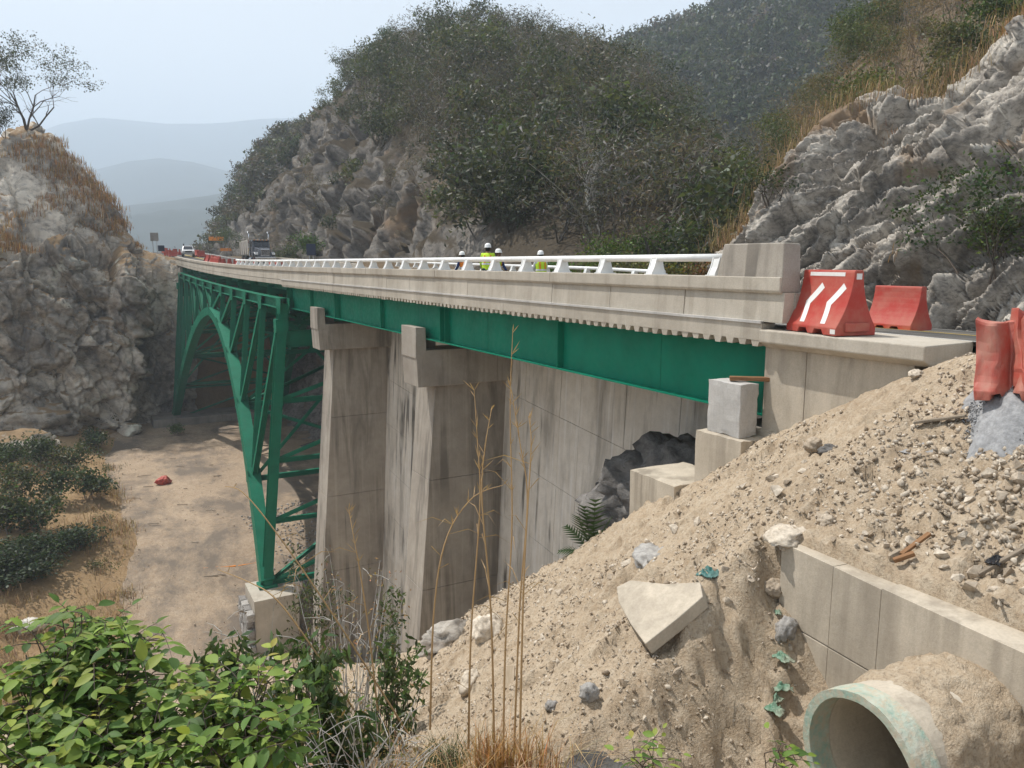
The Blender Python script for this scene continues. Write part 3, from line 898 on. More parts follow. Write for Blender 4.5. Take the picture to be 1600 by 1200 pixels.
# slab edge strip: solid above, trapezoid teeth of the steel decking below
def slab_edge(y0, y1, parent):
    b = MB()
    b.add([(X0, y0, zt(-1.01, y0)), (X0+.32, y0, zt(-1.01, y0)), (X0+.32, y0, zt(-1.32, y0)), (X0, y0, zt(-1.32, y0)),
           (X0, y1, zt(-1.01, y1)), (X0+.32, y1, zt(-1.01, y1)), (X0+.32, y1, zt(-1.32, y1)), (X0, y1, zt(-1.32, y1))],
          [(0,1,2,3),(4,5,6,7),(0,1,5,4),(1,2,6,5),(2,3,7,6),(3,0,4,7)])
    y = y0 + 0.04
    while y + 0.2 < y1:
        j = rng.uniform(-.01, .01)
        d = -1.42 + rng.uniform(-.012, .012)
        V = []
        for x in (X0 + rng.uniform(.0, .012), X0+.30):
            V += [(x, y, zt(-1.315, y)), (x, y+.20, zt(-1.315, y)), (x, y+.16+j, zt(d, y)), (x, y+.04+j, zt(d, y))]
        b.add(V, [(0,1,2,3),(4,5,6,7),(0,1,5,4),(1,2,6,5),(2,3,7,6),(3,0,4,7)])
        y += 0.30
    return b.build('slab_edge', M['concrete_light'], parent)
for k in range(4):
    slab_edge(9.45 + k*9.4, 9.45 + (k+1)*9.4 - 0.012, deck)
for k in range(9):
    a = 47.062 + k*7.03
    swept(lambda y: [(X0+.02, -1.03), (X0+.3, -1.03), (X0+.3, -1.30), (X0+.02, -1.30)], [a, a+3.5, a+7.02], 'slab_edge', M['concrete_light'], deck)
# white mortar lip along the slab edge
swept(lambda y: [(X0-.03, -0.985), (X0+.20, -0.985), (X0+.20, -1.03), (X0-.03, -1.03)], list(np.linspace(9.45, 47.0, 26)), 'mortar_lip', M['concrete_rough'], deck)
# fascia: the recessed wall below the kerb beam, cast in panels
y = 9.05
k = 0
while y < 110:
    L = 2.44 if y < 60 else 4.88
    y1 = min(y + L - 0.016, 110.4)
    o = rng.uniform(-.008, .008)
    swept(lambda t: [(X0+.07+o, -0.50), (X0+.34, -0.50), (X0+.34, -1.0), (X0+.04+o, -1.0)], [y, (y+y1)/2, y1], 'fascia_panel', M['concrete_light'], deck)
    y += L; k += 1
# kerb beam in longer pours
y = 9.1
while y < 110:
    y1 = min(y + 7.3 - 0.02, 110.4)
    o = rng.uniform(-.006, .006)
    swept(lambda t: [(X0+.0+o, -0.245), (X0+.40, -0.245), (X0+.40, -0.515), (X0+.03+o, -0.515), (X0+.0+o, -0.47)], list(np.linspace(y, y1, 4)), 'kerb_beam', M['concrete_light'], deck, 0.012)
    y += 7.3
# far-side parapet
swept(lambda t: [(20.25, -0.25 + 9.9*float(cross_fall(t))), (20.62, -0.25 + 9.9*float(cross_fall(t))), (20.62, -1.35 + 9.9*float(cross_fall(t))), (20.25, -1.35 + 9.9*float(cross_fall(t)))], [y for y in ys_all if y > 23], 'far_parapet', M['concrete_light'], deck, 0.01)

# ---- railing: white pipe on curved plate posts
rail = thing('bridge_railing', 'white tubular steel railing on curved plate posts along the near kerb', 'railing', (10.2, 10.6, -0.24))
def railing(parent, xr, y0, y1, far=False):
    def zt(z, Y): return z + float(deck_dz(Y)) + (9.9*float(cross_fall(Y)) if far else 0.0)
    dz = 0.0
    b = MB()
    ys = np.linspace(y0, y1, 26)
    b.tube([(xr, y, zt(0.085+dz, y)) for y in ys], 0.072, 14)
    b.build('rail_pipe', M['white_paint'], parent, smooth=True)
    y = y0 + 0.16
    first = None
    while y < y1:
        # curved post: two side plates and a back web, leaning over the kerb
        prof = [(-0.20, -0.245), (-0.19, -0.20), (-0.13, -0.09), (-0.095, 0.02), (-0.075, 0.085), (0.02, 0.16), (0.07, 0.12), (0.085, 0.0), (0.12, -0.12), (0.17, -0.245)]
        V = []
        b = MB()
        for s in (-0.085, 0.085):
            b.prism([(xr + px, zt(pz, y)) for px, pz in prof][::-1], 1, y+s-0.011, y+s+0.011)
        n = len(prof)
        # web between the plates along the outer curve
        for i in range(0, 4):
            (ax, az), (bx, bz) = prof[i], prof[i+1]
            q = zt(0, y)
            b.add([(xr+ax+.012, y-.075, az+q), (xr+bx+.012, y-.075, bz+q), (xr+bx+.012, y+.075, bz+q), (xr+ax+.012, y+.075, az+q),
                   (xr+ax+.03, y-.075, az+q), (xr+bx+.03, y-.075, bz+q), (xr+bx+.03, y+.075, bz+q), (xr+ax+.03, y+.075, az+q)],
                  [(0,1,2,3),(4,5,6,7),(0,1,5,4),(1,2,6,5),(2,3,7,6),(3,0,4,7)])
        b.box((xr-.215, y-.125, zt(-0.247+dz, y)), (xr+.185, y+.125, zt(-0.225+dz, y)))
        b.build('rail_post', M['white_paint'], parent)
        y += 1.8
railing(rail, 10.24, 10.62, 64.0)
rail2 = thing('bridge_railing', 'white tubular railing along the far kerb, seen behind the near one', 'railing', (20.4, 10.6, -0.59))
railing(rail2, 20.44, 24.6, 64.0, True)

# ---- end block of the parapet
eb = thing('parapet_end_block', 'grey concrete block ending the parapet where the white rail starts', 'concrete block', (10.25, 9.8, -0.5))
b = MB()
b.add([(10.02, 9.08, -0.50), (10.47, 9.08, -0.50), (10.47, 10.66, -0.50), (10.02, 10.66, -0.50),
       (10.07, 9.12, 0.325), (10.46, 9.12, 0.31), (10.46, 10.50, 0.31), (10.07, 10.50, 0.325)],
      [(0,3,2,1),(4,5,6,7),(0,1,5,4),(1,2,6,5),(2,3,7,6),(3,0,4,7)])
b.build('block_body', M['concrete_dark'] if False else M['concrete_pier'], eb, bevel=0.02)
b = MB().box((10.30, 9.02, -1.07), (10.47, 9.09, -0.505)); b.build('block_foot', M['concrete_pier'], eb, bevel=0.01)

# ---- steel plate girders
def girder(name, label, xg, y0, y1, stiff, group):
    g = thing(name, label, 'girder', (xg, y0, -2.7), 0, group)
    zt_, zb = -1.47, -2.72
    if xg > 12: zt_, zb = -2.15, -2.85
    b = MB().box((xg-.012, y0, zb+.035), (xg+.012, y1, zt_-.03)); b.build('web', M['green_girder'], g)
    b = MB().box((xg-.20, y0, zt_-.03), (xg+.20, y1, zt_)); b.build('top_flange', M['green_girder'], g)
    b = MB().box((xg-.22, y0, zb), (xg+.22, y1, zb+.035)); b.build('bottom_flange', M['green_girder'], g)
    for ys in stiff:
        b = MB().box((xg-.19, ys-.012, zb+.036), (xg-.0125, ys+.012, zt_-.031)); b.build('stiffener', M['green_girder'], g)
    for ys in (16.2-3.4+0.0, 21.0, 33.5, 43.0):
        if y0 < ys < y1:
            b = MB().box((xg-.0165, ys-.006, zb+.04), (xg-.0125, ys+.006, zt_-.035)); b.build('weld_seam', M['green_paint'], g)
    return g
ST = [9.75, 16.7, 23.9, 24.3, 30.5, 36.9, 37.3, 42.0, 46.9]
girder('plate_girder', 'deep green plate girder under the near deck edge, resting on the piers', 10.62, 9.62, 47.2, ST, 'approach plate girders')
for i, xg in enumerate((13.4, 16.6, 19.8)):
    girder('plate_girder', ('green plate girder behind the outer one, second from the near edge', 'green plate girder deep under the deck, third from the near edge', 'green plate girder under the far deck edge')[i], xg, 9.62, 47.2, ST[::3], 'approach plate girders')

# ---- piers
def pier(Yp, label, deep):
    t = thing('bridge_pier', label, 'pier', (12, Yp + 1, -20), 0, 'concrete approach piers')
    def xl(z): return 10.95 - 0.085*(-4.45 - z)
    lifts = [-4.45, -8.1, -12.4, -16.6, -20.8, -25.0]
    for a, c in zip(lifts[:-1], lifts[1:]):
        b = MB()
        g = 0.006
        V = []
        for z in (c + g, a - g):
            V += [(xl(z), Yp, z), (14.35, Yp, z), (14.35, Yp+1.8, z), (xl(z)+0.0, Yp+1.8, z)]
        b.add(V, [(0,3,2,1),(4,5,6,7),(0,1,5,4),(1,2,6,5),(2,3,7,6),(3,0,4,7)])
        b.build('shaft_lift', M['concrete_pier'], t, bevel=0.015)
    b = MB()
    b.prism([(10.02, -3.12), (14.4, -3.12), (14.4, -4.448), (10.08, -4.448)], 1, Yp-0.48, Yp+0.95)
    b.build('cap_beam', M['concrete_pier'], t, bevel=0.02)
    b = MB()
    b.add([(10.0, Yp-.49, -3.4), (10.42, Yp-.49, -3.4), (10.42, Yp+.96, -3.4), (10.0, Yp+.96, -3.4),
           (10.02, Yp-.49, -2.28), (10.40, Yp-.49, -2.30), (10.40, Yp+.96, -2.30), (10.02, Yp+.96, -2.28)],
          [(0,3,2,1),(4,5,6,7),(0,1,5,4),(1,2,6,5),(2,3,7,6),(3,0,4,7)])
    b.build('stop_block', M['concrete_pier'], t, bevel=0.02)
    for xg in (10.72, 13.4):
        b = MB().box((xg-.25, Yp+.1, -3.118), (xg+.3, Yp+.7, -2.725)); b.build('bearing', M['concrete_dark'], t)
    return t
pier(26.0, 'battered concrete pier with stop block cap, nearer of the two', True)
pier(39.5, 'battered concrete pier beside the green truss leg, farther of the two', True)

# ---- retaining wall behind the piers, cast in inclined formwork panels
rw = thing('retaining_wall', 'tall stained concrete retaining wall cast in panels behind the piers', 'retaining wall', (14, 10, -20))
BAT = 0.05       # batter
def wx(z): return 14.0 - BAT*(-3.0 - z)
b = MB()
for y0, y1 in ((8.5, 44.0),):
    b.add([(wx(-25)+.03, y0, -25), (15.6, y0, -25), (15.6, y1, -25), (wx(-25)+.03, y1, -25),
           (wx(-2.9)+.03, y0, -2.86), (15.6, y0, -2.86), (15.6, y1, -2.86), (wx(-2.9)+.03, y1, -2.86)],
          [(0,3,2,1),(4,5,6,7),(0,1,5,4),(1,2,6,5),(2,3,7,6),(3,0,4,7)])
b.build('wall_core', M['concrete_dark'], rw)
SL = 0.085
prw = random.Random(3)
cw, rh, g = 1.22, 2.44, 0.014
for c in range(29):
    y0, y1 = 8.6 + c*cw + g/2, 8.6 + (c+1)*cw - g/2
    for r in range(11):
        zb_, zt_ = -28.38 + r*rh + g/2, -28.38 + (r+1)*rh - g/2
        Z = [zb_ + SL*(y0-8.6), zb_ + SL*(y1-8.6), zt_ + SL*(y1-8.6), zt_ + SL*(y0-8.6)]
        if max(Z) < -24.0 or min(Z) > -3.1: continue
        Z = [min(z, -2.88) for z in Z]
        if Z[2]-Z[1] < 0.05: continue
        o = prw.uniform(-.006, .006)
        Ys = [y0, y1, y1, y0]
        V = [(wx(z) - .012 + o, yy, z) for yy, z in zip(Ys, Z)] + [(wx(z) + .05, yy, z) for yy, z in zip(Ys, Z)]
        MB().add(V, [(0,1,2,3),(7,6,5,4),(0,1,5,4),(1,2,6,5),(2,3,7,6),(3,0,4,7)]).build('wall_panel', M['concrete_wall'], rw)

# ---- abutment at the near end: wing wall, slab, stop block, stepped footing
ab = thing('abutment', 'tan concrete wing wall under the deck end beside the rubble bank', 'abutment', (10.4, 8, -5))
yj = [(6.75, 8.62), (8.63, 9.50)]
for a, c in yj:
    for z0, z1 in ((-6.5, -3.02), (-3.005, -1.44)):
        o = rng.uniform(-.006, .006)
        MB().box((10.18+o, a, z0), (11.2, c, z1)).build('wall_panel', M['concrete_tan'], ab)
MB().box((10.4, 9.505, -7), (20, 10.4, -2.95)).build('seat', M['concrete_dark'], ab)
MB().box((11.2, 6.72, -7), (20.2, 9.5, -2.6)).build('backfill_core', M['concrete_dark'], ab)
b = MB()
b.prism([(9.93, -1.13), (11.05, -1.118), (11.05, -1.435), (10.10, -1.435), (9.93, -1.34)], 1, 6.45, 9.44)
b.build('wing_slab', M['concrete_light'], ab, bevel=0.02)

def uneven_box(lo, hi, name, mat, parent, amp=0.015, seed=0, bevel=0.0, n=9):
    """box with a subdivided, slightly uneven surface: cast or broken concrete"""
    import bmesh
    bm = bmesh.new(); bmesh.ops.create_cube(bm, size=1.0)
    lo, hi = np.array(lo, float), np.array(hi, float)
    for v in bm.verts:
        v.co = Vector(((v.co.x+.5)*(hi[0]-lo[0])+lo[0], (v.co.y+.5)*(hi[1]-lo[1])+lo[1], (v.co.z+.5)*(hi[2]-lo[2])+lo[2]))
    bmesh.ops.subdivide_edges(bm, edges=bm.edges[:], cuts=n, use_grid_fill=True)
    me = bpy.data.meshes.new(name); bm.to_mesh(me); bm.free()
    V = np.zeros(len(me.vertices)*3); me.vertices.foreach_get('co', V); V = V.reshape(-1, 3)
    c = (lo+hi)/2
    d = np.stack([fbm(V*4 + 7*seed, 4, 200+seed), fbm(V*4 + 7*seed, 4, 230+seed), fbm(V*4 + 7*seed, 4, 260+seed)], 1)*amp
    edge = (np.abs((V-c)/((hi-lo)/2)) > 0.97).sum(1) >= 2
    V = V + d - (V-c)/np.linalg.norm(V-c, axis=1, keepdims=True)*(edge*amp*1.5*(0.3+vnoise(V*6, 290+seed)**2))[:, None]
    if parent is not None and parent.name in ORG: V = V - ORG[parent.name]
    me.vertices.foreach_set('co', V.ravel())
    return link_mesh(name, me, mat, parent)
sb = thing('stop_block', 'rough whitish concrete stop block stepped in front of the girder end', 'concrete block', (9.8, 9.9, -5.5))
uneven_box((9.60, 9.46, -3.0), (10.03, 10.26, -2.06), 'upper_block', M['concrete_rough'], sb, 0.02, 1)
uneven_box((9.50, 9.30, -5.6), (10.14, 10.42, -3.004), 'lower_block', M['concrete_tan'], sb, 0.012, 2)
uneven_box((10.145, 9.1, -5.6), (10.36, 9.6, -2.9), 'side_block', M['concrete_tan'], sb, 0.012, 3)
ft = thing('footing_block', 'stepped tan concrete footing between the dark bedrock and rubble bank', 'concrete block', (9.4, 11, -6.6))
uneven_box((9.05, 10.43, -7.6), (10.4, 11.75, -4.02), 'footing', M['concrete_tan'], ft, 0.015, 4)

# ---- steel truss arch
NP, YA, YB = 10, 47.0, 105.0
PY = [YA + (YB-YA)/NP*i for i in range(NP+1)]
ZBASE = -19.75
def rib_z(y):
    t = abs(y-76.0)/29.0
    return -4.45 - (-4.45 - ZBASE)*(0.88*t*t + 0.12*t)
def chord_z(y): return zt(-2.42, y)
def plane_x(side, z):
    """truss planes lean outwards towards their feet"""
    k = (-2.4 - z)/17.4*1.75
    return (10.02 - k) if side == 0 else (20.0 + k)
arch = thing('steel_truss_arch', 'green steel truss arch carrying the deck across the valley platform', 'truss arch', (15, 76, -20))
GP = M['green_paint']
for side in (0, 1):
    def P3(y, z): return np.array((plane_x(side, z), y, z))
    top = [P3(y, chord_z(y)) for y in PY]; low = [P3(y, rib_z(y)) for y in PY]
    # top chord in two lengths
    for i in range(NP):
        MB().ibar(top[i], top[i+1], 0.50, 0.62, 0.04).build('top_chord', GP, arch)
    # arch rib: curved box, a wide plate on top
    for i in range(NP):
        ys = np.linspace(PY[i], PY[i+1], 7)
        pts = [P3(y, rib_z(y)) for y in ys]
        V = []; 
        for q, y in enumerate(ys):
            e = 0.02
            dz = (rib_z(y+e)-rib_z(y-e))/(2*e)
            d = np.array((0, 1, dz)); d /= np.linalg.norm(d)
            nrm = np.array((0, -d[2], d[1])); x = np.array((1, 0, 0))
            hh = 0.36 + 0.22*min(1, abs(y-76)/29.0)
            V += [pts[q] + x*a*0.40 + nrm*b_*hh for a, b_ in ((-1, -1), (1, -1), (1, 1), (-1, 1))]
        F = []
        for q in range(6):
            for j in range(4): F.append((q*4+j, q*4+(j+1) % 4, q*4+4+(j+1) % 4, q*4+4+j))
        F += [(0,1,2,3), tuple(24+j for j in range(4))]
        MB().add(V, F).build('arch_rib', GP, arch)
    for i in range(NP+1):
        w = 0.55 if i in (0, NP) else 0.34
        if i == 5:
            MB().ibar(low[i], top[i], 0.34, 0.30, 0.03, up=(0, 1, 0)).build('post', GP, arch)
        else:
            MB().ibar(low[i], top[i], w, w*1.1, 0.035, up=(0, 1, 0)).build('post', GP, arch)
    for i in range(1, NP):
        if i <= 4: a, c = low[i], top[i-1]
        elif i >= 6: a, c = low[i], top[i+1]
        else: continue
        MB().ibar(a, c, 0.32, 0.36, 0.03, up=(1, 0, 0)).build('diagonal', GP, arch)
    MB().ibar(low[5], top[4], 0.28, 0.3, 0.03, up=(1, 0, 0)).build('diagonal', GP, arch)
    MB().ibar(low[5], top[6], 0.28, 0.3, 0.03, up=(1, 0, 0)).build('diagonal', GP, arch)
    # gusset plates with bolt heads at the joints
    for i in range(NP+1):
        for jt, w_, h_ in ((top[i], .75, .62), (low[i], .70, .70)):
            if i in (0, NP) and jt is low[i]: continue
            for sx in (-1, 1):
                x_ = jt[0] + sx*0.262 if jt is top[i] else jt[0] + sx*0.412
                q = MB(); q.prism([(jt[1]-w_, jt[2]+h_*.5), (jt[1]+w_, jt[2]+h_*.5), (jt[1]+w_*.6, jt[2]-h_), (jt[1]-w_*.6, jt[2]-h_)] if jt is top[i] else [(jt[1]-w_*.5, jt[2]+h_), (jt[1]+w_*.5, jt[2]+h_), (jt[1]+w_*.8, jt[2]-h_*.4), (jt[1]-w_*.8, jt[2]-h_*.4)], 0, x_-.01, x_+.01)
                gp_ = q.build('gusset_plate', GP, arch)
    for i in (0, NP):
        z = ZBASE
        MB().box((plane_x(side, z)-.55, PY[i]-.5, z-.12), (plane_x(side, z)+.55, PY[i]+.5, z+.06)).build('base_plate', GP, arch)
        MB().box((plane_x(side, -4)-.36, PY[i]-.36, -4.15+deck_dz(PY[i])), (plane_x(side, -4)+.36, PY[i]+.36, -3.35+deck_dz(PY[i]))).build('gusset_box', GP, arch)
# transverse frames, struts and cross bracing between the two planes
for i in range(NP+1):
    y = PY[i]
    def PX(s, z): return np.array((plane_x(s, z), y, z))
    zl, zc = rib_z(y), chord_z(y)
    MB().ibar(PX(0, zl), PX(1, zl), 0.26, 0.34, 0.03).build('strut', GP, arch)
    MB().ibar((10.3, y, zc+.62), (19.9, y, zc+.60), 0.30, 0.62, 0.03).build('floor_beam', GP, arch)
    if i in (0, NP):
        MB().ibar(PX(0, -4.55+float(deck_dz(y))), PX(1, -4.55+float(deck_dz(y))), 0.42, 1.0, 0.04).build('portal_beam', GP, arch)
        levels = [-5.0, -8.3, -12.0, -15.8, zl]
        for a, c in zip(levels[:-1], levels[1:]):
            MB().ibar(PX(0, c), PX(1, a), 0.20, 0.22, 0.025, up=(0, 1, 0)).build('brace', GP, arch)
            if c != zl: MB().ibar(PX(0, c), PX(1, c), 0.22, 0.28, 0.025).build('strut', GP, arch)
    elif zc - zl > 3:
        MB().ibar(PX(0, zl), PX(1, zc), 0.18, 0.20, 0.022, up=(0, 1, 0)).build('brace', GP, arch)
        MB().ibar(PX(1, zl), PX(0, zc), 0.18, 0.20, 0.022, up=(0, 1, 0)).build('brace', GP, arch)
for i in range(NP):
    y0, y1 = PY[i], PY[i+1]
    a0, a1 = np.array((plane_x(0, rib_z(y0)), y0, rib_z(y0))), np.array((plane_x(1, rib_z(y1)), y1, rib_z(y1)))
    if i % 2: a0, a1 = np.array((plane_x(1, rib_z(y0)), y0, rib_z(y0))), np.array((plane_x(0, rib_z(y1)), y1, rib_z(y1)))
    MB().ibar(a0, a1, 0.20, 0.22, 0.022).build('wind_brace', GP, arch)
for xs_ in (10.75, 12.9, 15.2, 17.5, 19.6):
    for i in range(0, NP, 2):
        y0, y1 = PY[i]+.17, PY[i+2]-.17
        q = 0.0
        MB().ibar((xs_, y0, zt(-1.52+min(0,cross_fall(y0))*(xs_-10.4), y0)), (xs_, y1, zt(-1.52+min(0,cross_fall(y1))*(xs_-10.4), y1)), 0.24, 0.34, 0.02).build('stringer', M['green_paint'], arch)

# ---- footings of the arch
for (y, s, lab) in ((YA, 0, 'grey concrete footing block under the near green arch leg'), (YA, 1, 'concrete footing under the far-side near arch leg, behind the pier')):
    xb = plane_x(s, ZBASE)
    t = thing('arch_footing', lab, 'footing', (xb, y, -22))
    uneven_box((xb-1.15, y-2.0, -24.6), (xb+1.45, y+1.1, ZBASE-.13), 'footing', M['concrete_light'], t, 0.02, 8+s)
    if s == 0:
        # stone facing along the left of the block
        for r in range(7):
            for c in range(4):
                yy = y - 2.1 + c*.8 + (.3 if r % 2 else 0)
                uneven_box((xb-1.60, yy, -24.2+r*.52), (xb-1.17, yy+.74, -24.2+r*.52+.48), 'stone', M['stone_grey'], t, 0.05, r*5+c, n=3)
t = thing('arch_footing', 'long dark concrete plinth under the far end of the arch', 'footing', (15, 104, -20))
uneven_box((5.5, 101.2, -21), (23.5, 106.3, -19.0), 'plinth', M['concrete_dark'], t, 0.05, 12)
MB().box((7.2, 104.0, -18.999), (22.6, 106.4, ZBASE+.0)).build('pedestal', M['concrete_dark'], t) if False else None
# ---- far abutment
t = thing('abutment', 'small grey concrete abutment where the bridge meets the far left cliff', 'abutment', (15, 108, -4))
MB().box((10.1, 106.2, -3.4), (20.4, 111, -0.75)).build('seat', M['concrete_dark'], t, bevel=0.03)
MB().box((9.9, 108.0, -6.5), (20.4, 111.2, -3.405)).build('wall', M['concrete_pier'], t, bevel=0.03)
MB().box((10.05, 105.4, -1.5), (10.35, 106.19, -0.6)).build('cheek', M['concrete_pier'], t, bevel=0.02)

# ---- culvert: headwall in pours and a mortar-rimmed pipe
hw = thing('culvert_headwall', 'weathered tan concrete headwall behind the culvert pipe', 'headwall', (6.5, 4, -5.5))
WD = np.array((-0.085, -1.0, 0.0)); WD /= np.linalg.norm(WD)      # runs towards the camera's right
WN = np.array((-WD[1], WD[0], 0.0)); WN = WN if WN[0] < 0 else -WN
W0 = np.array((6.42, 5.62, 0.0))
def wall_pt(s, z, d): return W0 + WD*s + WN*(-d) + np.array((0, 0, z))
segs = [0.0, 0.72, 1.30, 3.25, 4.8, 6.2]
for a, c in zip(segs[:-1], segs[1:]):
    for z0, z1 in ((-6.2, -3.90), (-3.885, -3.02)):
        g = 0.002
        off = rng.uniform(-.003, .003)
        V = [wall_pt(s, z, d) for d in (off, 0.34) for s, z in ((a+g, z0), (c-g, z0), (c-g, z1 + (.0 if z1 < -3.5 else rng.uniform(-.015, .015))), (a+g, z1 + (.0 if z1 < -3.5 else rng.uniform(-.015, .015))))]
        MB().add(V, [(0,1,2,3),(7,6,5,4),(0,1,5,4),(1,2,6,5),(2,3,7,6),(3,0,4,7)]).build('wall_panel', M['concrete_tan'], hw, bevel=0.004)

def pipe_mesh(name, c0, axis, L, r_out, r_in, mat, parent, n=64, rough=0.0, seed=0, m=12):
    ax = np.array(axis, float); ax /= np.linalg.norm(ax)
    x = np.cross(ax, (0, 0, 1)); x /= np.linalg.norm(x); y = np.cross(x, ax)
    V = []
    prof = [(0, r_in)] + [(0, r_out)] + [(L*k/m, r_out) for k in range(1, m+1)] + [(L, r_in)]
    for l, r in prof:
        for j in range(n):
            a = 2*math.pi*j/n
            V.append(np.array(c0) + ax*l + (x*math.cos(a) + y*math.sin(a))*r)
    F = []; k = len(prof)
    for i in range(k):
        for j in range(n):
            F.append((i*n+j, i*n+(j+1) % n, ((i+1) % k)*n+(j+1) % n, ((i+1) % k)*n+j))
    V = np.array(V)
    if rough:
        dirn = V - np.array(c0) - np.outer((V-np.array(c0)) @ ax, ax)
        dirn /= np.linalg.norm(dirn, axis=1, keepdims=True)
        V = V + dirn*(rough*fbm(V*5, 4, seed))[:, None]
    return MB().add(V, F).build(name, mat, parent, smooth=False)
k = NT('mint_rim'); p = k.obj()
col = k.mix(k.ramp(k.noise(p, 4, 6, 0.7), [(0.40, 0), (0.62, 1)]), (0.27, 0.38, 0.31), (0.48, 0.48, 0.40))
col = k.mix(k.ramp(k.noise(p, 14, 5, 0.7), [(0.44, 0), (0.62, 0.9)]), col, (0.46, 0.39, 0.29))
M['mint_rim'] = k.finish(col, 0.9, k.bump(k.noise(p, 20, 5, 0.7), 0.5, 0.03), 0.2)
cp = thing('culvert_pipe', 'concrete culvert pipe with a flaking mint green rim', 'culvert pipe', tuple(wall_pt(2.2, -3.93, -1.2)))
cc = wall_pt(2.2, -3.93, -1.2)
pipe_mesh('pipe_rim', cc, -WN, 0.22, 0.585, 0.515, M['mint_rim'], cp, rough=0.02, seed=301)
pipe_mesh('pipe_barrel', cc - WN*0.225, -WN, 1.3, 0.572, 0.513, M['concrete_tan'], cp, rough=0.012, seed=302)
# mortar and earth piled over the barrel
def mound(name, cx, cy, r, h, mat, seed, zf, label=None, parent=None, n=56, amp=0.3):
    xs = np.linspace(-1.25, 1.25, n)
    gx, gy = np.meshgrid(xs, xs, indexing='ij')
    q = np.stack([gx.ravel(), gy.ravel(), np.zeros(gx.size)], 1)
    rr = np.hypot(q[:, 0], q[:, 1]) + 0.25*fbm(q*1.5, 4, seed)
    X, Y = cx + q[:, 0]*r, cy + q[:, 1]*r
    pz = np.stack([X, Y, 0*X], 1)
    z = zf(X, Y) - 0.12 + (h + 0.12)*np.clip(1-rr, 0, 1)**0.8 + amp*0.12*facets(pz*(5/r), seed+2)*np.clip(1-rr, 0, 1)
    return np_mesh(name, np.stack([X, Y, z], 1), grid_faces(n, n), mat, parent, smooth=True)

# ================================================================== VEGETATION
def unit(v): return v/(np.linalg.norm(v, axis=-1, keepdims=True) + 1e-9)

def grow(rs, p, d, L, r, lev, B, tips, up=0.12, kids=(2, 4), ang=0.75, wander=0.16, shrink=0.68, nseg=3):
    pts, rad = [p], [r]
    for i in range(nseg):
        d = unit(d + rs.normal(0, wander, 3) + np.array((0, 0, up)))
        p = p + d*L/nseg
        pts.append(p); rad.append(r*(1 - 0.42*(i+1)/nseg))
    B.append((pts, rad))
    tips.append((p, d, L, lev))
    if lev == 0: return
    for k in range(rs.integers(kids[0], kids[1]+1)):
        i = nseg if k == 0 else rs.integers(max(1, nseg-2), nseg+1)
        s = rs.normal(0, 1, 3); s = unit(s - d*np.dot(s, d))
        grow(rs, pts[i], unit(d + s*ang*rs.uniform(.6, 1.25)), L*shrink*rs.uniform(.75, 1.2), rad[i]*0.66, lev-1, B, tips, up, kids, ang, wander, shrink, nseg)

def tubes(B, minr=0.0, big=0.05, k_big=6, k_small=3):
    VV, QQ, n0 = [], [], 0
    for pts, rad in B:
        if rad[0] < minr: continue
        k = k_big if rad[0] > big else k_small
        pts = np.array(pts); m = len(pts)
        d = unit(np.gradient(pts, axis=0))
        x = unit(np.cross(d, np.array((0.31, 0.17, 0.93)) + 0*d) + 1e-6); y = np.cross(d, x)
        a = np.arange(k)*2*math.pi/k
        V = pts[:, None] + (x[:, None]*np.cos(a)[None, :, None] + y[:, None]*np.sin(a)[None, :, None])*np.array(rad)[:, None, None]
        VV.append(V.reshape(-1, 3))
        i = np.arange((m-1)*k); r_, c = i//k, i % k
        QQ.append(np.stack([r_*k+c, r_*k+(c+1) % k, (r_+1)*k+(c+1) % k, (r_+1)*k+c], 1) + n0)
        n0 += m*k
    return np.concatenate(VV), np.concatenate(QQ)

def leaf_tris(rs, C, size, upb=0.5, aspect=0.6, droop=0.0):
    """one narrow triangle for each leaf spray"""
    n = len(C)
    nr = unit(rs.normal(0, 1, (n, 3)) + np.array((0, 0, upb)))
    t = unit(np.cross(nr, rs.normal(0, 1, (n, 3)))); t[:, 2] -= droop; t = unit(t)
    b = np.cross(nr, t)
    s = size*rs.uniform(.6, 1.35, n)[:, None]
    V = np.stack([C - t*s*.5 - b*s*aspect*.5, C - t*s*.35 + b*s*aspect*.5, C + t*s*.6], 1).reshape(-1, 3)
    return V, np.arange(n*3).reshape(n, 3)

def leaf_quads(rs, C, size, upb=0.5, aspect=0.45, droop=0.0):
    n = len(C)
    nr = unit(rs.normal(0, 1, (n, 3)) + np.array((0, 0, upb)))
    t = unit(np.cross(nr, rs.normal(0, 1, (n, 3)))); t[:, 2] -= droop; t = unit(t)
    b = unit(np.cross(nr, t))
    s = size*rs.uniform(.6, 1.35, n)[:, None]
    V = np.stack([C - t*s*.5, C + b*s*aspect*.5 - t*s*.05, C + t*s*.5, C - b*s*aspect*.5 - t*s*.05], 1).reshape(-1, 3)
    return V, np.arange(n*4).reshape(n, 4)

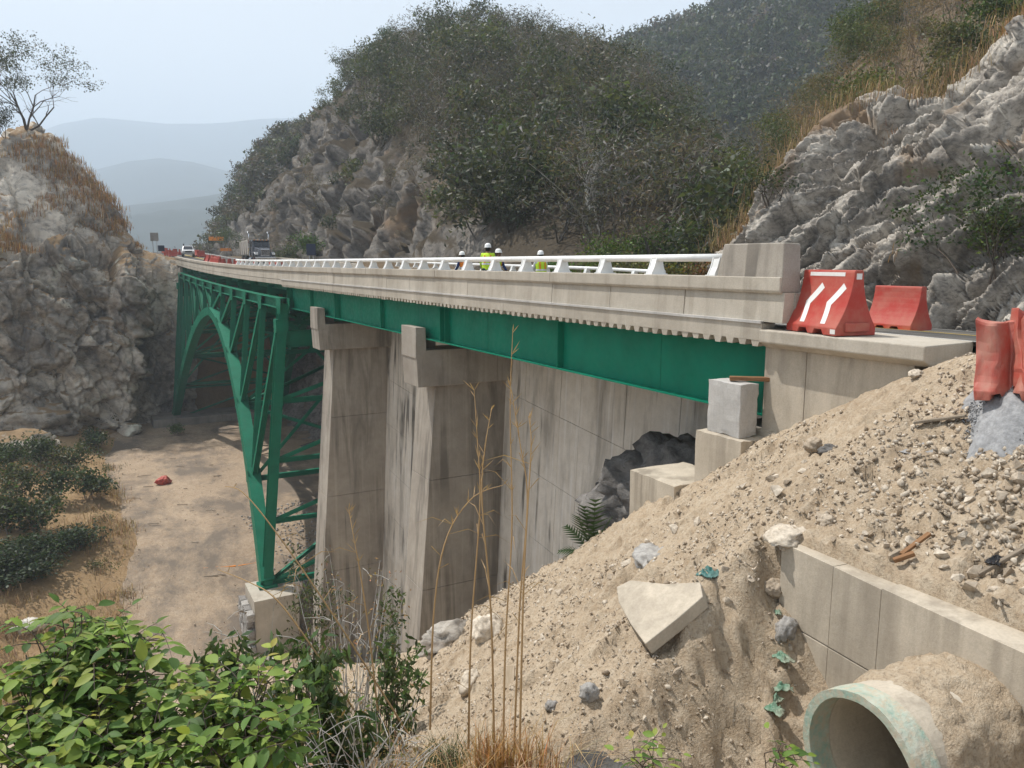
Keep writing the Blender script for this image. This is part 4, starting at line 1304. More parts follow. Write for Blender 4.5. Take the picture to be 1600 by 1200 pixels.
def tree_geo(seed, h=5.0, trunks=1, levels=4, spread=0.75, r=0.09, nleaf=700, leaf=0.35, clump=0.55, up=0.10, tri=True, minr=0.0, flat=0.0, lean=0.25, kids=(2, 4), upb=0.5, tipmin=1, droop=0.0, aspect=0.55):
    rs = np.random.default_rng(seed)
    B, tips = [], []
    for k in range(trunks):
        d = unit(np.array((rs.normal(0, lean), rs.normal(0, lean), 1.0)))
        grow(rs, np.array((rs.normal(0, .05*trunks), rs.normal(0, .05*trunks), -0.15)), d, h*0.34, r, levels, B, tips, up, kids, spread)
    P = np.array([t[0] for t in tips if t[3] <= tipmin])
    top = max(P[:, 2].max(), 0.1); f = h/top
    B = [([q*f for q in pts], rad) for pts, rad in B]; P = P*f
    if flat:
        P[:, 2] = P[:, 2]*(1-flat) + flat*h*(0.86 + 0.06*rs.normal(size=len(P)))
    bV, bQ = tubes(B, minr)
    if nleaf:
        C = P[rs.integers(0, len(P), nleaf)] + rs.normal(0, clump, (nleaf, 3))*np.array((1, 1, .6))
        C[:, 2] = np.maximum(C[:, 2], 0.1)
        lV, lF = (leaf_tris if tri else leaf_quads)(rs, C, leaf, upb, aspect, droop)
    else:
        lV, lF = np.zeros((0, 3)), np.zeros((0, 3 if tri else 4), int)
    return bV, bQ, lV, lF

def rotz(V, a): c, s = math.cos(a), math.sin(a); return np.stack([V[:, 0]*c - V[:, 1]*s, V[:, 0]*s + V[:, 1]*c, V[:, 2]], 1)

def plant(name, label, cat, geo, loc, scale=1.0, rz=0.0, tint=(0.05, 0.08, 0.03), bark='bark_grey', leafmat='leaf', group=None, crown='crown', trunk='trunk', tvar=0.25, seed=0):
    t = thing(name, label, cat, tuple(loc), 0, group)
    bV, bQ, lV, lF = geo
    o = np.array(loc)
    if len(bV): np_mesh(trunk, rotz(bV, rz)*scale + o, bQ, M[bark], t, smooth=True)
    if len(lV):
        rs = np.random.default_rng(seed+5)
        k = lF.shape[1]
        tv = np.array(tint)*(1 + tvar*rs.normal(0, 1, (len(lF), 1)))*(1 + 0.12*rs.normal(0, 1, (len(lF), 3)))
        np_mesh(crown, rotz(lV, rz)*scale + o, lF, M[leafmat], t, tint=np.clip(tv, 0.005, 1).repeat(k, 0))
    return t

def wood_mass(name, label, protos, places, rs):
    """many far plants that read as one mass: one object. places: (x, y, z, scale, proto, tint, barktint)"""
    VV, TT, QQ, CC, n0 = [], [], [], [], 0
    for x, y, z, s, pi, tint, btint in places:
        bV, bQ, lV, lF = protos[pi]
        a = rs.uniform(0, 6.28); ss = np.array((s*rs.uniform(.85, 1.2), s*rs.uniform(.85, 1.2), s))
        if len(bV):
            VV.append(rotz(bV*ss, a) + (x, y, z)); QQ.append(bQ + n0); n0 += len(bV)
            CC.append(np.broadcast_to(np.array(btint), (len(bV), 3)))
        if len(lV):
            VV.append(rotz(lV*ss, a) + (x, y, z)); TT.append(lF + n0); n0 += len(lV)
            nl = len(lF)
            tv = np.array(tint)*(1 + 0.22*rs.normal(0, 1, (nl, 1)))*(1 + 0.08*rs.normal(0, 1, (nl, 3)))
            CC.append(np.clip(tv, .004, 1).repeat(3, 0))
    o = np_mesh(name, np.concatenate(VV), [np.concatenate(QQ), np.concatenate(TT)], M['leaf'], tint=np.concatenate(CC))
    tag(o, label, None, None, 'stuff')
    return o

GREENS = [(0.064, 0.077, 0.044), (0.054, 0.065, 0.040), (0.086, 0.098, 0.050), (0.062, 0.067, 0.048), (0.078, 0.083, 0.053)]
BROWNS = [(0.104, 0.094, 0.080), (0.092, 0.086, 0.078), (0.128, 0.104, 0.080), (0.112, 0.108, 0.098), (0.080, 0.076, 0.070)]
BARKS = [(0.20, 0.185, 0.165), (0.11, 0.10, 0.09), (0.32, 0.30, 0.275)]
rs = np.random.default_rng(5)
protos = []
for k in range(3): protos.append(tree_geo(20+k, 5.0, 1, 3, 0.8, 0.09, 760, 0.31, 0.66, minr=0.03))                   # 0-2 leafy
for k in range(3): protos.append(tree_geo(30+k, 5.0, 2, 4, 0.65, 0.07, 560, 0.32, 0.60, minr=0.02, aspect=0.26, upb=0))     # 3-5 dry, twiggy
for k in range(2): protos.append(tree_geo(40+k, 2.4, 3, 2, 0.9, 0.04, 420, 0.30, 0.42, minr=0.02))                   # 6-7 bush
for k in range(2): protos.append(tree_geo(50+k, 2.2, 4, 3, 0.8, 0.03, 260, 0.30, 0.35, minr=0.012, aspect=0.2, upb=0))       # 8-9 dry bush

def patch(X, Y, s=0.05, seed=140): return fbm(np.stack([X, Y, 0*X], 1)*s, 4, seed)

# ---- wood on the centre hill
g = 2.75
gx, gy = np.meshgrid(np.arange(24, 125, g), np.arange(28, 205, g), indexing='ij')
X = gx.ravel() + rs.uniform(-1, 1, gx.size); Y = gy.ravel() + rs.uniform(-1, 1, gx.size)
z, t, b = hill.z_at(X, Y)
F, R = FR(X, Y)
rm = rockmask(X, Y); pt = patch(X, Y)
keep = (t > 0.03) & (t < 1.06) & (b < 0.42) & (rs.uniform(0, 1, len(X)) > np.where(rm > 0.5, 0.72, 0.02 + 0.12*np.clip(t-0.3, 0, 1)))
places = []
for x, y, zz, tt, q, m in zip(X[keep], Y[keep], z[keep], t[keep], pt[keep], rm[keep]):
    green = rs.uniform() < np.clip(0.26 + 1.2*q + (0.16 if y < 75 else 0) - (0.10 if tt > 0.6 else 0), 0.06, 0.85)
    small = rs.uniform() < (0.9 if m > 0.4 else 0.30)
    if green: pi = rs.integers(6, 8) if small else rs.integers(0, 3)
    else: pi = rs.integers(8, 10) if small else rs.integers(3, 6)
    tint = GREENS[rs.integers(5)] if green else BROWNS[rs.integers(5)]
    places.append((x, y, zz - 0.5, rs.uniform(.75, 1.45)*(1.0 if not small else 0.9)*(0.75 if tt > 0.9 else 1), pi, tint, BARKS[rs.integers(3)]))
print('centre wood', len(places))
wood_mass('hill_wood', 'dense dry scrub wood in grey brown and dull green covering the central hill', protos, places, rs)

# ---- wood on the ridge behind it, left
X = rs.uniform(25, 80, 420); Y = rs.uniform(160, 250, 420)
z, t, b = ridge.z_at(X, Y)
keep = (t > 0.25) & (t < 1.08)
fp = [tree_geo(60+k, 6.5, 1, 2, 0.9, 0.1, 125, 1.1, 1.05, minr=0.06) for k in range(3)]
rp = [tree_geo(64+k, 5.0, 1, 3, 0.8, 0.1, 230, 0.58, 0.6, minr=0.04) for k in range(3)]
places = [(x, y, zz-.4, rs.uniform(.8, 1.35), rs.integers(0, 3), GREENS[rs.integers(5)] if rs.uniform() < .4 else BROWNS[rs.integers(5)], BARKS[0]) for x, y, zz in zip(X[keep], Y[keep], z[keep])]
wood_mass('ridge_wood', 'hazy scrub wood on the ridge left of the central hill', rp, places, rs)

# ---- far wood on the hill behind, right
g = 5.0
gx, gy = np.meshgrid(np.arange(70, 400, g), np.arange(40, 400, g), indexing='ij')
X = gx.ravel() + rs.uniform(-2, 2, gx.size); Y = gy.ravel() + rs.uniform(-2, 2, gx.size)
z, t, b = back_hill.z_at(X, Y); pt = patch(X, Y, 0.012, 150)
z = z + 5*fbm(np.stack([X, Y, z], 1)*0.015, 4, 130)*sstep(0, 0.3, t)
keep = (t > 0.12) & (t < 1.05) & (b > 0.02) & (b < 0.62)
places = []
for x, y, zz, q in zip(X[keep], Y[keep], z[keep], pt[keep]):
    gr = rs.uniform() < np.clip(0.5 + 1.6*q, .1, .95)
    places.append((x, y, zz - 1.0, rs.uniform(.8, 1.5), rs.integers(3), GREENS[rs.integers(5)] if gr else BROWNS[rs.integers(5)], BARKS[1]))
print('far wood', len(places))
wood_mass('far_wood', 'hazy blue green wood covering the tall hill at the upper right', fp, places, rs)

# ---- scrub on the hillside above the right cliff
sp = []
for k in range(2): sp.append(tree_geo(70+k, 4.2, 1, 4, 0.75, 0.06, 1250, 0.20, 0.45, minr=0.014))
for k in range(3): sp.append(tree_geo(75+k, 4.6, 2, 4, 0.55, 0.05, 420, 0.16, 0.35, minr=0.008, aspect=0.22, upb=0))
for k in range(2): sp.append(tree_geo(80+k, 1.5, 4, 3, 0.8, 0.025, 800, 0.15, 0.26, minr=0.008))
for k in range(2): sp.append(tree_geo(85+k, 1.3, 4, 3, 0.6, 0.014, 500, 0.19, 0.24, minr=0.004, aspect=0.14, upb=0))
g = 1.55
gx, gy = np.meshgrid(np.arange(20, 85, g), np.arange(-8, 56, g), indexing='ij')
X = gx.ravel() + rs.uniform(-.7, .7, gx.size); Y = gy.ravel() + rs.uniform(-.7, .7, gx.size)
z, t, b = side_hill.z_at(X, Y); F, R = FR(X, Y)
keep = (t > -0.01) & (t < 1.05) & (b > 0.24) & (b < 0.80) & (rs.uniform(0, 1, len(X)) < np.where(F < 48, 0.95, 0.55))
places = []
pt = patch(X, Y, 0.09, 160)
for x, y, zz, tt, q, f in zip(X[keep], Y[keep], z[keep], t[keep], pt[keep], F[keep]):
    gr = rs.uniform() < np.clip(0.40 + 1.0*q, .1, .85); small = rs.uniform() < (0.6 if tt < 0.25 else 0.3)
    pi = (rs.integers(5, 7) if small else rs.integers(0, 2)) if gr else (rs.integers(7, 9) if small else rs.integers(2, 5))
    tint = [(0.10, 0.115, 0.04), (0.075, 0.10, 0.035), (0.12, 0.115, 0.055)][rs.integers(3)] if gr else [(0.20, 0.135, 0.075), (0.15, 0.12, 0.09), (0.24, 0.155, 0.08)][rs.integers(3)]
    places.append((x, y, zz - 0.15, rs.uniform(.6, 1.15), pi, tint, [(0.22, 0.19, 0.16), (0.14, 0.11, 0.085), (0.28, 0.23, 0.18)][rs.integers(3)]))
print('side wood', len(places))
wood_mass('hillside_scrub', 'dry thorn scrub and small trees on the slope above the right cliff', sp, places, rs)

# ---- trees one can tell apart
def umbrella_tree(seed, h, nleaf, leaf, **kw):
    return tree_geo(seed, h, 4, 4, 0.70, 0.13, nleaf, leaf, 0.42, up=0.03, flat=0.35, lean=0.38, tri=False, minr=0.012, tipmin=0, upb=1.2, **kw)
p = at(42, 203, Y=113.5)
plant('umbrella_tree', 'flat-topped thin tree standing alone on the left rock summit', 'tree', umbrella_tree(3, 11.2, 6000, 0.25), p, 1.0, 0.4, (0.060, 0.066, 0.045), 'bark_dark')
for i, (u, v, Y, sc, lab, tn, sd) in enumerate([
        (8, 215, 112, 0.62, 'dark bushy tree low behind the umbrella tree at the left edge', (0.045, 0.05, 0.04), 31),
        (-25, 230, 111, 0.8, 'dark tree cut off by the left edge beside the summit', (0.045, 0.052, 0.04), 32)]):
    plant('dark_tree', lab, 'tree', tree_geo(sd, 7, 2, 4, 0.8, 0.09, 1500, 0.3, 0.5, tri=False, minr=0.012), at(u, v, Y=Y), sc, i*1.3, tn, 'bark_dark', group='trees on the left rock summit')
def hill_pt(u, v):
    """where the bearing of a photo point meets the centre hill"""
    d, f = ray(u, v); s = np.linspace(30, 175, 1500)/f
    Q = d[None]*s[:, None]
    z, t, b = hill.z_at(Q[:, 0], Q[:, 1])
    k = np.argmax(z > Q[:, 2]) if (z > Q[:, 2]).any() else np.argmin(np.abs(Q[:, 2]-z))
    return np.array((Q[k, 0], Q[k, 1], z[k]))
sky_trees = [
    (908, 98, 5.6, 'umbrella', 'flat-topped green tree on the skyline right of the hill summit', (0.055, 0.07, 0.035)),
    (880, 86, 4.2, 'umbrella', 'smaller flat-topped tree just left of the skyline umbrella tree', (0.055, 0.065, 0.04)),
    (590, 88, 6.2, 'leafy', 'green leafy tree leaning out at the upper left of the hill skyline', (0.05, 0.085, 0.035)),
    (552, 112, 4.4, 'leafy', 'round green tree lowest on the left skyline of the hill', (0.045, 0.07, 0.03)),
    (655, 62, 6.5, 'bare', 'bare grey tree standing on the skyline left of the summit', None),
    (690, 50, 6.0, 'bare', 'bare grey tree on the hill summit, next to the leafy crown', None),
    (735, 50, 7.5, 'leafy', 'tall green tree on the very top of the hill', (0.05, 0.08, 0.035)),
    (790, 58, 8.5, 'bare', 'tall bare trunk tree on the summit against the sky', None),
    (812, 66, 6.0, 'bare', 'bare twiggy tree right of the tall bare trunk', None),
    (835, 78, 5.0, 'leafy', 'dark green tree on the skyline right of the bare trees', (0.045, 0.06, 0.035))]
for i, (u, v, h, kind, lab, tn) in enumerate(sky_trees):
    q = hill_pt(u, v + 14)
    if kind == 'umbrella': geo = umbrella_tree(90+i, h, 900, 0.30)
    elif kind == 'leafy': geo = tree_geo(90+i, h, 1, 4, 0.8, 0.1, 1300, 0.32, 0.5, tri=False, minr=0.012)
    else: geo = tree_geo(90+i, h, 1, 5, 0.5, 0.085, 0, 0.3, 0.3, up=0.16, tri=False, kids=(2, 3))
    plant({'umbrella': 'umbrella_tree', 'leafy': 'leafy_tree', 'bare': 'bare_tree'}[kind], lab, 'tree', geo, q - (0, 0, .2), 1.0, i*0.9, tn or (0.1, 0.1, 0.1), 'bark_grey' if kind == 'bare' else 'bark_dark', group='trees on the hill skyline', seed=i)
# white-blossom and pale-limbed trees standing out on the hill
for i, (u, v, h, lab) in enumerate([
        (905, 128, 5.0, 'white-blossomed tree high on the wooded hill below the skyline'),
        (1012, 246, 4.2, 'white-blossomed tree on the right flank of the wooded hill'),
        (860, 322, 4.2, 'pale-limbed tree with creamy blossom at the foot of the hill')]):
    q = hill_pt(u, v)
    geo = tree_geo(120+i, h, 2, 4, 0.8, 0.09, 260, 0.20, 0.22, tri=False, tipmin=0)
    plant('blossom_tree', lab, 'tree', geo, q, 1.0, i*2.0, (0.62, 0.60, 0.42), 'bark_pale', group='blossoming trees on the hill', crown='blossom', seed=i)
for i, (u, v, h, lab) in enumerate([
        (925, 335, 4.6, 'pale forked bare tree low on the hill left of the green thicket'),
        (968, 300, 5.5, 'pale bare tree leaning in the middle of the wooded hill'),
        (790, 320, 5.0, 'pale slanting bare tree on the hill above the workers'),
        (1080, 315, 5.0, 'pale crooked bare tree in the gully left of the white cliff')]):
    q = hill_pt(u, v)
    plant('bare_tree', lab, 'tree', tree_geo(130+i, h, 2, 4, 0.85, 0.10, 0, up=0.06, tri=False, lean=0.4), q + (-1.5, -2.0, 0.3), 1.0, i, (0.1, 0.1, 0.1), 'bark_pale', group='pale bare trees on the hill')
# green shrubs behind the rail, between the hill foot and the cliff
shr = [(925, 398, 40, 1.9, (0.10, 0.125, 0.03)), (965, 380, 42, 2.8, (0.085, 0.12, 0.03)), (1005, 360, 44, 3.6, (0.08, 0.125, 0.03)), (1050, 350, 44, 3.8, (0.07, 0.11, 0.03)),
       (1090, 345, 42, 3.4, (0.085, 0.12, 0.035)), (1120, 350, 39, 2.9, (0.11, 0.12, 0.045)), (1060, 395, 36, 1.6, (0.13, 0.125, 0.03)), (990, 400, 38, 1.7, (0.12, 0.12, 0.05)), (865, 398, 46, 1.6, (0.06, 0.13, 0.03)), (1100, 385, 35, 1.8, (0.20, 0.12, 0.06))]
SHL = ['small yellow green shrub at the left end of the thicket behind the rail', 'medium green shrub left of the tallest ones behind the rail', 'tall bright green shrub in the thicket behind the rail', 'tallest dark green shrub in the middle of the thicket',
       'broad green shrub right of the tallest shrub', 'olive shrub next to the white cliff foot', 'low yellow shrub just above the white rail', 'low olive shrub just above the rail, left of the yellow one', 'bright green small shrub beside the worker nearest the block', 'dry rust-brown shrub against the cliff foot']
for i, (u, v, F, h, tn) in enumerate(shr):
    x, y, _ = at(u, 408, F=F)
    plant('shrub', SHL[i], 'shrub', tree_geo(140+i, h, 3, 3, 0.85, 0.05, int(900 + 420*h), 0.17, 0.20+.09*h, tri=False, minr=0.006), (x, y, float(road_z(20.5, y)) - 0.25), 1.0, i*0.7, tn, 'bark_grey', group='shrubs behind the far rail', seed=i)
# foot-of-hill growth near the truck
for i, (u, v, F, h, tn, lab) in enumerate([(462, 392, 92, 4.0, (0.06, 0.10, 0.03), 'green bush at the hill foot right of the truck'), (440, 400, 100, 2.6, (0.07, 0.085, 0.04), 'olive bush at the hill foot beside the truck'), (362, 390, 150, 5.0, (0.06, 0.085, 0.04), 'leafy bush behind the orange road signs')]):
    x, y, _ = at(u, 405, F=F); x = max(x, 22.8)
    plant('bush', lab, 'bush', tree_geo(160+i, h, 3, 3, 0.85, 0.05, 1500, 0.26, 0.5, tri=False, minr=0.01), (x, y, float(road_z(20.5, y)) - 0.3), 1.0, i, tn, 'bark_grey', group='bushes at the hill foot', seed=i)

# plants on the right cliff
def cliff_pt(u, v):
    d, f = ray(u, v)
    D = CLIFF_P
    Fq, Rq = FR(D[:, 0], D[:, 1])
    depth = Fq*math.cos(PITCH) - D[:, 2]*math.sin(PITCH)
    uu = 800 + FPX*Rq/depth
    vv = 600 - FPX*(D[:, 2]*math.cos(PITCH) + Fq*math.sin(PITCH))/depth
    k = np.argmin(((uu-u)**2 + (vv-v)**2) + np.where(depth < 0, 1e9, 0) + depth*3)
    return D[k]
for i, (u, v, h, n, tn, lab) in enumerate([
        (1545, 425, 3.0, 1500, (0.055, 0.082, 0.03), 'dark green bush growing out of the white cliff'),
        (1590, 440, 2.2, 1000, (0.075, 0.095, 0.03), 'lighter bush at the right edge below the dark cliff bush'),
        (1480, 345, 1.7, 450, (0.055, 0.075, 0.03), 'thin leafy sapling on the cliff left of the dark bush'),
        (1215, 312, 1.5, 500, (0.06, 0.07, 0.035), 'small olive bush on the left shoulder of the white cliff')]):
    q = cliff_pt(u, v)
    plant('cliff_bush', lab, 'bush', tree_geo(170+i, h, 3, 4, 0.95, 0.035, n, 0.125, 0.20, tri=False, minr=0.004, lean=0.5), q + (-0.1, -0.05, -0.1), 1.0, i, tn, 'bark_dark', 'leaf_glossy', group='bushes on the white cliff', seed=i)
# dry grass tufts on the cliff and at its crest, dry grass on the left summit: nobody could count it
def grass_mass(name, label, P, rs, n, h, w, tint, lean=0.35, spread=0.2):
    """blades: bent narrow ribbons, two segments each"""
    base = P[rs.integers(0, len(P), n)] + rs.normal(0, spread, (n, 3))*np.array((1, 1, 0.15))
    a = rs.uniform(0, 6.28, n); d = np.stack([np.cos(a), np.sin(a), 0*a], 1); s = np.stack([-np.sin(a), np.cos(a), 0*a], 1)
    hh = h*rs.uniform(.45, 1.25, n)[:, None]; ln = lean*rs.uniform(.2, 1.6, n)[:, None]
    up = np.array((0, 0, 1.0))
    m1 = base + up*hh*.55 + d*hh*ln*.25; m2 = base + up*hh*(1-.25*ln) + d*hh*ln
    ww = w*rs.uniform(.6, 1.3, n)[:, None]
    V = np.stack([base - s*ww*.5, base + s*ww*.5, m1 + s*ww*.4, m1 - s*ww*.4, m2], 1).reshape(-1, 3)
    i = np.arange(n)*5
    Q = np.stack([i, i+1, i+2, i+3], 1); T = np.stack([i+3, i+2, i+4], 1)
    tv = np.array(tint)*(1 + .28*rs.normal(0, 1, (n, 1)))*(1 + .08*rs.normal(0, 1, (n, 3)))
    o = np_mesh(name, V, [Q, T], M['dry'], tint=np.clip(tv, .01, 1).repeat(5, 0))
    return tag(o, label, None, None, 'stuff')
Fq, Rq = FR(LEFT_P[:, 0], LEFT_P[:, 1])
nz = grid_normals(LEFT_P, 270, 300); nz *= np.sign(nz[:, 2:3])
gp = fbm(LEFT_P*0.13, 4, 180)
sel = (LEFT_P[:, 2] > 0.8) & (nz[:, 2] > 0.40) & (LEFT_P[:, 1] < 117) & (gp > 0.06) & (LEFT_P[:, 0] > -45)
grass_mass('dry_grass', 'rust coloured dry grass over the top of the left cliff', LEFT_P[sel], rs, 15000, 0.8, 0.06, (0.33, 0.20, 0.105), spread=0.5)
sel = (CLIFF_P[:, 2] > -1.0)
gp = fbm(CLIFF_P*0.35, 4, 181)
q = CLIFF_P[sel & (gp > 0.33)]
grass_mass('dry_grass', 'tufts of rusty dry grass in the joints of the white cliff', q, rs, 5200, 0.42, 0.018, (0.34, 0.205, 0.11), 0.8, 0.08)
F_, R_q = FR(CLIFF_P[:, 0], CLIFF_P[:, 1])
row = CLIFF_P.reshape(300, 430, 3)[210:245, :330].reshape(-1, 3)
grass_mass('dry_grass', 'fringe of straw coloured grass along the crest of the white cliff', row, rs, 4200, 0.75, 0.022, (0.30, 0.21, 0.125), 0.6, 0.5)
X = rs.uniform(-26, 1.2, 2500); Y = rs.uniform(34, 92, 2500)
lp = np.stack([X, Y, left_slope_z(X, Y)], 1)
e = 0.6 + 0.035*(Y - 50) + 1.2*np.sin(Y*0.13)
lp = lp[(X < e + 1.2*fbm(lp*0.4, 3, 183)) & (X > e - 11) & (fbm(lp*0.22, 4, 182) > 0.02)]
grass_mass('dry_grass', 'orange dry grass along the left edge of the gravel platform', lp, rs, 15000, 0.6, 0.04, (0.34, 0.24, 0.145), 0.7, 0.45)

# shrubs on the slope left of the platform
LS = []
rsl = np.random.default_rng(77)
def slope_pt(u, v):
    d, f = ray(u, v); s = np.linspace(20, 120, 1500)/f
    Q = d[None]*s[:, None]; z = left_slope_z(Q[:, 0].copy(), Q[:, 1].copy())
    k = np.argmax(z > Q[:, 2]); return np.array((Q[k, 0], Q[k, 1], z[k]))
spots = [(20, 742, 3.0, 0), (70, 735, 3.2, 0), (118, 742, 3.0, 1), (40, 785, 3.0, 1), (95, 790, 2.8, 0), (135, 775, 2.3, 0), (8, 830, 2.6, 1), (60, 830, 2.6, 0),
         (20, 880, 2.2, 2), (60, 875, 2.1, 2), (95, 862, 1.9, 2), (125, 850, 1.6, 2), (18, 920, 2.0, 2), (55, 905, 1.8, 2), (-20, 905, 2.2, 2), (148, 700, 1.8, 0), (165, 665, 2.6, 3), (125, 655, 2.8, 3), (190, 655, 1.9, 3)]
TN = {0: (0.050, 0.072, 0.030), 1: (0.065, 0.078, 0.035), 2: (0.038, 0.058, 0.024), 3: (0.085, 0.075, 0.045)}
SL_ = ['dark green shrub at the left edge, right under the grey outcrop', 'dark green shrub in the upper middle of the left slope thicket', 'olive shrub at the upper right of the slope thicket', 'olive shrub in the middle of the slope thicket near the left edge',
       'dark shrub in the middle of the slope thicket, nearer the platform', 'dark rounded shrub reaching farthest onto the gravel platform', 'olive shrub at the left edge just above the low hedge', 'dark shrub just above the low hedge by the dry grass',
       'low dark hedge shrub at the upper left of the hedge clump', 'low dark hedge shrub in the middle of the hedge clump', 'low dark hedge shrub second from the platform end of the clump', 'small low hedge shrub at the platform end of the clump', 'low hedge shrub at the bottom left of the clump', 'low hedge shrub at the bottom right of the clump', 'low hedge shrub cut by the left edge of the view',
       'small dark shrub alone between thicket and platform', 'brownish shrub at the cliff foot beside the platform corner', 'brownish shrub at the cliff foot behind the tan boulder', 'smallest brownish shrub at the cliff foot, nearest the arch']
grp = {0: 'dark shrubs on the left slope', 1: 'olive shrubs on the left slope', 2: 'hedge-like shrubs on the left slope', 3: 'brown shrubs at the cliff foot'}
for i, (u, v, h, kd) in enumerate(spots):
    q = slope_pt(u, v)
    geo = tree_geo(200+i, h, 4, 3, 1.0, 0.045, 1500 if kd == 2 else 1300, 0.20 if kd == 2 else 0.25, 0.34, tri=False, minr=0.008)
    plant('slope_shrub', SL_[i], 'shrub', geo, q - (0, 0, .15), np.array((1.35, 1.35, 0.8)) if kd == 2 else 1.1, i*0.8, TN[kd], 'bark_grey', group=grp[kd], seed=i)
q = at_floor(276, 681)
plant('small_bush', 'small bright green bush before the dark far plinth', 'bush', tree_geo(230, 1.5, 4, 3, .9, .03, 900, .17, .22, tri=False, minr=.006), q, 1.0, 0, (0.085, 0.13, 0.03), 'bark_grey')
for i, (u, v, h, lab) in enumerate([(172, 742, 1.1, 'small weed on the gravel platform near the left slope'), (165, 822, 0.9, 'thin weed on the platform edge above the white bag'), (160, 905, 1.0, 'dry green weed tuft at the platform edge')]):
    q = at_floor(u, v)
    plant('weed', lab, 'weed', tree_geo(235+i, h, 4, 2, .9, .02, 350, .12, .18, tri=False), q, 1.0, i, (0.08, 0.10, 0.04), 'bark_grey')

# ---- foreground leafy bush: each large leaf an object, the rest joined
def leaf_mesh(name, L, W, fold, curl, tint, rows=5):
    V, Q = [], []
    for i in range(rows+1):
        t = i/rows
        w = W*(math.sin(math.pi*min(1, t**0.85))**0.85 if 0 < t < 1 else 0.0) + (0.02*W)
        z = -curl*L*t*t
        V += [(-w/2, L*t, z + fold*w*0.5), (0, L*t, z), (w/2, L*t, z + fold*w*0.5)]
    for i in range(rows):
        a = i*3
        Q += [(a, a+1, a+4, a+3), (a+1, a+2, a+5, a+4)]
    return np.array(V), np.array(Q)
LEAFV = []
ltints = [(0.17, 0.265, 0.05), (0.135, 0.22, 0.047), (0.21, 0.295, 0.06), (0.095, 0.17, 0.04), (0.26, 0.31, 0.065), (0.075, 0.14, 0.035), (0.32, 0.29, 0.07)]
for i, tn in enumerate(ltints):
    V, Q = leaf_mesh('leaf', 1.0, 0.46 + 0.03*(i % 3), 0.28, 0.10 + 0.05*(i % 4), tn)
    me = bpy.data.meshes.new('leaf')
    me.from_pydata(V.tolist(), [], Q.tolist())
    a = me.color_attributes.new('tint', 'FLOAT_COLOR', 'POINT')
    tt = np.ones((len(V), 4), np.float32); tt[:, :3] = tn
    a.data.foreach_set('color', tt.ravel()); me.materials.append(M['leaf_glossy'])
    me.polygons.foreach_set('use_smooth', np.ones(len(me.polygons), bool))
    LEAFV.append((V, Q, tn, me))

def frame(d, upv):
    y = unit(d); x = unit(np.cross(y, upv)); z = np.cross(x, y)
    return np.stack([x, y, z], 1)

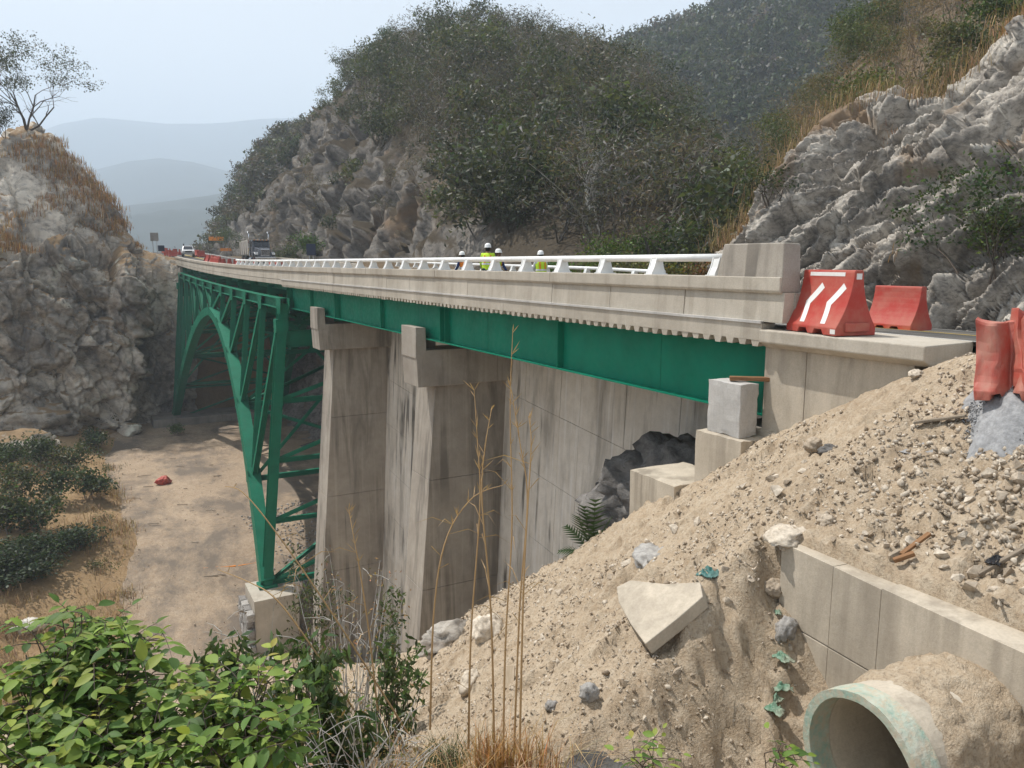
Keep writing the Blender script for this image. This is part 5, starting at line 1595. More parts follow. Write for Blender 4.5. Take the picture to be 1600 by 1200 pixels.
def leafy_bush(name, label, targets, root, seed, lsize, n_named, stem_mat='bark_dark', per_stem=(4, 7), leaflets=(5, 9)):
    """stems arch from the root to the targets and carry pinnate leaves"""
    rs = np.random.default_rng(seed)
    t = thing(name, label, 'bush', tuple(root))
    o = np.array(root)
    B, L = [], []
    for tg in targets:
        tg = np.array(tg)
        st = o + rs.normal(0, .12, 3)*np.array((1, 1, 0))
        mid = st*0.45 + tg*0.55 + np.array((0, 0, 0.22*np.linalg.norm(tg-st))) + rs.normal(0, .05, 3)
        s = np.linspace(0, 1, 8)[:, None]
        pts = st*(1-s)**2 + 2*mid*s*(1-s) + tg*s*s
        B.append((list(pts), list(np.linspace(.010, .003, 8))))
        for k in range(rs.integers(*per_stem)):
            s_ = rs.uniform(.45, 1.0) if k else 1.0
            p = st*(1-s_)**2 + 2*mid*s_*(1-s_) + tg*s_*s_
            d = unit(np.array((rs.normal(), rs.normal(), rs.uniform(-.1, .75))))
            Lr = lsize*rs.uniform(2.0, 3.2)
            q = p + d*Lr*0.5 + np.array((0, 0, 0.02)); e = p + d*Lr - np.array((0, 0, 0.22*Lr))
            ss = np.linspace(0, 1, 5)[:, None]
            B.append((list(p*(1-ss)**2 + 2*q*ss*(1-ss) + e*ss*ss), [.004, .0035, .003, .0025, .0015]))
            nl = rs.integers(*leaflets)
            young = rs.uniform()
            for j in range(nl):
                f = 0.30 + 0.70*(j//2)/max(1, (nl-1)//2) if j < nl-1 else 1.0
                f = min(f, 1.0)
                bp = p*(1-f)**2 + 2*q*f*(1-f) + e*f*f
                ax = unit((e-p))
                side = unit(np.cross(ax, (0, 0, 1)))*(1 if j % 2 else -1)
                dd = unit(ax*0.45 + side*0.9 + np.array((0, 0, rs.uniform(-.35, .15)))) if j < nl-1 else ax
                up = unit(np.array((rs.normal(0, .3), rs.normal(0, .3), 1.0)))
                sc = lsize*rs.uniform(.5, 1.35)*(0.75 if young > .85 else 1)
                ti = rs.integers(0, 6) if young < 0.85 else rs.choice([4, 6, 2])
                L.append((bp, frame(dd, up), sc, ti))
    bV, bQ = tubes(B, 0, 0.02, 6, 4)
    np_mesh('stem', bV, bQ, M[stem_mat], t)
    # the largest in view become single objects
    key = []
    for bp, fr, sc, ti in L:
        Fq, Rq = FR(bp[0], bp[1])
        facing = abs(np.dot(fr[:, 2], unit(bp)))
        key.append(sc/np.linalg.norm(bp)*(0.3 + facing)*(1.0 + 0.35*(bp[2]-o[2])))
    order = np.argsort(-np.array(key))
    for k in order[:n_named]:
        bp, fr, sc, ti = L[k]
        ob = bpy.data.objects.new('leaf', LEAFV[ti][3]); COL.objects.link(ob); ob.parent = t
        m = Matrix([list(fr[r]*sc) + [float(bp[r]-o[r])] for r in range(3)] + [[0, 0, 0, 1]])
        ob.matrix_local = m
    VV, QQ, CC, n0 = [], [], [], 0
    for k in order[n_named:]:
        bp, fr, sc, ti = L[k]
        V, Q, tn, _ = LEAFV[ti]
        VV.append((V*sc) @ fr.T + bp); QQ.append(Q + n0); n0 += len(V)
        CC.append(np.broadcast_to(np.array(tn)*rs.uniform(.8, 1.15), (len(V), 3)))
    if VV:
        fo = np_mesh('foliage', np.concatenate(VV), np.concatenate(QQ), M['leaf_glossy'], t, smooth=True, tint=np.concatenate(CC))
        fo['kind'] = 'stuff'
    return t

def pix_targets(poly, n, F0, F1, rs):
    """points in the air whose bearings fill a photo outline, at distances F0..F1"""
    poly = np.array(poly, float); out = []
    lo, hi = poly.min(0), poly.max(0)
    while len(out) < n:
        u, v = rs.uniform(lo[0], hi[0]), rs.uniform(lo[1], hi[1])
        ins = False; j = len(poly)-1
        for i in range(len(poly)):
            if (poly[i, 1] > v) != (poly[j, 1] > v) and u < (poly[j, 0]-poly[i, 0])*(v-poly[i, 1])/(poly[j, 1]-poly[i, 1]) + poly[i, 0]: ins = not ins
            j = i
        if ins:
            f = F0 + (F1-F0)*(1 - (v-lo[1])/(hi[1]-lo[1])*0.75)*rs.uniform(.85, 1.1)
            out.append(at(u, v, F=f))
    return out
rsb = np.random.default_rng(303)
def on_bank(u, v, F):
    q = at(u, v, F=F); return (q[0], q[1], float(bank_z(np.array([q[0]]), np.array([q[1]]))[0]))
leafy_bush('leafy_bush', 'bright green bush with large pinnate leaves in the lower left corner',
           pix_targets([(-60, 1040), (20, 1010), (70, 960), (120, 950), (180, 960), (250, 975), (300, 1030), (330, 1080), (340, 1150), (300, 1240), (-60, 1250)], 112, 3.5, 5.0, rsb), on_bank(110, 1180, 4.6), 41, 0.110, 220)
leafy_bush('leafy_bush', 'smaller bright green leafy bush right of the corner bush',
           pix_targets([(300, 1085), (360, 1060), (420, 1065), (465, 1085), (470, 1130), (420, 1190), (330, 1215)], 24, 3.6, 4.6, rsb), on_bank(390, 1190, 4.3), 42, 0.105, 80)
for i, (u, v, lab) in enumerate([(1020, 1205, 'small broad-leaved seedling at the bottom edge under the slab'), (1212, 1205, 'small broad-leaved seedling at the bottom edge beside the culvert pipe')]):
    d = pix_targets([(u-30, v-45), (u+30, v-45), (u+36, v-10), (u-36, v-10)], 5, 5.3, 5.8, rsb)
    leafy_bush('seedling', lab, d, on_bank(u, v, 5.7), 50+i, 0.10, 24, per_stem=(2, 4), leaflets=(3, 5))

# ---- drooping weeds and dry stems, bottom centre
def weed(name, label, targets, root, seed, leaf, tint, nper, dry=0.0):
    rs = np.random.default_rng(seed)
    t = thing(name, label, 'weed', tuple(root)); o = np.array(root)
    B, C = [], []
    for tg in targets:
        tg = np.array(tg); st = o + rs.normal(0, .15, 3)*np.array((1, 1, 0))
        mid = st*.5 + tg*.5 + rs.normal(0, .07, 3)
        s = np.linspace(0, 1, 6)[:, None]
        pts = st*(1-s)**2 + 2*mid*s*(1-s) + tg*s*s
        B.append((list(pts), list(np.linspace(.009, .002, 6))))
        for k in range(3):
            p = pts[rs.integers(2, 6)]; d = unit(rs.normal(0, 1, 3) + (0, 0, .3)); e = p + d*rs.uniform(.1, .3)
            B.append(([p, (p+e)/2 + (0, 0, .02), e], [.004, .003, .0015]))
            C.append(e); C.append((p+e)/2)
        C += [pts[k] for k in (3, 4, 5)]
    bV, bQ = tubes(B, 0, .02, 5, 4); np_mesh('stem', bV, bQ, M['bark_pale'] if dry else M['bark_dark'], t)
    if nper:
        C = np.array(C); c = C.repeat(nper, 0) + rs.normal(0, .05, (len(C)*nper, 3))
        lV, lF = leaf_quads(rs, c, leaf, 0.1, 0.34, 0.9)
        tv = np.array(tint)*(1 + .3*rs.normal(0, 1, (len(lF), 1)))*(1 + .1*rs.normal(0, 1, (len(lF), 3)))
        f = np_mesh('foliage', lV, lF, M['leaf'], t, tint=np.clip(tv, .01, 1).repeat(4, 0)); f['kind'] = 'stuff'
    return t
weed('drooping_weed', 'wilted dark green weed with hanging leaves left of the dry stalks', pix_targets([(520, 1010), (570, 1000), (600, 1060), (590, 1150), (500, 1180), (480, 1080)], 14, 5.4, 6.4, rsb), on_bank(540, 1190, 5.9), 61, .13, (0.085, 0.13, 0.05), 7)
weed('drooping_weed', 'wilted weed behind the small leafy bush', pix_targets([(430, 1000), (500, 990), (510, 1080), (440, 1110), (400, 1050)], 14, 5.6, 6.8, rsb), on_bank(460, 1190, 6.2), 62, .13, (0.09, 0.14, 0.05), 7)
weed('drooping_weed', 'wilted dark weed right behind the corner bush', pix_targets([(290, 985), (340, 1000), (400, 1060), (380, 1110), (310, 1090)], 16, 5.2, 6.2, rsb), on_bank(340, 1190, 5.6), 63, .11, (0.075, 0.115, 0.045), 7)
weed('feathery_weed', 'feathery grey green weed before the near arch footing', pix_targets([(440, 880), (500, 870), (540, 910), (560, 960), (520, 990), (430, 970)], 18, 7.5, 9.5, rsb), on_bank(500, 1130, 8.0), 64, .06, (0.09, 0.105, 0.06), 8)
weed('feathery_weed', 'thin leafy sapling before the nearer pier base', pix_targets([(580, 935), (620, 920), (640, 960), (625, 1020), (585, 1020)], 10, 9.0, 10.5, rsb), on_bank(610, 1080, 9.0), 65, .09, (0.075, 0.10, 0.045), 7)
weed('dry_weed', 'bare dry seed-head weed before the concrete footing', pix_targets([(300, 960), (350, 935), (430, 950), (440, 1020), (330, 1040)], 12, 5.6, 6.8, rsb), on_bank(380, 1190, 6.0), 66, .02, (0.10, 0.05, 0.03), 2, 1.0)
weed('dry_weed', 'tangle of pale dry twigs along the bottom centre edge', pix_targets([(420, 1090), (640, 1060), (720, 1120), (700, 1200), (440, 1210)], 34, 4.8, 6.0, rsb), on_bank(560, 1215, 5.4), 67, .05, (0.24, 0.17, 0.09), 1, 1.0)

weed('dry_weed', 'dry brown brush with thin stems before the farther pier', pix_targets([(450, 900), (520, 860), (600, 880), (630, 960), (600, 1060), (480, 1060)], 30, 6.6, 8.4, rsb), on_bank(545, 1150, 7.2), 68, .045, (0.30, 0.20, 0.11), 2, 1.0)
weed('drooping_weed', 'green wilting weed below the nearer pier, right of the brush', pix_targets([(590, 1000), (640, 990), (660, 1060), (620, 1120), (570, 1090)], 12, 6.4, 7.6, rsb), on_bank(615, 1150, 7.0), 69, .10, (0.085, 0.125, 0.05), 6)
# ---- tall dry reed grass
rg = thing('reed_grass', 'clump of tall straw-orange dry grass stalks in front of the pier', 'grass clump', on_bank(780, 1190, 6.2))
stalks = [
    ([(786, 1180), (790, 1000), (800, 820), (797, 640), (801, 520)], 6.2, 1.0),
    ([(803, 1180), (812, 950), (824, 780), (812, 690), (799, 610)], 6.3, .8),
    ([(812, 1170), (818, 920), (826, 770), (830, 690), (826, 650)], 6.1, .6),
    ([(732, 1170), (736, 990), (750, 790), (746, 690), (741, 610)], 6.4, .9),
    ([(772, 1160), (767, 955), (753, 780), (758, 700), (768, 640)], 6.3, .8),
    ([(672, 1140), (678, 955), (697, 843), (738, 778), (786, 758)], 6.5, .9),
    ([(590, 1110), (578, 1000), (564, 902), (551, 830), (545, 795)], 7.0, .8),
    ([(640, 1150), (520, 960), (430, 830), (380, 770), (352, 760)], 6.6, .25),
    ([(600, 1180), (480, 1000), (430, 935), (390, 910), (340, 890)], 6.4, .25)]
rsg = np.random.default_rng(9)
for pts, F, pl in stalks:
    P = catmull(np.array([at(u, v, F=F + 0.12*i) for i, (u, v) in enumerate(pts)]), 22)
    b = MB(); b.tube(list(P), list(np.linspace(.0105, .0032, 22)), 6)
    st = b.build('stalk', M['dry'], rg)
    blades = MB()
    for k in range(int(26*pl)):
        i = rsg.integers(12, 22) if k > 4 else rsg.integers(3, 14)
        p = P[i]; L = rsg.uniform(.06, .16) if k > 4 else rsg.uniform(.2, .45)
        d = unit(np.array((rsg.normal(0, .5), rsg.normal(0, .5), 1.0 if k > 4 else .4)))
        e = p + d*L + (np.array((0, 0, 0)) if k > 4 else np.array((d[0]*.1, d[1]*.1, -.12)))
        s = unit(np.cross(d, (.3, .5, .1)))*(.0038 if k > 4 else .004)
        m = (p+e)/2 + np.array((0, 0, .0 if k > 4 else .07))
        blades.add([p - s*.5, p + s*.5, m + s, m - s, e], [(0, 1, 2, 3), (3, 2, 4)])
    if blades.n:
        bl = blades.build('blade', M['dry'], rg); bl['kind'] = 'stuff'
        c = bl.data.color_attributes.new('tint', 'FLOAT_COLOR', 'POINT'); c.data.foreach_set('color', np.tile(np.array((.40, .27, .15, 1), np.float32), len(bl.data.vertices)))
    c = st.data.color_attributes.new('tint', 'FLOAT_COLOR', 'POINT'); c.data.foreach_set('color', np.tile(np.array((.46, .31, .165, 1), np.float32), len(st.data.vertices)))
cl = np.array([on_bank(rsg.normal(790, 32), rsg.uniform(1165, 1195), 6.2) for k in range(60)])
gm = grass_mass('reed_base', 'thick tuft of short dry blades at the foot of the tall reed grass', cl, rsg, 520, 0.62, 0.010, (0.46, 0.27, 0.12), 0.35, 0.05)
cl = np.array([on_bank(rsg.uniform(560, 900), rsg.uniform(1150, 1215), rsg.uniform(5.2, 6.6)) for k in range(160)])
grass_mass('dry_grass', 'sparse dry straw lying along the bottom edge of the bank', cl, rsg, 900, 0.42, 0.006, (0.42, 0.29, 0.16), 1.5, 0.15)
cl = np.array([on_bank(rsg.normal(690, 18), rsg.uniform(1130, 1160), 6.6) for k in range(40)])
grass_mass('green_grass', 'small dark green grass tuft left of the dry stalks', cl, rsg, 420, 0.40, 0.009, (0.06, 0.085, 0.035), 0.9, 0.05)

# ---- cycad-like palm beside the footing
py = thing('palm_plant', 'dark green feather-leaved palm growing at the edge of the rubble bank', 'palm', tuple(at(925, 872, F=15.2)))
q0 = np.array(ORG[py.name])
for i, (du, dv) in enumerate([(-38, -8), (-30, -38), (-10, -62), (4, -70), (22, -48), (34, -30), (-40, 16), (40, -6), (-18, -50), (14, -30)]):
    tip = at(925+du*1.3, 872+dv*1.25, F=15.2 + rsg.uniform(-.35, .35)) + np.array((0, 0, .02))
    mid = (q0 + tip)/2 + np.array((0, 0, .16))
    s = np.linspace(0, 1, 12)[:, None]
    C = q0*(1-s)**2 + 2*mid*s*(1-s) + tip*s*s
    b = MB(); b.tube(list(C), list(np.linspace(.012, .004, 12)), 5)
    L = np.linalg.norm(tip-q0)
    for k in range(2, 12):
        ax = unit(C[min(k+1, 11)] - C[k-1]); sd = unit(np.cross(ax, (0, 0, 1)))
        for sg in (-1, 1):
            d = unit(ax*.55 + sd*sg + np.array((0, 0, -.12))); e = C[k] + d*.36*(1-abs(k-6)/9)
            w = ax*.034
            b.add([C[k]-w, C[k]+w, e], [(0, 1, 2)])
    fr = b.build('frond', M['leaf_glossy'], py)
    c = fr.data.color_attributes.new('tint', 'FLOAT_COLOR', 'POINT'); c.data.foreach_set('color', np.tile(np.array((.045, .075, .03, 1), np.float32), len(fr.data.vertices)))

# ================================================================== STONES AND DEBRIS
import bmesh
def hull_stone(seed, n=13, flat=0.75):
    rs = np.random.default_rng(seed)
    P = unit(rs.normal(0, 1, (n, 3)))*rs.uniform(.75, 1.0, (n, 1))*np.array((1, rs.uniform(.65, .95), flat*rs.uniform(.75, 1.1)))*0.5
    bm = bmesh.new()
    vs = [bm.verts.new(p) for p in P]
    r = bmesh.ops.convex_hull(bm, input=vs)
    for v in [v for v in bm.verts if not v.link_faces]: bm.verts.remove(v)
    bmesh.ops.triangulate(bm, faces=bm.faces[:])
    bm.verts.index_update()
    V = np.array([v.co[:] for v in bm.verts]); F = np.array([[v.index for v in f.verts] for f in bm.faces])
    bm.free()
    return V, F
STONES = [hull_stone(400+k, 12 if k < 4 else 8) for k in range(10)]
FINE = [k for k in range(10) if k >= 4]
STONE_ME = []
for k, (V, F) in enumerate(STONES):
    me = bpy.data.meshes.new('stone'); me.from_pydata(V.tolist(), [], F.tolist()); me.materials.append(M['stone_pale']); STONE_ME.append(me)

def rand_rot(rs, n):
    q = unit(rs.normal(0, 1, (n, 4)))
    w, x, y, z = q.T
    return np.stack([np.stack([1-2*(y*y+z*z), 2*(x*y-z*w), 2*(x*z+y*w)], 1), np.stack([2*(x*y+z*w), 1-2*(x*x+z*z), 2*(y*z-x*w)], 1), np.stack([2*(x*z-y*w), 2*(y*z+x*w), 1-2*(x*x+y*y)], 1)], 1)

def gravel_mass(name, label, P, S, rs, mat):
    VV, FF, n0 = [], [], 0
    pick = rs.integers(4, len(STONES), len(P)); R = rand_rot(rs, len(P))
    for k, (V, F) in enumerate(STONES):
        i = np.where(pick == k)[0]
        if not len(i): continue
        W = np.einsum('nij,vj->nvi', R[i], V)*S[i][:, None, None] + P[i][:, None]
        VV.append(W.reshape(-1, 3)); FF.append((F[None] + (np.arange(len(i))*len(V))[:, None, None]).reshape(-1, 3) + n0); n0 += len(i)*len(V)
    o = np_mesh(name, np.concatenate(VV), np.concatenate(FF), mat)
    return tag(o, label, None, None, 'stuff')

def bank_pts(u, v):
    """meet bearings of many photo points with the bank"""
    u, v = np.atleast_1d(u).astype(float), np.atleast_1d(v).astype(float)
    xc, yc = (u-800)/FPX, -(v-600)/FPX
    f = math.cos(PITCH) + yc*math.sin(PITCH); z = yc*math.cos(PITCH) - math.sin(PITCH)
    D = np.stack([f*math.sin(HEAD) + xc*math.cos(HEAD), f*math.cos(HEAD) - xc*math.sin(HEAD), z], 1)
    s = np.linspace(3.0, 24, 420)
    Q = D[:, None]*s[None, :, None]
    h = bank_base(Q[..., 0].ravel(), Q[..., 1].ravel()).reshape(len(u), -1)
    hit = h > Q[..., 2]
    k = np.where(hit.any(1), hit.argmax(1), -1)
    P = Q[np.arange(len(u)), k]
    ok = (k >= 0)
    P[:, 2] = bank_z(P[:, 0], P[:, 1])
    return P, ok
rs = np.random.default_rng(21)
# fine gravel and stones over the bank: spread over the ground, denser in patches
n = 90000
X = rs.uniform(1.0, 10.1, n); Y = rs.uniform(2.0, 18.0, n)
cl = fbm(np.stack([X, Y, 0*X], 1)*0.9, 4, 410) + 0.6*fbm(np.stack([X, Y, 0*X], 1)*0.3, 3, 411)
pile = np.exp(-(((X-8.0)/1.1)**2 + ((Y-4.6)/1.3)**2)*0.8) + 0.7*np.exp(-(((X-7.6)/0.7)**2 + ((Y-3.4)/1.0)**2))
Z0 = bank_base(X, Y)
inw = (X > 6.2) & (X < 6.85) & (Y < 5.75)
crest_d = ((X - 9.15)*2.8 + (Y - 11.5)*1.25)/3.07
keep = (rs.uniform(-.45, .45, n) < 1.5*cl - 0.20 + 1.6*pile + 0.30*((X < 6.3) & (Y < 6.6))) & ~inw & (crest_d < 0.5) & ~((X > 9.9) & (Y < 7.0) & (Y > 6.0))
X, Y, pile = X[keep], Y[keep], pile[keep]
S = (0.012 + 0.004*(np.hypot(X, Y) - 5).clip(0, 6)) + 0.050*rs.power(0.36, len(X)) + 0.03*(rs.uniform(0, 1, len(X)) < .05)*rs.uniform(1, 2.5, len(X)) + pile*rs.uniform(0, .07, len(X))
dist = np.hypot(X, Y)
k2 = (S > 0.0019*dist) 
X, Y, S = X[k2], Y[k2], S[k2]
P = np.stack([X, Y, bank_z(X, Y) + S*rs.uniform(-0.25, 0.25, len(S))], 1)
print('gravel', len(P))
if len(P) > 28000:
    i = rs.choice(len(P), 28000, replace=False); P, S = P[i], S[i]
gravel_mass('gravel', 'loose pale gravel scattered over the rubble bank', P, S, rs, M['stone_pale'])

# larger stones, each an object
def stones(group, label, P, S, rs, name='stone'):
    R = rand_rot(rs, len(P))
    for p, s, r in zip(P, S, R):
        o = bpy.data.objects.new(name, STONE_ME[rs.integers(0, len(STONE_ME))]); COL.objects.link(o)
        sc = np.array((s*rs.uniform(.85, 1.3), s*rs.uniform(.8, 1.1), s*rs.uniform(.7, 1.0)))
        o.matrix_world = Matrix([list(r[k]*sc) + [float(p[k])] for k in range(3)] + [[0, 0, 0, 1]])
        tag(o, label, 'stone', group)
def in_poly(poly, n, rs):
    poly = np.array(poly, float); lo, hi = poly.min(0), poly.max(0); out = []
    while len(out) < n:
        q = rs.uniform(lo, hi); ins = False; j = len(poly)-1
        for i in range(len(poly)):
            if (poly[i, 1] > q[1]) != (poly[j, 1] > q[1]) and q[0] < (poly[j, 0]-poly[i, 0])*(q[1]-poly[i, 1])/(poly[j, 1]-poly[i, 1]) + poly[i, 0]: ins = not ins
            j = i
        if ins: out.append(q)
    return np.array(out)
q = in_poly([(1290, 850), (1340, 800), (1430, 790), (1600, 700), (1640, 980), (1560, 965), (1440, 900)], 170, rs)
P, ok = bank_pts(q[:, 0], q[:, 1]); S = rs.uniform(.045, .13, len(P))*(1 + .8*(rs.uniform(0, 1, len(P)) < .15))
stones('stones of the rubble heap', 'pale broken stone in the rubble heap above the culvert headwall', P + np.stack([0*S, 0*S, S*.2], 1), S, rs)
q = in_poly([(860, 1010), (960, 1030), (1080, 1000), (1190, 1060), (1180, 1130), (1060, 1190), (880, 1130)], 60, rs)
P, ok = bank_pts(q[:, 0], q[:, 1]); S = rs.uniform(.03, .075, len(P))
stones('stones below the slab', 'small angular stone on the bank below the broken slab', P + np.stack([0*S, 0*S, S*.15], 1), S, rs)
q = in_poly([(700, 1040), (900, 930), (1100, 810), (1280, 730), (1420, 690), (1500, 720), (1300, 800), (1190, 850), (1180, 1010), (1000, 1190), (760, 1190)], 90, rs)
P, ok = bank_pts(q[:, 0], q[:, 1]); S = 0.04 + 0.13*rs.power(0.5, len(P))
stones('stones scattered on the bank', 'pale half-buried stone scattered on the open rubble bank', P + np.stack([0*S, 0*S, -S*.05], 1), S, rs)
q = np.stack([np.linspace(700, 1270, 46) + rs.normal(0, 8, 46), np.interp(np.linspace(700, 1270, 46), [700, 760, 900, 1003, 1100, 1270], [1012, 985, 900, 848, 792, 712]) + rs.uniform(-2, 30, 46)], 1)
P, ok = bank_pts(q[:, 0], q[:, 1]); S = rs.uniform(.08, .24, len(P))
stones('stones along the crest', 'grey white stone along the crest of the rubble bank', P + np.stack([0*S, 0*S, S*.12], 1), S, rs)

def boulder(name, label, c, rad, seed, mat, rz=0.0, sub=4, cat='boulder', amp=0.24):
    bm = bmesh.new(); bmesh.ops.create_icosphere(bm, subdivisions=sub, radius=1.0)
    V = np.array([v.co[:] for v in bm.verts]); F = np.array([[v.index for v in f.verts] for f in bm.faces]); bm.free()
    d = 1 + amp*facets(V*1.3 + seed, 500+seed) + amp*.45*facets(V*3.0 + seed, 520+seed) + .12*fbm(V*2, 4, 540+seed) + amp*.18*facets(V*7.0 + seed, 560+seed)
    W = rotz(V*np.clip(d, .45, 1.5)[:, None]*np.array(rad), rz)
    o = np_mesh(name, W, F, M[mat])
    o.location = tuple(c)
    return tag(o, label, cat)
def bp(u, v): return bank_pts(u, v)[0][0]
boulder('boulder', 'large flat grey boulder at the low end of the bank crest', bp(700, 1003) + (0, 0, .12), (0.72, 0.42, 0.26), 1, 'cliff_white', 0.5)
boulder('boulder', 'smaller tan boulder right of the flat grey one on the crest', bp(765, 1000) + (0, 0, .12), (0.30, 0.28, 0.26), 2, 'stone_pale', 0.2)
boulder('boulder', 'whitish half-buried rock on the crest below the palm', bp(1022, 862) + (0, 0, -.05), (0.42, 0.26, 0.15), 3, 'stone_grey', 0.9)
boulder('boulder', 'tan cracked rock overhanging the end of the culvert headwall', bp(1232, 822) + (0, 0, .0), (0.32, 0.22, 0.10), 4, 'stone_pale', 0.4)
boulder('boulder', 'round tan stone above the culvert headwall corner', bp(1292, 800) + (0, 0, .03), (0.10, 0.09, 0.08), 5, 'stone_pale')
boulder('boulder', 'cream stone beside dark lumps under the wing wall', bp(1270, 706) + (0, 0, .06), (0.11, 0.11, 0.11), 6, 'stone_pale')
boulder('boulder', 'dark grey asphalt lump beside the cream stone', bp(1297, 698) + (0, 0, .03), (0.17, 0.12, 0.07), 7, 'rock_dark')
boulder('boulder', 'pale stone standing on the lower bank left of the wood block', bp(735, 1080) + (0, 0, .08), (0.24, 0.12, 0.15), 8, 'stone_pale', 0.8)
boulder('boulder', 'white chunk of limestone left of the netting scraps', bp(920, 1112) + (0, 0, .04), (0.10, 0.09, 0.09), 9, 'stone_grey')
boulder('boulder', 'flat mortar-smeared rock beside the culvert headwall foot', bp(1228, 1000) + (0, 0, .0), (0.16, 0.10, 0.14), 10, 'stone_grey', 0.3)
boulder('boulder', 'broad flat grey ledge rock at the bottom edge', bp(925, 1203) + (0, 0, -.04), (0.42, 0.30, 0.12), 11, 'rock_dark', 0.2)
boulder('boulder', 'tan block in the eroded notch left of the headwall', bp(1207, 925) + (0, 0, -.02), (0.13, 0.12, 0.10), 12, 'stone_pale', 0.2)
boulder('boulder', 'pale angular rock just under the wing slab end', bp(1432, 592) + (0, 0, .04), (0.13, 0.09, 0.06), 13, 'stone_pale', 0.2)
boulder('boulder', 'white lump of lime on the bank below the reed grass', bp(862, 1120) + (0, 0, .02), (0.08, 0.06, 0.05), 14, 'stone_grey', 0.2)
c = slope_pt(60, 668); boulder('boulder', 'big tan sunlit boulder on the left slope below the cliff', c + (0, 0, 1.1), (3.6, 2.6, 1.7), 15, 'cliff_left', 0.1)
c = slope_pt(25, 712); boulder('boulder', 'grey white rock outcrop under the tan boulder on the left slope', c + (0, 0, .6), (3.4, 2.4, 1.7), 16, 'cliff_left', 0.4)
c = slope_pt(185, 640); boulder('boulder', 'low grey rock at the foot of the left cliff near the platform', c + (0, 0, .4), (1.8, 1.5, 1.1), 17, 'cliff_left', 0.4)
for i_, (u_, v_, x_, r_, lab_) in enumerate([(1062, 755, 12.6, 1.0, 'dark rock mass against the wall, just left of the stop block'), (1015, 775, 12.3, 1.05, 'dark rock below the rock mass, behind the stepped footing'), (975, 800, 12.0, 0.9, 'lowest dark grey rock beside the palm at the wall')]):
    boulder('boulder', lab_, at(u_, v_, X=x_), (r_, r_*1.15, r_*1.1), 60+i_, 'rock_dark', i_*.7, 4, 'boulder', 0.30)
# scree beside the near arch leg
X = rs.uniform(9.2, 13.8, 900); Y = rs.uniform(42, 62, 900); S = rs.uniform(.1, .38, 900)
gravel_mass('scree', 'grey broken stone heaped beside the arch legs under the deck', np.stack([X, Y, floor_z(Y) + .05 + 0.25*np.clip(X-11, 0, 3)], 1), S, rs, M['stone_grey'])
# litter of small stones over the platform
n = 1700
X = rs.uniform(-0.5, 13, n); Y = rs.uniform(30, 98, n); S = rs.uniform(.04, .14, n)*(1 + 1.0*(rs.uniform(0, 1, n) < .05))
gravel_mass('platform_gravel', 'small stones littering the gravel platform in the valley', np.stack([X, Y, floor_z(Y) + .06], 1), S, rs, M['stone_pale'])

# ---- broken slab
poly = [(963, 917), (985, 906), (1040, 912), (1094, 909), (1098, 932), (1060, 965), (1008, 1006), (985, 975), (966, 940)]
cen = bank_pts(1025, 950)[0][0] + (-.06, -.04, 0.24)
nrm = np.array((-0.50, 0.10, 0.86)); nrm /= np.linalg.norm(nrm)
C = []
for u_, v_ in poly:
    d_, _f = ray(u_, v_); C.append(d_*(cen @ nrm)/(d_ @ nrm))
A = np.array(C) - cen
T = cen + A; Bt = cen + A*0.985 - nrm*0.16
nn_ = len(poly)
b = MB(); b.add(np.concatenate([T, Bt]), [tuple(range(nn_)), tuple(range(2*nn_-1, nn_-1, -1))] + [(i, nn_+i, nn_+(i+1) % nn_, (i+1) % nn_) for i in range(nn_)])
o = b.build('concrete_slab', M['concrete_tan'], bevel=0.012); tag(o, 'broken triangular slab of pale concrete lying on the bank', 'concrete slab')

# ---- timber
def plank(name, label, p0, p1, w, h, mat, cat='plank', roll=0.0):
    p0, p1 = np.array(p0), np.array(p1); c = (p0+p1)/2; L = np.linalg.norm(p1-p0)
    b = MB(); b.box((-L/2, -w/2, -h/2), (L/2, w/2, h/2))
    o = b.build(name, M[mat], bevel=0.006)
    d = Vector(p1-p0).normalized()
    o.rotation_mode = 'QUATERNION'
    o.rotation_quaternion = d.to_track_quat('X', 'Z') @ Matrix.Rotation(roll, 4, 'X').to_quaternion()
    o.location = tuple(c)
    return tag(o, label, cat)
plank('plank', 'orange-brown timber lying on top of the whitish stop block', (9.72, 9.86, -2.005), (10.22, 9.42, -2.0), 0.13, 0.07, 'wood_orange')
plank('plank', 'weathered grey plank lying on the dirt below the gravel heap', bp(1428, 668) + (0, 0, .06), bp(1508, 664) + (0, 0, .07), 0.10, 0.03, 'wood_grey')
plank('wood_block', 'short pale cut of timber standing in the dirt behind the reed grass', bp(795, 1084) + (0, 0, -.03), bp(797, 1075) + (0, 0, .26), 0.12, 0.09, 'wood_pale', 'wood block')
plank('wood_scrap', 'split brown board end sticking out of the rubble heap', bp(1408, 872) + (0, 0, .05), bp(1452, 842) + (0, 0, .10), 0.05, 0.03, 'wood_orange')
plank('wood_scrap', 'dark broken stake lying in the rubble heap at the right edge', bp(1528, 905) + (0, 0, .06), bp(1604, 868) + (0, 0, .10), 0.04, 0.035, 'wood_grey')
plank('wood_scrap', 'short rusty wood chunk among the heap stones', bp(1396, 880) + (0, 0, .05), bp(1428, 872) + (0, 0, .06), 0.06, 0.04, 'wood_orange')

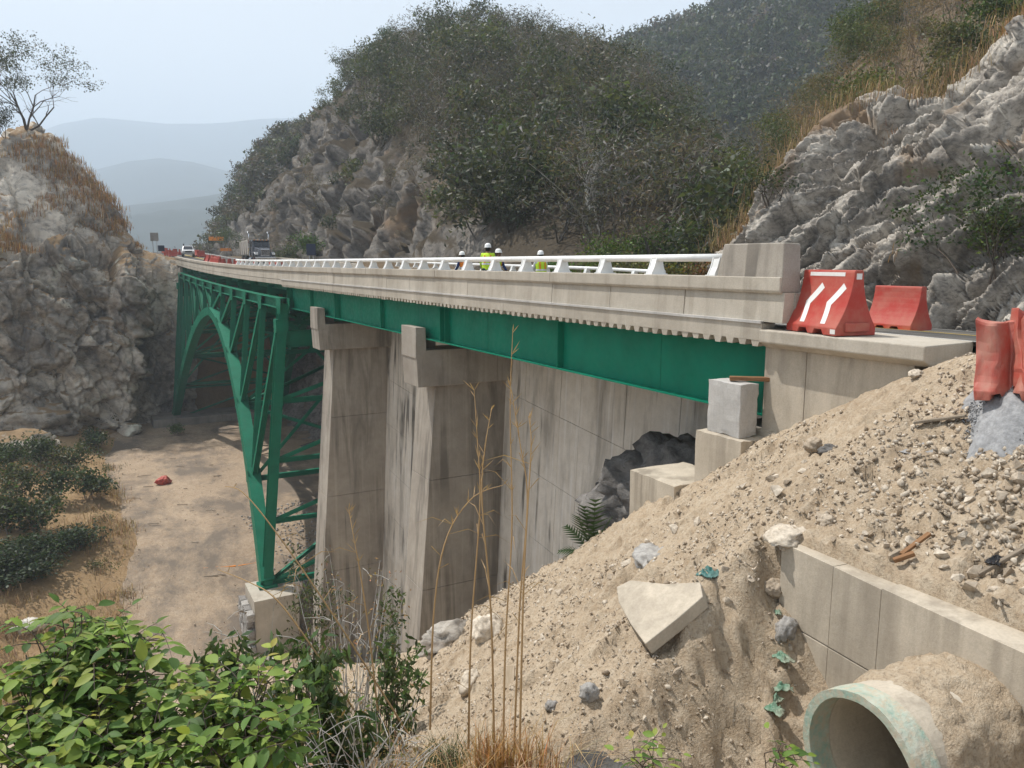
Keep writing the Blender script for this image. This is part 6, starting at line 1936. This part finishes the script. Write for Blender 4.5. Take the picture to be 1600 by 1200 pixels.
def cloth(name, label, c, sx, sy, seed, mat, rz=0.0, amp=0.25, n=22, cat='scrap', tilt=None):
    xs = np.linspace(-.5, .5, n); gx, gy = np.meshgrid(xs, xs, indexing='ij')
    q = np.stack([gx.ravel(), gy.ravel(), 0*gx.ravel()], 1)
    q = q + .16*np.stack([fbm(q*3, 3, seed), fbm(q*3, 3, seed+1), 0*q[:, 0]], 1)
    z = amp*ridged(q*2.4, 3, seed+2)*np.clip(1.2 - 2*np.abs(q).max(1), .15, 1)
    V = rotz(np.stack([q[:, 0]*sx, q[:, 1]*sy, z*min(sx, sy)*2], 1), rz)
    if tilt is not None: V = V @ np.array(tilt).T
    o = np_mesh(name, V, grid_faces(n, n), mat, smooth=True); o.location = tuple(c)
    m = o.modifiers.new('thick', 'SOLIDIFY'); m.thickness = 0.012
    return tag(o, label, cat)
M['teal_cloth'] = plastic('teal_cloth', (0.03, 0.13, 0.12), (0.16, 0.24, 0.21), 0.8)
M['green_net'] = plastic('green_net', (0.07, 0.19, 0.12), (0.40, 0.38, 0.30), 1.0)
M['white_bag'] = plastic('white_bag', (0.70, 0.67, 0.62), (0.50, 0.44, 0.36), 0.8)
M['black_plastic'] = NT('black_plastic').finish((0.015, 0.015, 0.016), 0.3)
cloth('cloth_scrap', 'crumpled teal cloth scrap at the corner of the broken slab', bp(1108, 908) + (0, 0, .05), .24, .20, 1, M['teal_cloth'], .3, .35)
for i, (u, v, s) in enumerate([(1222, 1050, .13), (1225, 1085, .12), (1212, 1100, .10), (1215, 968, .06), (1210, 1130, .12)]):
    cloth('netting_scrap', ('frayed green netting scrap highest on the soil pillar', 'frayed green netting scrap in the middle of the soil pillar', 'small frayed green netting scrap low on the soil pillar', 'tiny green scrap on the dirt beside the headwall', 'lowest frayed green netting scrap near the bottom edge')[i], bp(u, v) + (0, 0, .04), s, s*1.5, 10+i, M['green_net'], i*.8, .5)
cloth('plastic_sheet', 'torn black plastic among the heap stones at right', bp(1556, 882) + (0, 0, .09), .22, .12, 30, M['black_plastic'], .2, .3)
q = at_floor(48, 985) if False else slope_pt(48, 985)
boulder('sack', 'crumpled white sack lying in the grass at the lower left', q + (0, 0, .25), (0.85, 0.6, 0.42), 31, 'white_bag', .2, 4, 'sack', 0.22)
q = bp(425, 1040) if False else at_floor(410, 1037)
cloth('plastic_bag', 'white plastic litter at the foot of the near arch footing', at_floor(415, 1035) + (0, 0, .2), 1.0, .7, 33, M['white_bag'], .2, .35)
q = at_floor(256, 757)
boulder('crushed_barrel', 'crushed red plastic lump lying on the gravel platform', q + (0, 0, .35), (.62, .5, .42), 35, 'red_plastic', .3, 4, 'plastic lump', 0.30)
# orange mesh strip and sticks on the platform
c = [at_floor(u, v) + (0, 0, .06) for u, v in ((318, 890), (345, 889), (372, 887), (404, 882))]
b = MB()
for a, d in zip(c[:-1], c[1:]): b.bar(a, a + (np.array(d)-a)*.86 + (0, rng.uniform(-.15, .15), .02), rng.uniform(.10, .22), .03)
tag(b.build('mesh_strip', M['orange_sign']), 'strip of orange safety mesh on the platform beside the arch leg', 'safety mesh')
sp_ = [(282, 730), (290, 690), (265, 705), (330, 728), (340, 745), (225, 745), (232, 762), (285, 790), (300, 800), (330, 800), (240, 820), (290, 765), (305, 850), (215, 700), (350, 700), (210, 780), (195, 930), (330, 905), (345, 903), (250, 700), (270, 718), (318, 690)]
for i, (u, v) in enumerate(sp_):
    q = at_floor(u, v) + (0, 0, .1); a = rng.uniform(-.6, .6) + 0.5; L = rng.uniform(.35, 1.3)
    plank('stick', 'grey weathered stick lying on the gravel platform', q - np.array((math.cos(a), -math.sin(a)*.6, 0))*L/2, q + np.array((math.cos(a), -math.sin(a)*.6, .03))*L/2, .055, .045, 'wood_grey', 'stick')['group'] = 'sticks on the gravel platform'
# twig on the footing
plank('stick', 'dark branch lying across the top of the near arch footing', at(372, 953, Y=45.4), at(425, 974, Y=45.2), .09, .08, 'wood_grey', 'stick')

# ---- heaps
GH = at(1580, 655, F=8.4)
g_ = mound('gravel_heap', GH[0]+.15, GH[1]-.1, 0.75, 0.42, M['gravel_grey'], 600, lambda X, Y: bank_base(X, Y), amp=.5)
tag(g_, 'heap of grey crushed gravel at the right edge', 'gravel heap')
n = 3600
a = rs.uniform(0, 6.28, n); r = .82*np.sqrt(rs.uniform(0, 1, n)); X = GH[0]+.15 + r*np.cos(a); Y = GH[1]-.1 + r*np.sin(a)
Z = bank_base(X, Y) - .10 + .52*np.clip(1-r/.75, 0, 1)**.8
gravel_mass('crushed_gravel', 'grey crushed stones covering the gravel heap at the right edge', np.stack([X, Y, Z], 1), rs.uniform(.018, .05, n), rs, M['gravel_grey'])
# earth over the pipe barrel
na, nl = 60, 26
aa = np.linspace(R_(-5), R_(185), na); ll = np.linspace(0.29, 1.28, nl)
ga, gl = np.meshgrid(aa, ll, indexing='ij'); ga, gl = ga.ravel(), gl.ravel()
base = cc[None] - WN[None]*gl[:, None] + WD[None]*np.cos(ga)[:, None]*0.585 + np.array((0, 0, 1.0))[None]*np.sin(ga)[:, None]*0.585
rad = WD[None]*np.cos(ga)[:, None] + np.array((0, 0, 1.0))[None]*np.sin(ga)[:, None]
edge = sstep(0.27, 0.55, gl + 0.16*fbm(base*3.0, 3, 611))
th = -0.03 + edge*(0.045 + 0.035*fbm(base*2.5, 4, 612) + 0.03*facets(base*6.0, 613) + 0.018*facets(base*14.0, 614) + 0.03*sstep(0.7, 1.08, gl))
np_mesh('earth_cover', base + rad*th[:, None], grid_faces(na, nl), M['rubble'], cp)

# ================================================================== TRAFFIC THINGS
# ---- water-filled red barrier (built at the origin: length along X, front face towards -Y)
BL, BH = 1.20, 1.0
def bw(z):
    if z < 0.12: return 0.37
    return 0.085 + 0.285*(1 - (z-0.12)/(BH-0.12))**2.0
def barrier_body(name, mat, parent, warp=None):
    nx, zs = 30, [0, .05, .10, .12, .16, .22, .30, .40, .50, .62, .74, .86, .96, 1.0]
    xs = np.linspace(-BL/2, BL/2, nx)
    def notch(x): return (abs(x + .20) < .10) or (abs(x - .20) < .10)
    V, F = [], []
    nz = len(zs)
    for sgn in (-1, 1):
        for x in xs:
            for k, z in enumerate(zs):
                zz = max(z, 0.085) if notch(x) else z
                V.append((x, sgn*(bw(z) - (0.012 if z > .98 else 0)), zz))
    n1 = nx*nz
    for i in range(nx-1):
        for k in range(nz-1):
            a = i*nz+k
            F.append((a, a+nz, a+nz+1, a+1)); F.append((n1+a, n1+a+1, n1+a+nz+1, n1+a+nz))
    for i in range(nx-1):
        a = i*nz + nz-1; F.append((a, a+nz, n1+a+nz, n1+a))
        a = i*nz; F.append((a, n1+a, n1+a+nz, a+nz))
    for i in (0, nx-1):
        for k in range(nz-1):
            a = i*nz+k; F.append((a, a+1, n1+a+1, n1+a))
    V = np.array(V, float)
    if warp is not None: V = warp(V)
    b = MB(); b.add(V, F)
    o = b.build(name, mat, parent, bevel=0.014)
    return o
def face_patch(poly, name, mat, parent, warp=None, off=0.004, sub=10):
    """flat print laid on the curved front; poly of (x, z); triangulated strip along z"""
    # poly given as two rails of equal length
    L, Rr = poly
    V, F = [], []
    for (x0, z0), (x1, z1) in zip(L, Rr):
        V += [(x0, -bw(z0)-off, z0), (x1, -bw(z1)-off, z1)]
    for i in range(len(L)-1): F.append((2*i, 2*i+1, 2*i+3, 2*i+2))
    V = np.array(V, float)
    if warp is not None: V = warp(V)
    return MB().add(V, F).build(name, mat, parent)
def lerp_rail(pts, n):
    pts = np.array(pts, float); t = np.linspace(0, len(pts)-1, n); i = np.minimum(t.astype(int), len(pts)-2); f = (t-i)[:, None]
    return [tuple(p) for p in pts[i]*(1-f) + pts[i+1]*f]
def make_barrier(label, group, mat='red_plastic', marks=True, warp=None):
    t = thing('traffic_barrier', label, 'barrier', (0, 0, 0), 0, group)
    barrier_body('barrier_body', M[mat], t, warp)
    if marks:
        face_patch((lerp_rail([(-.42, .905), (.40, .905)], 12), lerp_rail([(-.42, .965), (.40, .965)], 12)), 'reflective_strip', M['reflective'], t, warp)
        for dx in (0, .50):
            face_patch((lerp_rail([(-.10+dx, .80), (-.37+dx, .50), (-.30+dx, .17)], 15), lerp_rail([(-.02+dx, .72), (-.25+dx, .46), (-.19+dx, .17)], 15)), 'reflective_chevron', M['reflective'], t, warp)
        # corner reflector on the end and a side lug
        b = MB().box((BL/2+.001, -.05, .86), (BL/2+.005, .05, .95)); b.build('end_reflector', M['reflective'], t)
        b = MB().box((BL/2-.02, -.22, .06), (BL/2+.05, .22, .20)); b.build('coupling_lug', M[mat], t, bevel=.02)
        b = MB().box((BL/2-.12, -bw(.05)-.004, .03), (BL/2-.01, -bw(.05)-.001, .10)); b.build('foot_reflector', M['reflective'], t)
    return t
GB = 'red plastic barriers at the near bridge end'
b1 = make_barrier('red plastic barrier with white chevrons standing on the deck end', GB)
# front edge runs along the kerb: local +X points towards the camera
def place(o, x, y, z, rz): o.location = (x, y, z); o.rotation_euler = (0, 0, rz)
place(b1, 10.42, 8.42, -1.118, R_(-90 - 12))
b2 = make_barrier('dusty red barrier without chevrons, partly hidden behind the chevron barrier', GB, 'red_plastic', False)
place(b2, 15.5, 10.75, float(road_z(15.5, 10.75)) + .008, R_(-90 - 2)); b2.scale = (.95, .95, .93)
def crush(V):
    V = V.copy()
    x, y, z = V[:, 0].copy(), V[:, 1].copy(), V[:, 2].copy()
    f = np.exp(-((x - .02)/.13)**2)
    V[:, 1] = y*(1 - .55*f) + .16*f*(.3+z)
    V[:, 0] = x*(.72) + .06*z*np.sign(x)
    V[:, 2] = z*(.86 + .05*np.sin(x*6)) - .05*f
    V += .045*np.stack([fbm(V*3.5, 3, 700), fbm(V*3.5, 3, 701), .6*fbm(V*3.5, 3, 702)], 1)
    return V
b3 = make_barrier('crumpled faded red barrier folded in two at the right edge', None, 'faded_red_plastic', False, crush)
q = at(1592, 600, F=8.3)
b3.location = (q[0]+.22, q[1]+.02, float(bank_base(np.array([q[0]+.2]), np.array([q[1]]))[0]) + .10); b3.rotation_euler = (R_(5), R_(-4), R_(-72))
b4 = make_barrier('second faded red barrier leaning behind the crumpled one, cut by the right edge', None, 'faded_red_plastic', False, crush)
b3.scale = (.70, .90, 1.0); b3.location.x -= .10; b3.location.y += .10
b4.location = (q[0]+.42, q[1]-.12, b3.location.z + .05); b4.rotation_euler = (R_(-9), R_(6), R_(-40))
# the row of barriers on the far deck
rf = random.Random(5)
proto = make_barrier('red plastic barrier in the long row on the far half of the bridge', 'barriers in the far row', 'red_plastic', False)
first = True
for k in range(26):
    y = 64 + k*1.9
    o = proto if first else copy_tree(proto)
    first = False
    x = 13.4 + 1.0*math.sin(k*.35) + rf.uniform(-.25, .25)
    place(o, x, y, float(road_z(x, y)) + .008, R_(90 + rf.uniform(-25, 25)))
for k, (u, F) in enumerate([(258, 150), (266, 146), (274, 142), (281, 138), (308, 132), (314, 126), (262, 132), (270, 128)]):
    o = copy_tree(proto); x, y, _ = at(u, 400, F=F)
    o['label'] = 'red plastic barrier around the white pickup at the bridge end'; o['group'] = 'barriers around the pickup'
    place(o, x, y, float(road_z(x, y)) + .01, R_(rf.uniform(0, 180)))

# ---- wheels
def wheel(parent, c, r, w, n=20):
    b = MB(); b.tube([(c[0]-w/2, c[1], c[2]), (c[0]-w*.35, c[1], c[2]), (c[0]+w*.35, c[1], c[2]), (c[0]+w/2, c[1], c[2])], [r*.9, r, r, r*.9], n)
    wh = b.build('wheel', M['rubber'], parent)
    b = MB(); b.tube([(c[0]-w/2-.012, c[1], c[2]), (c[0]+w/2+.012, c[1], c[2])], r*.52, n); b.build('rim', M['chrome'], wh)
    return wh

# ---- dump truck, nose towards -Y
tk = thing('dump_truck', 'dark bonneted dump truck with chrome stacks driving across the bridge', 'truck')
TP = M['truck_paint']
b = MB(); b.box((-.45, -3.6, .62), (.45, 4.6, .95)); b.build('chassis', M['dark_metal'], tk)
b = MB()
b.add([(-.72, -3.55, .95), (.72, -3.55, .95), (.92, -1.75, .95), (-.92, -1.75, .95), (-.62, -3.5, 1.78), (.62, -3.5, 1.78), (.88, -1.75, 2.02), (-.88, -1.75, 2.02)], [(0,3,2,1),(4,5,6,7),(0,1,5,4),(1,2,6,5),(2,3,7,6),(3,0,4,7)])
hd = b.build('hood', TP, tk, bevel=.06)
b = MB(); b.box((-.52, -3.62, .98), (.52, -3.555, 1.76)); gr = b.build('grille', M['chrome'], tk, bevel=.03)
for k in range(8):
    b = MB(); b.box((-.46 + k*.12, -3.632, 1.04), (-.40 + k*.12, -3.622, 1.70)); b.build('grille_bar', M['dark_metal'], gr)
b = MB(); b.box((-1.2, -3.85, .42), (1.2, -3.62, .86)); b.build('bumper', M['chrome'], tk, bevel=.05)
for s in (-1, 1):
    b = MB(); b.prism([(-3.45, .95), (-3.4, 1.25), (-3.1, 1.46), (-2.5, 1.46), (-2.1, 1.2), (-2.0, .8), (-2.25, .8), (-2.35, 1.1), (-2.6, 1.3), (-3.0, 1.3), (-3.2, 1.1), (-3.25, .9)], 0, s*.74, s*1.2); b.build('fender', TP, tk, bevel=.03)
    b = MB(); b.box((s*.98-.17, -3.56, 1.1), (s*.98+.17, -3.42, 1.34)); b.build('headlight', M['headlight'], tk, bevel=.03)
    b = MB(); b.tube([(s*1.16, -.42, 1.0), (s*1.16, -.42, 3.55), (s*1.16, -.36, 3.75), (s*1.16, -.2, 3.85)], [.12, .10, .10, .10], 12); b.build('exhaust_stack', M['chrome'], tk, smooth=True)
    b = MB(); b.box((s*1.42-.09, -1.75, 1.95), (s*1.42+.09, -1.66, 2.5)); b.box((min(s*1.05, s*1.36), -1.72, 2.42), (max(s*1.05, s*1.36), -1.69, 2.45)); b.build('mirror', M['chrome'], tk)
    wheel(tk, (s*1.02, -2.75, .52), .52, .30)
    for y in (2.0, 3.35): wheel(tk, (s*.95, y, .52), .52, .58)
    b = MB(); b.tube([(s*.92, -1.4, .62), (s*.92, -.2, .62)], .30, 14); b.build('fuel_tank', M['chrome'], tk)
b = MB()
b.add([(-1.05, -1.75, .95), (1.05, -1.75, .95), (1.05, -.5, .95), (-1.05, -.5, .95), (-1.05, -1.75, 2.02), (1.05, -1.75, 2.02), (1.05, -.5, 2.02), (-1.05, -.5, 2.02)], [(0,3,2,1),(0,1,5,4),(1,2,6,5),(2,3,7,6),(3,0,4,7),(4,5,6,7)])
b.add([(-1.05, -1.75, 2.02), (1.05, -1.75, 2.02), (1.05, -.5, 2.02), (-1.05, -.5, 2.02), (-.96, -1.52, 2.78), (.96, -1.52, 2.78), (.96, -.5, 2.86), (-.96, -.5, 2.86)], [(0,3,2,1),(4,5,6,7),(0,1,5,4),(1,2,6,5),(2,3,7,6),(3,0,4,7)])
cabo = b.build('cab', TP, tk, bevel=.05)
for s in (-1, 1):
    x0, x1 = (.03, .86) if s > 0 else (-.86, -.03)
    b = MB(); b.add([(x0, -1.775, 2.12), (x1, -1.775, 2.12), (x1*.965, -1.585, 2.68), (x0, -1.585, 2.68)], [(0, 1, 2, 3)]); b.build('windshield', M['glass_dark'], cabo)
    b = MB(); b.add([(s*1.052, -1.5, 2.1), (s*1.052, -.75, 2.1), (s*.985, -.75, 2.66), (s*.985, -1.35, 2.66)], [(0, 1, 2, 3)]); b.build('side_window', M['glass_dark'], cabo)
b = MB(); b.box((-.98, -1.78, 2.76), (.98, -1.5, 2.83)); b.build('sun_visor', M['dark_metal'], cabo)
for k in range(5):
    b = MB(); b.box((-.75 + k*.36, -1.45, 2.84), (-.63 + k*.36, -1.36, 2.92)); b.build('roof_light', M['orange_sign'], cabo)
b = MB()
b.add([(-1.2, -.15, 1.15), (1.2, -.15, 1.15), (1.2, 4.7, 1.15), (-1.2, 4.7, 1.15), (-1.24, -.25, 2.95), (1.24, -.25, 2.95), (1.24, 4.8, 2.75), (-1.24, 4.8, 2.75)], [(0,3,2,1),(4,5,6,7),(0,1,5,4),(1,2,6,5),(2,3,7,6),(3,0,4,7)])
bx_ = b.build('dump_box', M['tarp'], tk, bevel=.04)
for y in (.8, 2.0, 3.2, 4.3):
    for s in (-1, 1):
        b = MB(); b.box((s*1.255-.03, y-.06, 1.15), (s*1.255+.03, y+.06, 2.75)); b.build('box_rib', M['tarp'], bx_)
q = at(404, 402, F=95)
place(tk, q[0], q[1], float(road_z(q[0], q[1])) + .01, R_(2))

# ---- white pickup, nose towards -Y
cr = thing('pickup', 'white pickup parked among red barriers at the far bridge end', 'pickup')
CPn = M['car_paint']
b = MB(); b.prism([(-2.5, .55), (-2.55, .85), (-2.4, 1.02), (-1.15, 1.12), (2.55, 1.12), (2.6, .55)], 0, -.9, .9); cb = b.build('body', CPn, cr, bevel=.06)
b = MB(); b.add([(-.86, -1.2, 1.1), (.86, -1.2, 1.1), (.86, .9, 1.1), (-.86, .9, 1.1), (-.70, -.45, 1.75), (.70, -.45, 1.75), (.70, .7, 1.75), (-.70, .7, 1.75)], [(0,3,2,1),(4,5,6,7),(0,1,5,4),(1,2,6,5),(2,3,7,6),(3,0,4,7)]); cn = b.build('cabin', CPn, cr, bevel=.05)
b = MB(); b.add([(-.75, -1.13, 1.17), (.75, -1.13, 1.17), (.63, -.53, 1.69), (-.63, -.53, 1.69)], [(0, 1, 2, 3)])
b.v[-1] += np.array((0, -.02, .012)); b.build('windshield', M['glass_dark'], cn)
for s in (-1, 1):
    b = MB(); b.add([(s*.852, -.9, 1.2), (s*.852, .75, 1.2), (s*.735, .6, 1.68), (s*.735, -.42, 1.68)], [(0, 1, 2, 3)]); b.v[-1] += np.array((s*.012, 0, 0)); b.build('side_window', M['glass_dark'], cn)
    b = MB(); b.box((s*.68-.17, -2.56, .82), (s*.68+.17, -2.47, .98)); b.build('headlight', M['headlight'], cr, bevel=.02)
    b = MB(); b.box((s*1.0-.09, -.95, 1.15), (s*1.0+.09, -.87, 1.32)); b.build('mirror', CPn, cr, bevel=.02)
    for y in (-1.6, 1.6): wheel(cr, (s*.80, y, .36), .36, .24)
b = MB(); b.box((-.5, -2.58, .72), (.5, -2.52, .95)); b.build('grille', M['dark_metal'], cr)
b = MB(); b.box((-.9, -2.66, .45), (.9, -2.5, .66)); b.build('bumper', M['grey_metal'], cr, bevel=.03)
q = at(294, 398, F=127)
place(cr, q[0], q[1], float(road_z(q[0], q[1])) + .01, R_(-4))

# ---- signs
def sign(name, label, u, v, F, w, h, mat, posts, cat='sign', face_rz=0.0, zoff=None, thick=.05):
    c = at(u, v, F=F); gz = float(road_z(c[0], c[1]))
    t = thing(name, label, cat, (c[0], c[1], gz)); a = -HEAD + face_rz
    Rm = np.array([[math.cos(a), -math.sin(a), 0], [math.sin(a), math.cos(a), 0], [0, 0, 1]])
    b = MB().box((c[0]-w/2, c[1]-thick/2, c[2]-h/2), (c[0]+w/2, c[1]+thick/2, c[2]+h/2), Rm, c); b.build('panel', mat, t, bevel=.02)
    for px in posts:
        o = Rm @ np.array((px*w/2, thick, 0))
        b = MB().bar((c[0]+o[0], c[1]+o[1], gz-.2), (c[0]+o[0], c[1]+o[1], c[2]+h*.45), .09, .09, (0, 1, 0)); b.build('post', M['grey_metal'], t)
    return t
sign('road_sign', 'grey back of a square road sign above the left cutting', 241, 370, 128, 1.35, 1.35, M['sign_back'], (-.5, .5))
sign('message_board', 'dark square portable board left of the white pickup', 252, 388, 120, 1.0, .9, M['navy'], (0,), 'sign board')
sign('direction_sign', 'long orange road sign high above the road beyond the bridge', 338, 373, 150, 2.9, .72, M['orange_sign'], (.85,), 'sign')
sign('direction_sign', 'lower orange road sign set to the right beyond the bridge', 353, 390, 150, 2.2, .55, M['orange_sign'], (-.2,), 'sign')
sign('message_board', 'dark rounded portable board at the rock foot right of the truck', 486, 390, 84, 1.0, 1.25, M['navy'], (-.4, .4), 'sign board')
sign('marker_post', 'thin dark marker post standing behind the white pickup', 287, 385, 133, .22, .9, M['dark_metal'], (0,), 'post')

# ================================================================== WORKERS
M['skin'] = NT('skin').finish((0.20, 0.105, 0.065), 0.6)
M['hivis'] = NT('hivis').finish((0.50, 0.72, 0.03), 0.7)
M['hivis_orange'] = NT('hivis_orange').finish((0.80, 0.22, 0.02), 0.7)
M['silver_tape'] = NT('silver_tape').finish((0.72, 0.72, 0.70), 0.4)
M['jeans'] = NT('jeans').finish((0.03, 0.045, 0.09), 0.9)
M['shirt_blue'] = NT('shirt_blue').finish((0.025, 0.05, 0.14), 0.9)
M['shirt_white'] = NT('shirt_white').finish((0.62, 0.62, 0.60), 0.9)
M['helmet'] = NT('helmet').finish((0.80, 0.80, 0.78), 0.3)
M['boot'] = NT('boot').finish((0.05, 0.035, 0.025), 0.8)
M['hair'] = NT('hair').finish((0.01, 0.009, 0.008), 0.7)
def skin_mesh(name, verts, edges, radii, mat, parent, root=0):
    me = bpy.data.meshes.new(name); me.from_pydata([tuple(v) for v in verts], edges, [])
    o = link_mesh(name, me, mat, parent)
    m = o.modifiers.new('skin', 'SKIN'); m.use_smooth_shade = True
    if not me.skin_vertices: 
        try: me.skin_vertices.new()
        except Exception: pass
    for i, r in enumerate(radii):
        sv = me.skin_vertices[0].data[i]
        sv.radius = (r, r) if np.isscalar(r) else r
        sv.use_root = (i == root)
    s = o.modifiers.new('sub', 'SUBSURF'); s.levels = 2; s.render_levels = 2
    return o
def ell_loft(b, rings, n=16):
    V, F = [], []
    for (x, y, z, rx, ry) in rings:
        for j in range(n):
            a = 2*math.pi*j/n; V.append((x + rx*math.cos(a), y + ry*math.sin(a), z))
    for i in range(len(rings)-1):
        for j in range(n): F.append((i*n+j, i*n+(j+1) % n, (i+1)*n+(j+1) % n, (i+1)*n+j))
    b.add(V, F); return b
def person(label, x, y, H, rz, vest, shirt, lean=0.10, arms=((.0, -.1), (.0, -.1)), turn=0.0):
    """local: facing -Y, feet at z = 0, 1.72 m tall before scaling"""
    t = thing('person', label, 'person', (0, 0, 0), 0, 'workers on the bridge deck')
    sk, ed, rd = [], [], []
    def v(p, r, par=None):
        sk.append(p); rd.append(r)
        if par is not None: ed.append((par, len(sk)-1))
        return len(sk)-1
    ly = -lean
    pel = v((0, 0, .95), (.155, .115)); bel = v((0, ly*.3, 1.10), (.145, .11), pel); che = v((0, ly*.75, 1.30), (.175, .12), bel); nck = v((0, ly, 1.475), (.06, .06), che)
    hd0 = v((0, ly*1.1-.015, 1.55), (.072, .085), nck); hd1 = v((0, ly*1.1-.02, 1.64), (.078, .095), hd0); v((0, ly*1.1-.01, 1.705), (.06, .075), hd1)
    v((0, ly*1.1-.12, 1.595), .014, hd0)
    hands = []
    for s, (ax, ay) in zip((-1, 1), arms):
        sh = v((s*.185, ly*.9, 1.40), (.062, .062), che)
        el = v((s*(.235+ax), ly*.9-.05+ay*.4, 1.13), .047, sh)
        wr = v((s*(.225+ax*.5), ly*.9-.16+ay, .93), .034, el)
        pm = v((s*(.222+ax*.5), ly*.9-.19+ay, .86), (.022, .042), wr)
        for k in range(4): 
            f = v((s*(.222+ax*.5), ly*.9-.215+ay+.02*k, .815), .0095, pm); v((s*(.212+ax*.5), ly*.9-.215+ay+.02*k, .775 + .006*abs(k-1.5)), .008, f)
        th = v((s*(.195+ax*.5), ly*.9-.225+ay, .86), .010, pm); v((s*(.185+ax*.5), ly*.9-.245+ay, .83), .009, th)
        hip = v((s*.095, 0, .90), .09, pel); kn = v((s*.105, -.02, .50), .062, hip); an = v((s*.11, .02, .09), .045, kn); v((s*.12, -.14, .04), (.045, .035), an)
    skin_mesh('body', sk, ed, rd, M['skin'], t)
    # clothes follow the same joints, a little thicker
    cv = [(0, 0, .93), (0, ly*.3, 1.10), (0, ly*.75, 1.30), (0, ly, 1.44)]; ce = [(0, 1), (1, 2), (2, 3)]; crd = [(.165, .125), (.155, .12), (.19, .132), (.09, .085)]
    for s, (ax, ay) in zip((-1, 1), arms):
        i = len(cv); cv += [(s*.19, ly*.9, 1.40), (s*(.235+ax), ly*.9-.05+ay*.4, 1.13), (s*(.225+ax*.5), ly*.9-.15+ay, .955)]; ce += [(2, i), (i, i+1), (i+1, i+2)]; crd += [.075, .06, .048]
    skin_mesh('shirt', cv, ce, crd, shirt, t)
    pv_ = [(0, 0, .97)]; pe = []; pr = [(.165, .125)]
    for s in (-1, 1):
        i = len(pv_); pv_ += [(s*.095, 0, .88), (s*.105, -.02, .50), (s*.11, .02, .13)]; pe += [(0, i), (i, i+1), (i+1, i+2)]; pr += [.105, .078, .066]
    skin_mesh('trousers', pv_, pe, pr, M['jeans'], t)
    for s in (-1, 1):
        skin_mesh('boot', [(s*.11, .03, .12), (s*.112, .02, .055), (s*.12, -.15, .045)], [(0, 1), (1, 2)], [.062, (.06, .055), (.05, .042)], M['boot'], t)
    b = MB(); ell_loft(b, [(0, 0, .90, .205, .165), (0, ly*.3, 1.10, .20, .16), (0, ly*.7, 1.30, .225, .165), (0, ly*.9, 1.42, .19, .13), (0, ly, 1.46, .10, .09)])
    vo = b.build('vest', vest, t, smooth=True)
    b = MB(); ell_loft(b, [(0, ly*.25, 1.06, .206, .168), (0, ly*.32, 1.12, .206, .167)]); b.build('vest_band', M['silver_tape'], vo, smooth=True)
    for s in (-1, 1):
        for fy in (-1, 1):
            b = MB(); b.add([(s*.075, ly*.3 + fy*.166, 1.12), (s*.125, ly*.3 + fy*.148, 1.12), (s*.125, ly*.8 + fy*.150, 1.38), (s*.075, ly*.8 + fy*.166, 1.38)], [(0, 1, 2, 3)]); b.build('vest_stripe', M['hivis_orange'] if vest is M['hivis'] else M['silver_tape'], vo)
    hy = ly*1.1 - .015
    b = MB(); ell_loft(b, [(0, hy-.02, 1.640, .125, .165), (0, hy, 1.650, .113, .138), (0, hy, 1.70, .112, .135), (0, hy, 1.755, .092, .112), (0, hy, 1.785, .05, .06), (0, hy, 1.79, .004, .004)], 20)
    ho = b.build('helmet', M['helmet'], t, smooth=True)
    b = MB(); b.bar((0, hy-.11, 1.73), (0, hy+.11, 1.73), .03, .10); 
    b = MB(); ell_loft(b, [(0, hy+.035, 1.50, .06, .05), (0, hy+.03, 1.58, .082, .085), (0, hy+.015, 1.64, .088, .098)]); b.build('hair', M['hair'], t, smooth=True)
    for s in (-1, 1):
        b = MB(); b.box((s*.032-.012, hy-.102, 1.598), (s*.032+.012, hy-.092, 1.610)); b.build('eye', M['hair'], t)
        b = MB(); b.box((s*.083-.01, hy-.01, 1.565), (s*.083+.01, hy+.03, 1.625)); b.build('ear', M['skin'], t, bevel=.006)
    b = MB(); b.box((-.025, hy-.098, 1.545), (.025, hy-.090, 1.553)); b.build('mouth', M['hair'], t)
    t.location = (x, y, float(road_z(x, y)) + .012); t.rotation_euler = (0, 0, rz); s_ = H/1.79; t.scale = (s_, s_, s_)
    return t
def wpos(u, F): q = at(u, 400, F=F); return q[0], q[1]
x, y = wpos(762, 26.6); person('worker in a lime vest and white helmet seen from behind, tallest of the group', x, y, 1.80, R_(150), M['hivis'], M['hivis'], .12)
x, y = wpos(775, 27.6); person('worker in a white helmet half hidden behind the lime-vested one', x, y, 1.66, R_(20), M['hivis'], M['shirt_blue'], .10)
x, y = wpos(846, 24.4); person('worker with lime and orange striped vest nearest the end block', x, y, 1.56, R_(170), M['hivis'], M['shirt_white'], .06)
x, y = wpos(727, 28.5); person('worker in dark blue with an orange vest, leftmost of the group', x, y, 1.55, R_(200), M['hivis_orange'], M['shirt_blue'], .16)

# ------------------------------------------------------------------ haze
hz = MB().box((-7400, -2400, -63.5), (7400, 8000, 980)).build('haze', [])
hz.data.materials.clear()
k = NT('haze')
pv = k.n('VolumePrincipled')
pv.inputs['Color'].default_value = (0.76, 0.87, 1.0, 1)
pv.inputs['Density'].default_value = 0.00048
pv.inputs['Anisotropy'].default_value = 0.0
k.t.links.new(pv.outputs[0], k.out.inputs['Volume'])
hz.data.materials.append(k.m)
hz['kind'] = 'stuff'
hz['label'] = 'pale blue haze hanging over the valley and far mountains'
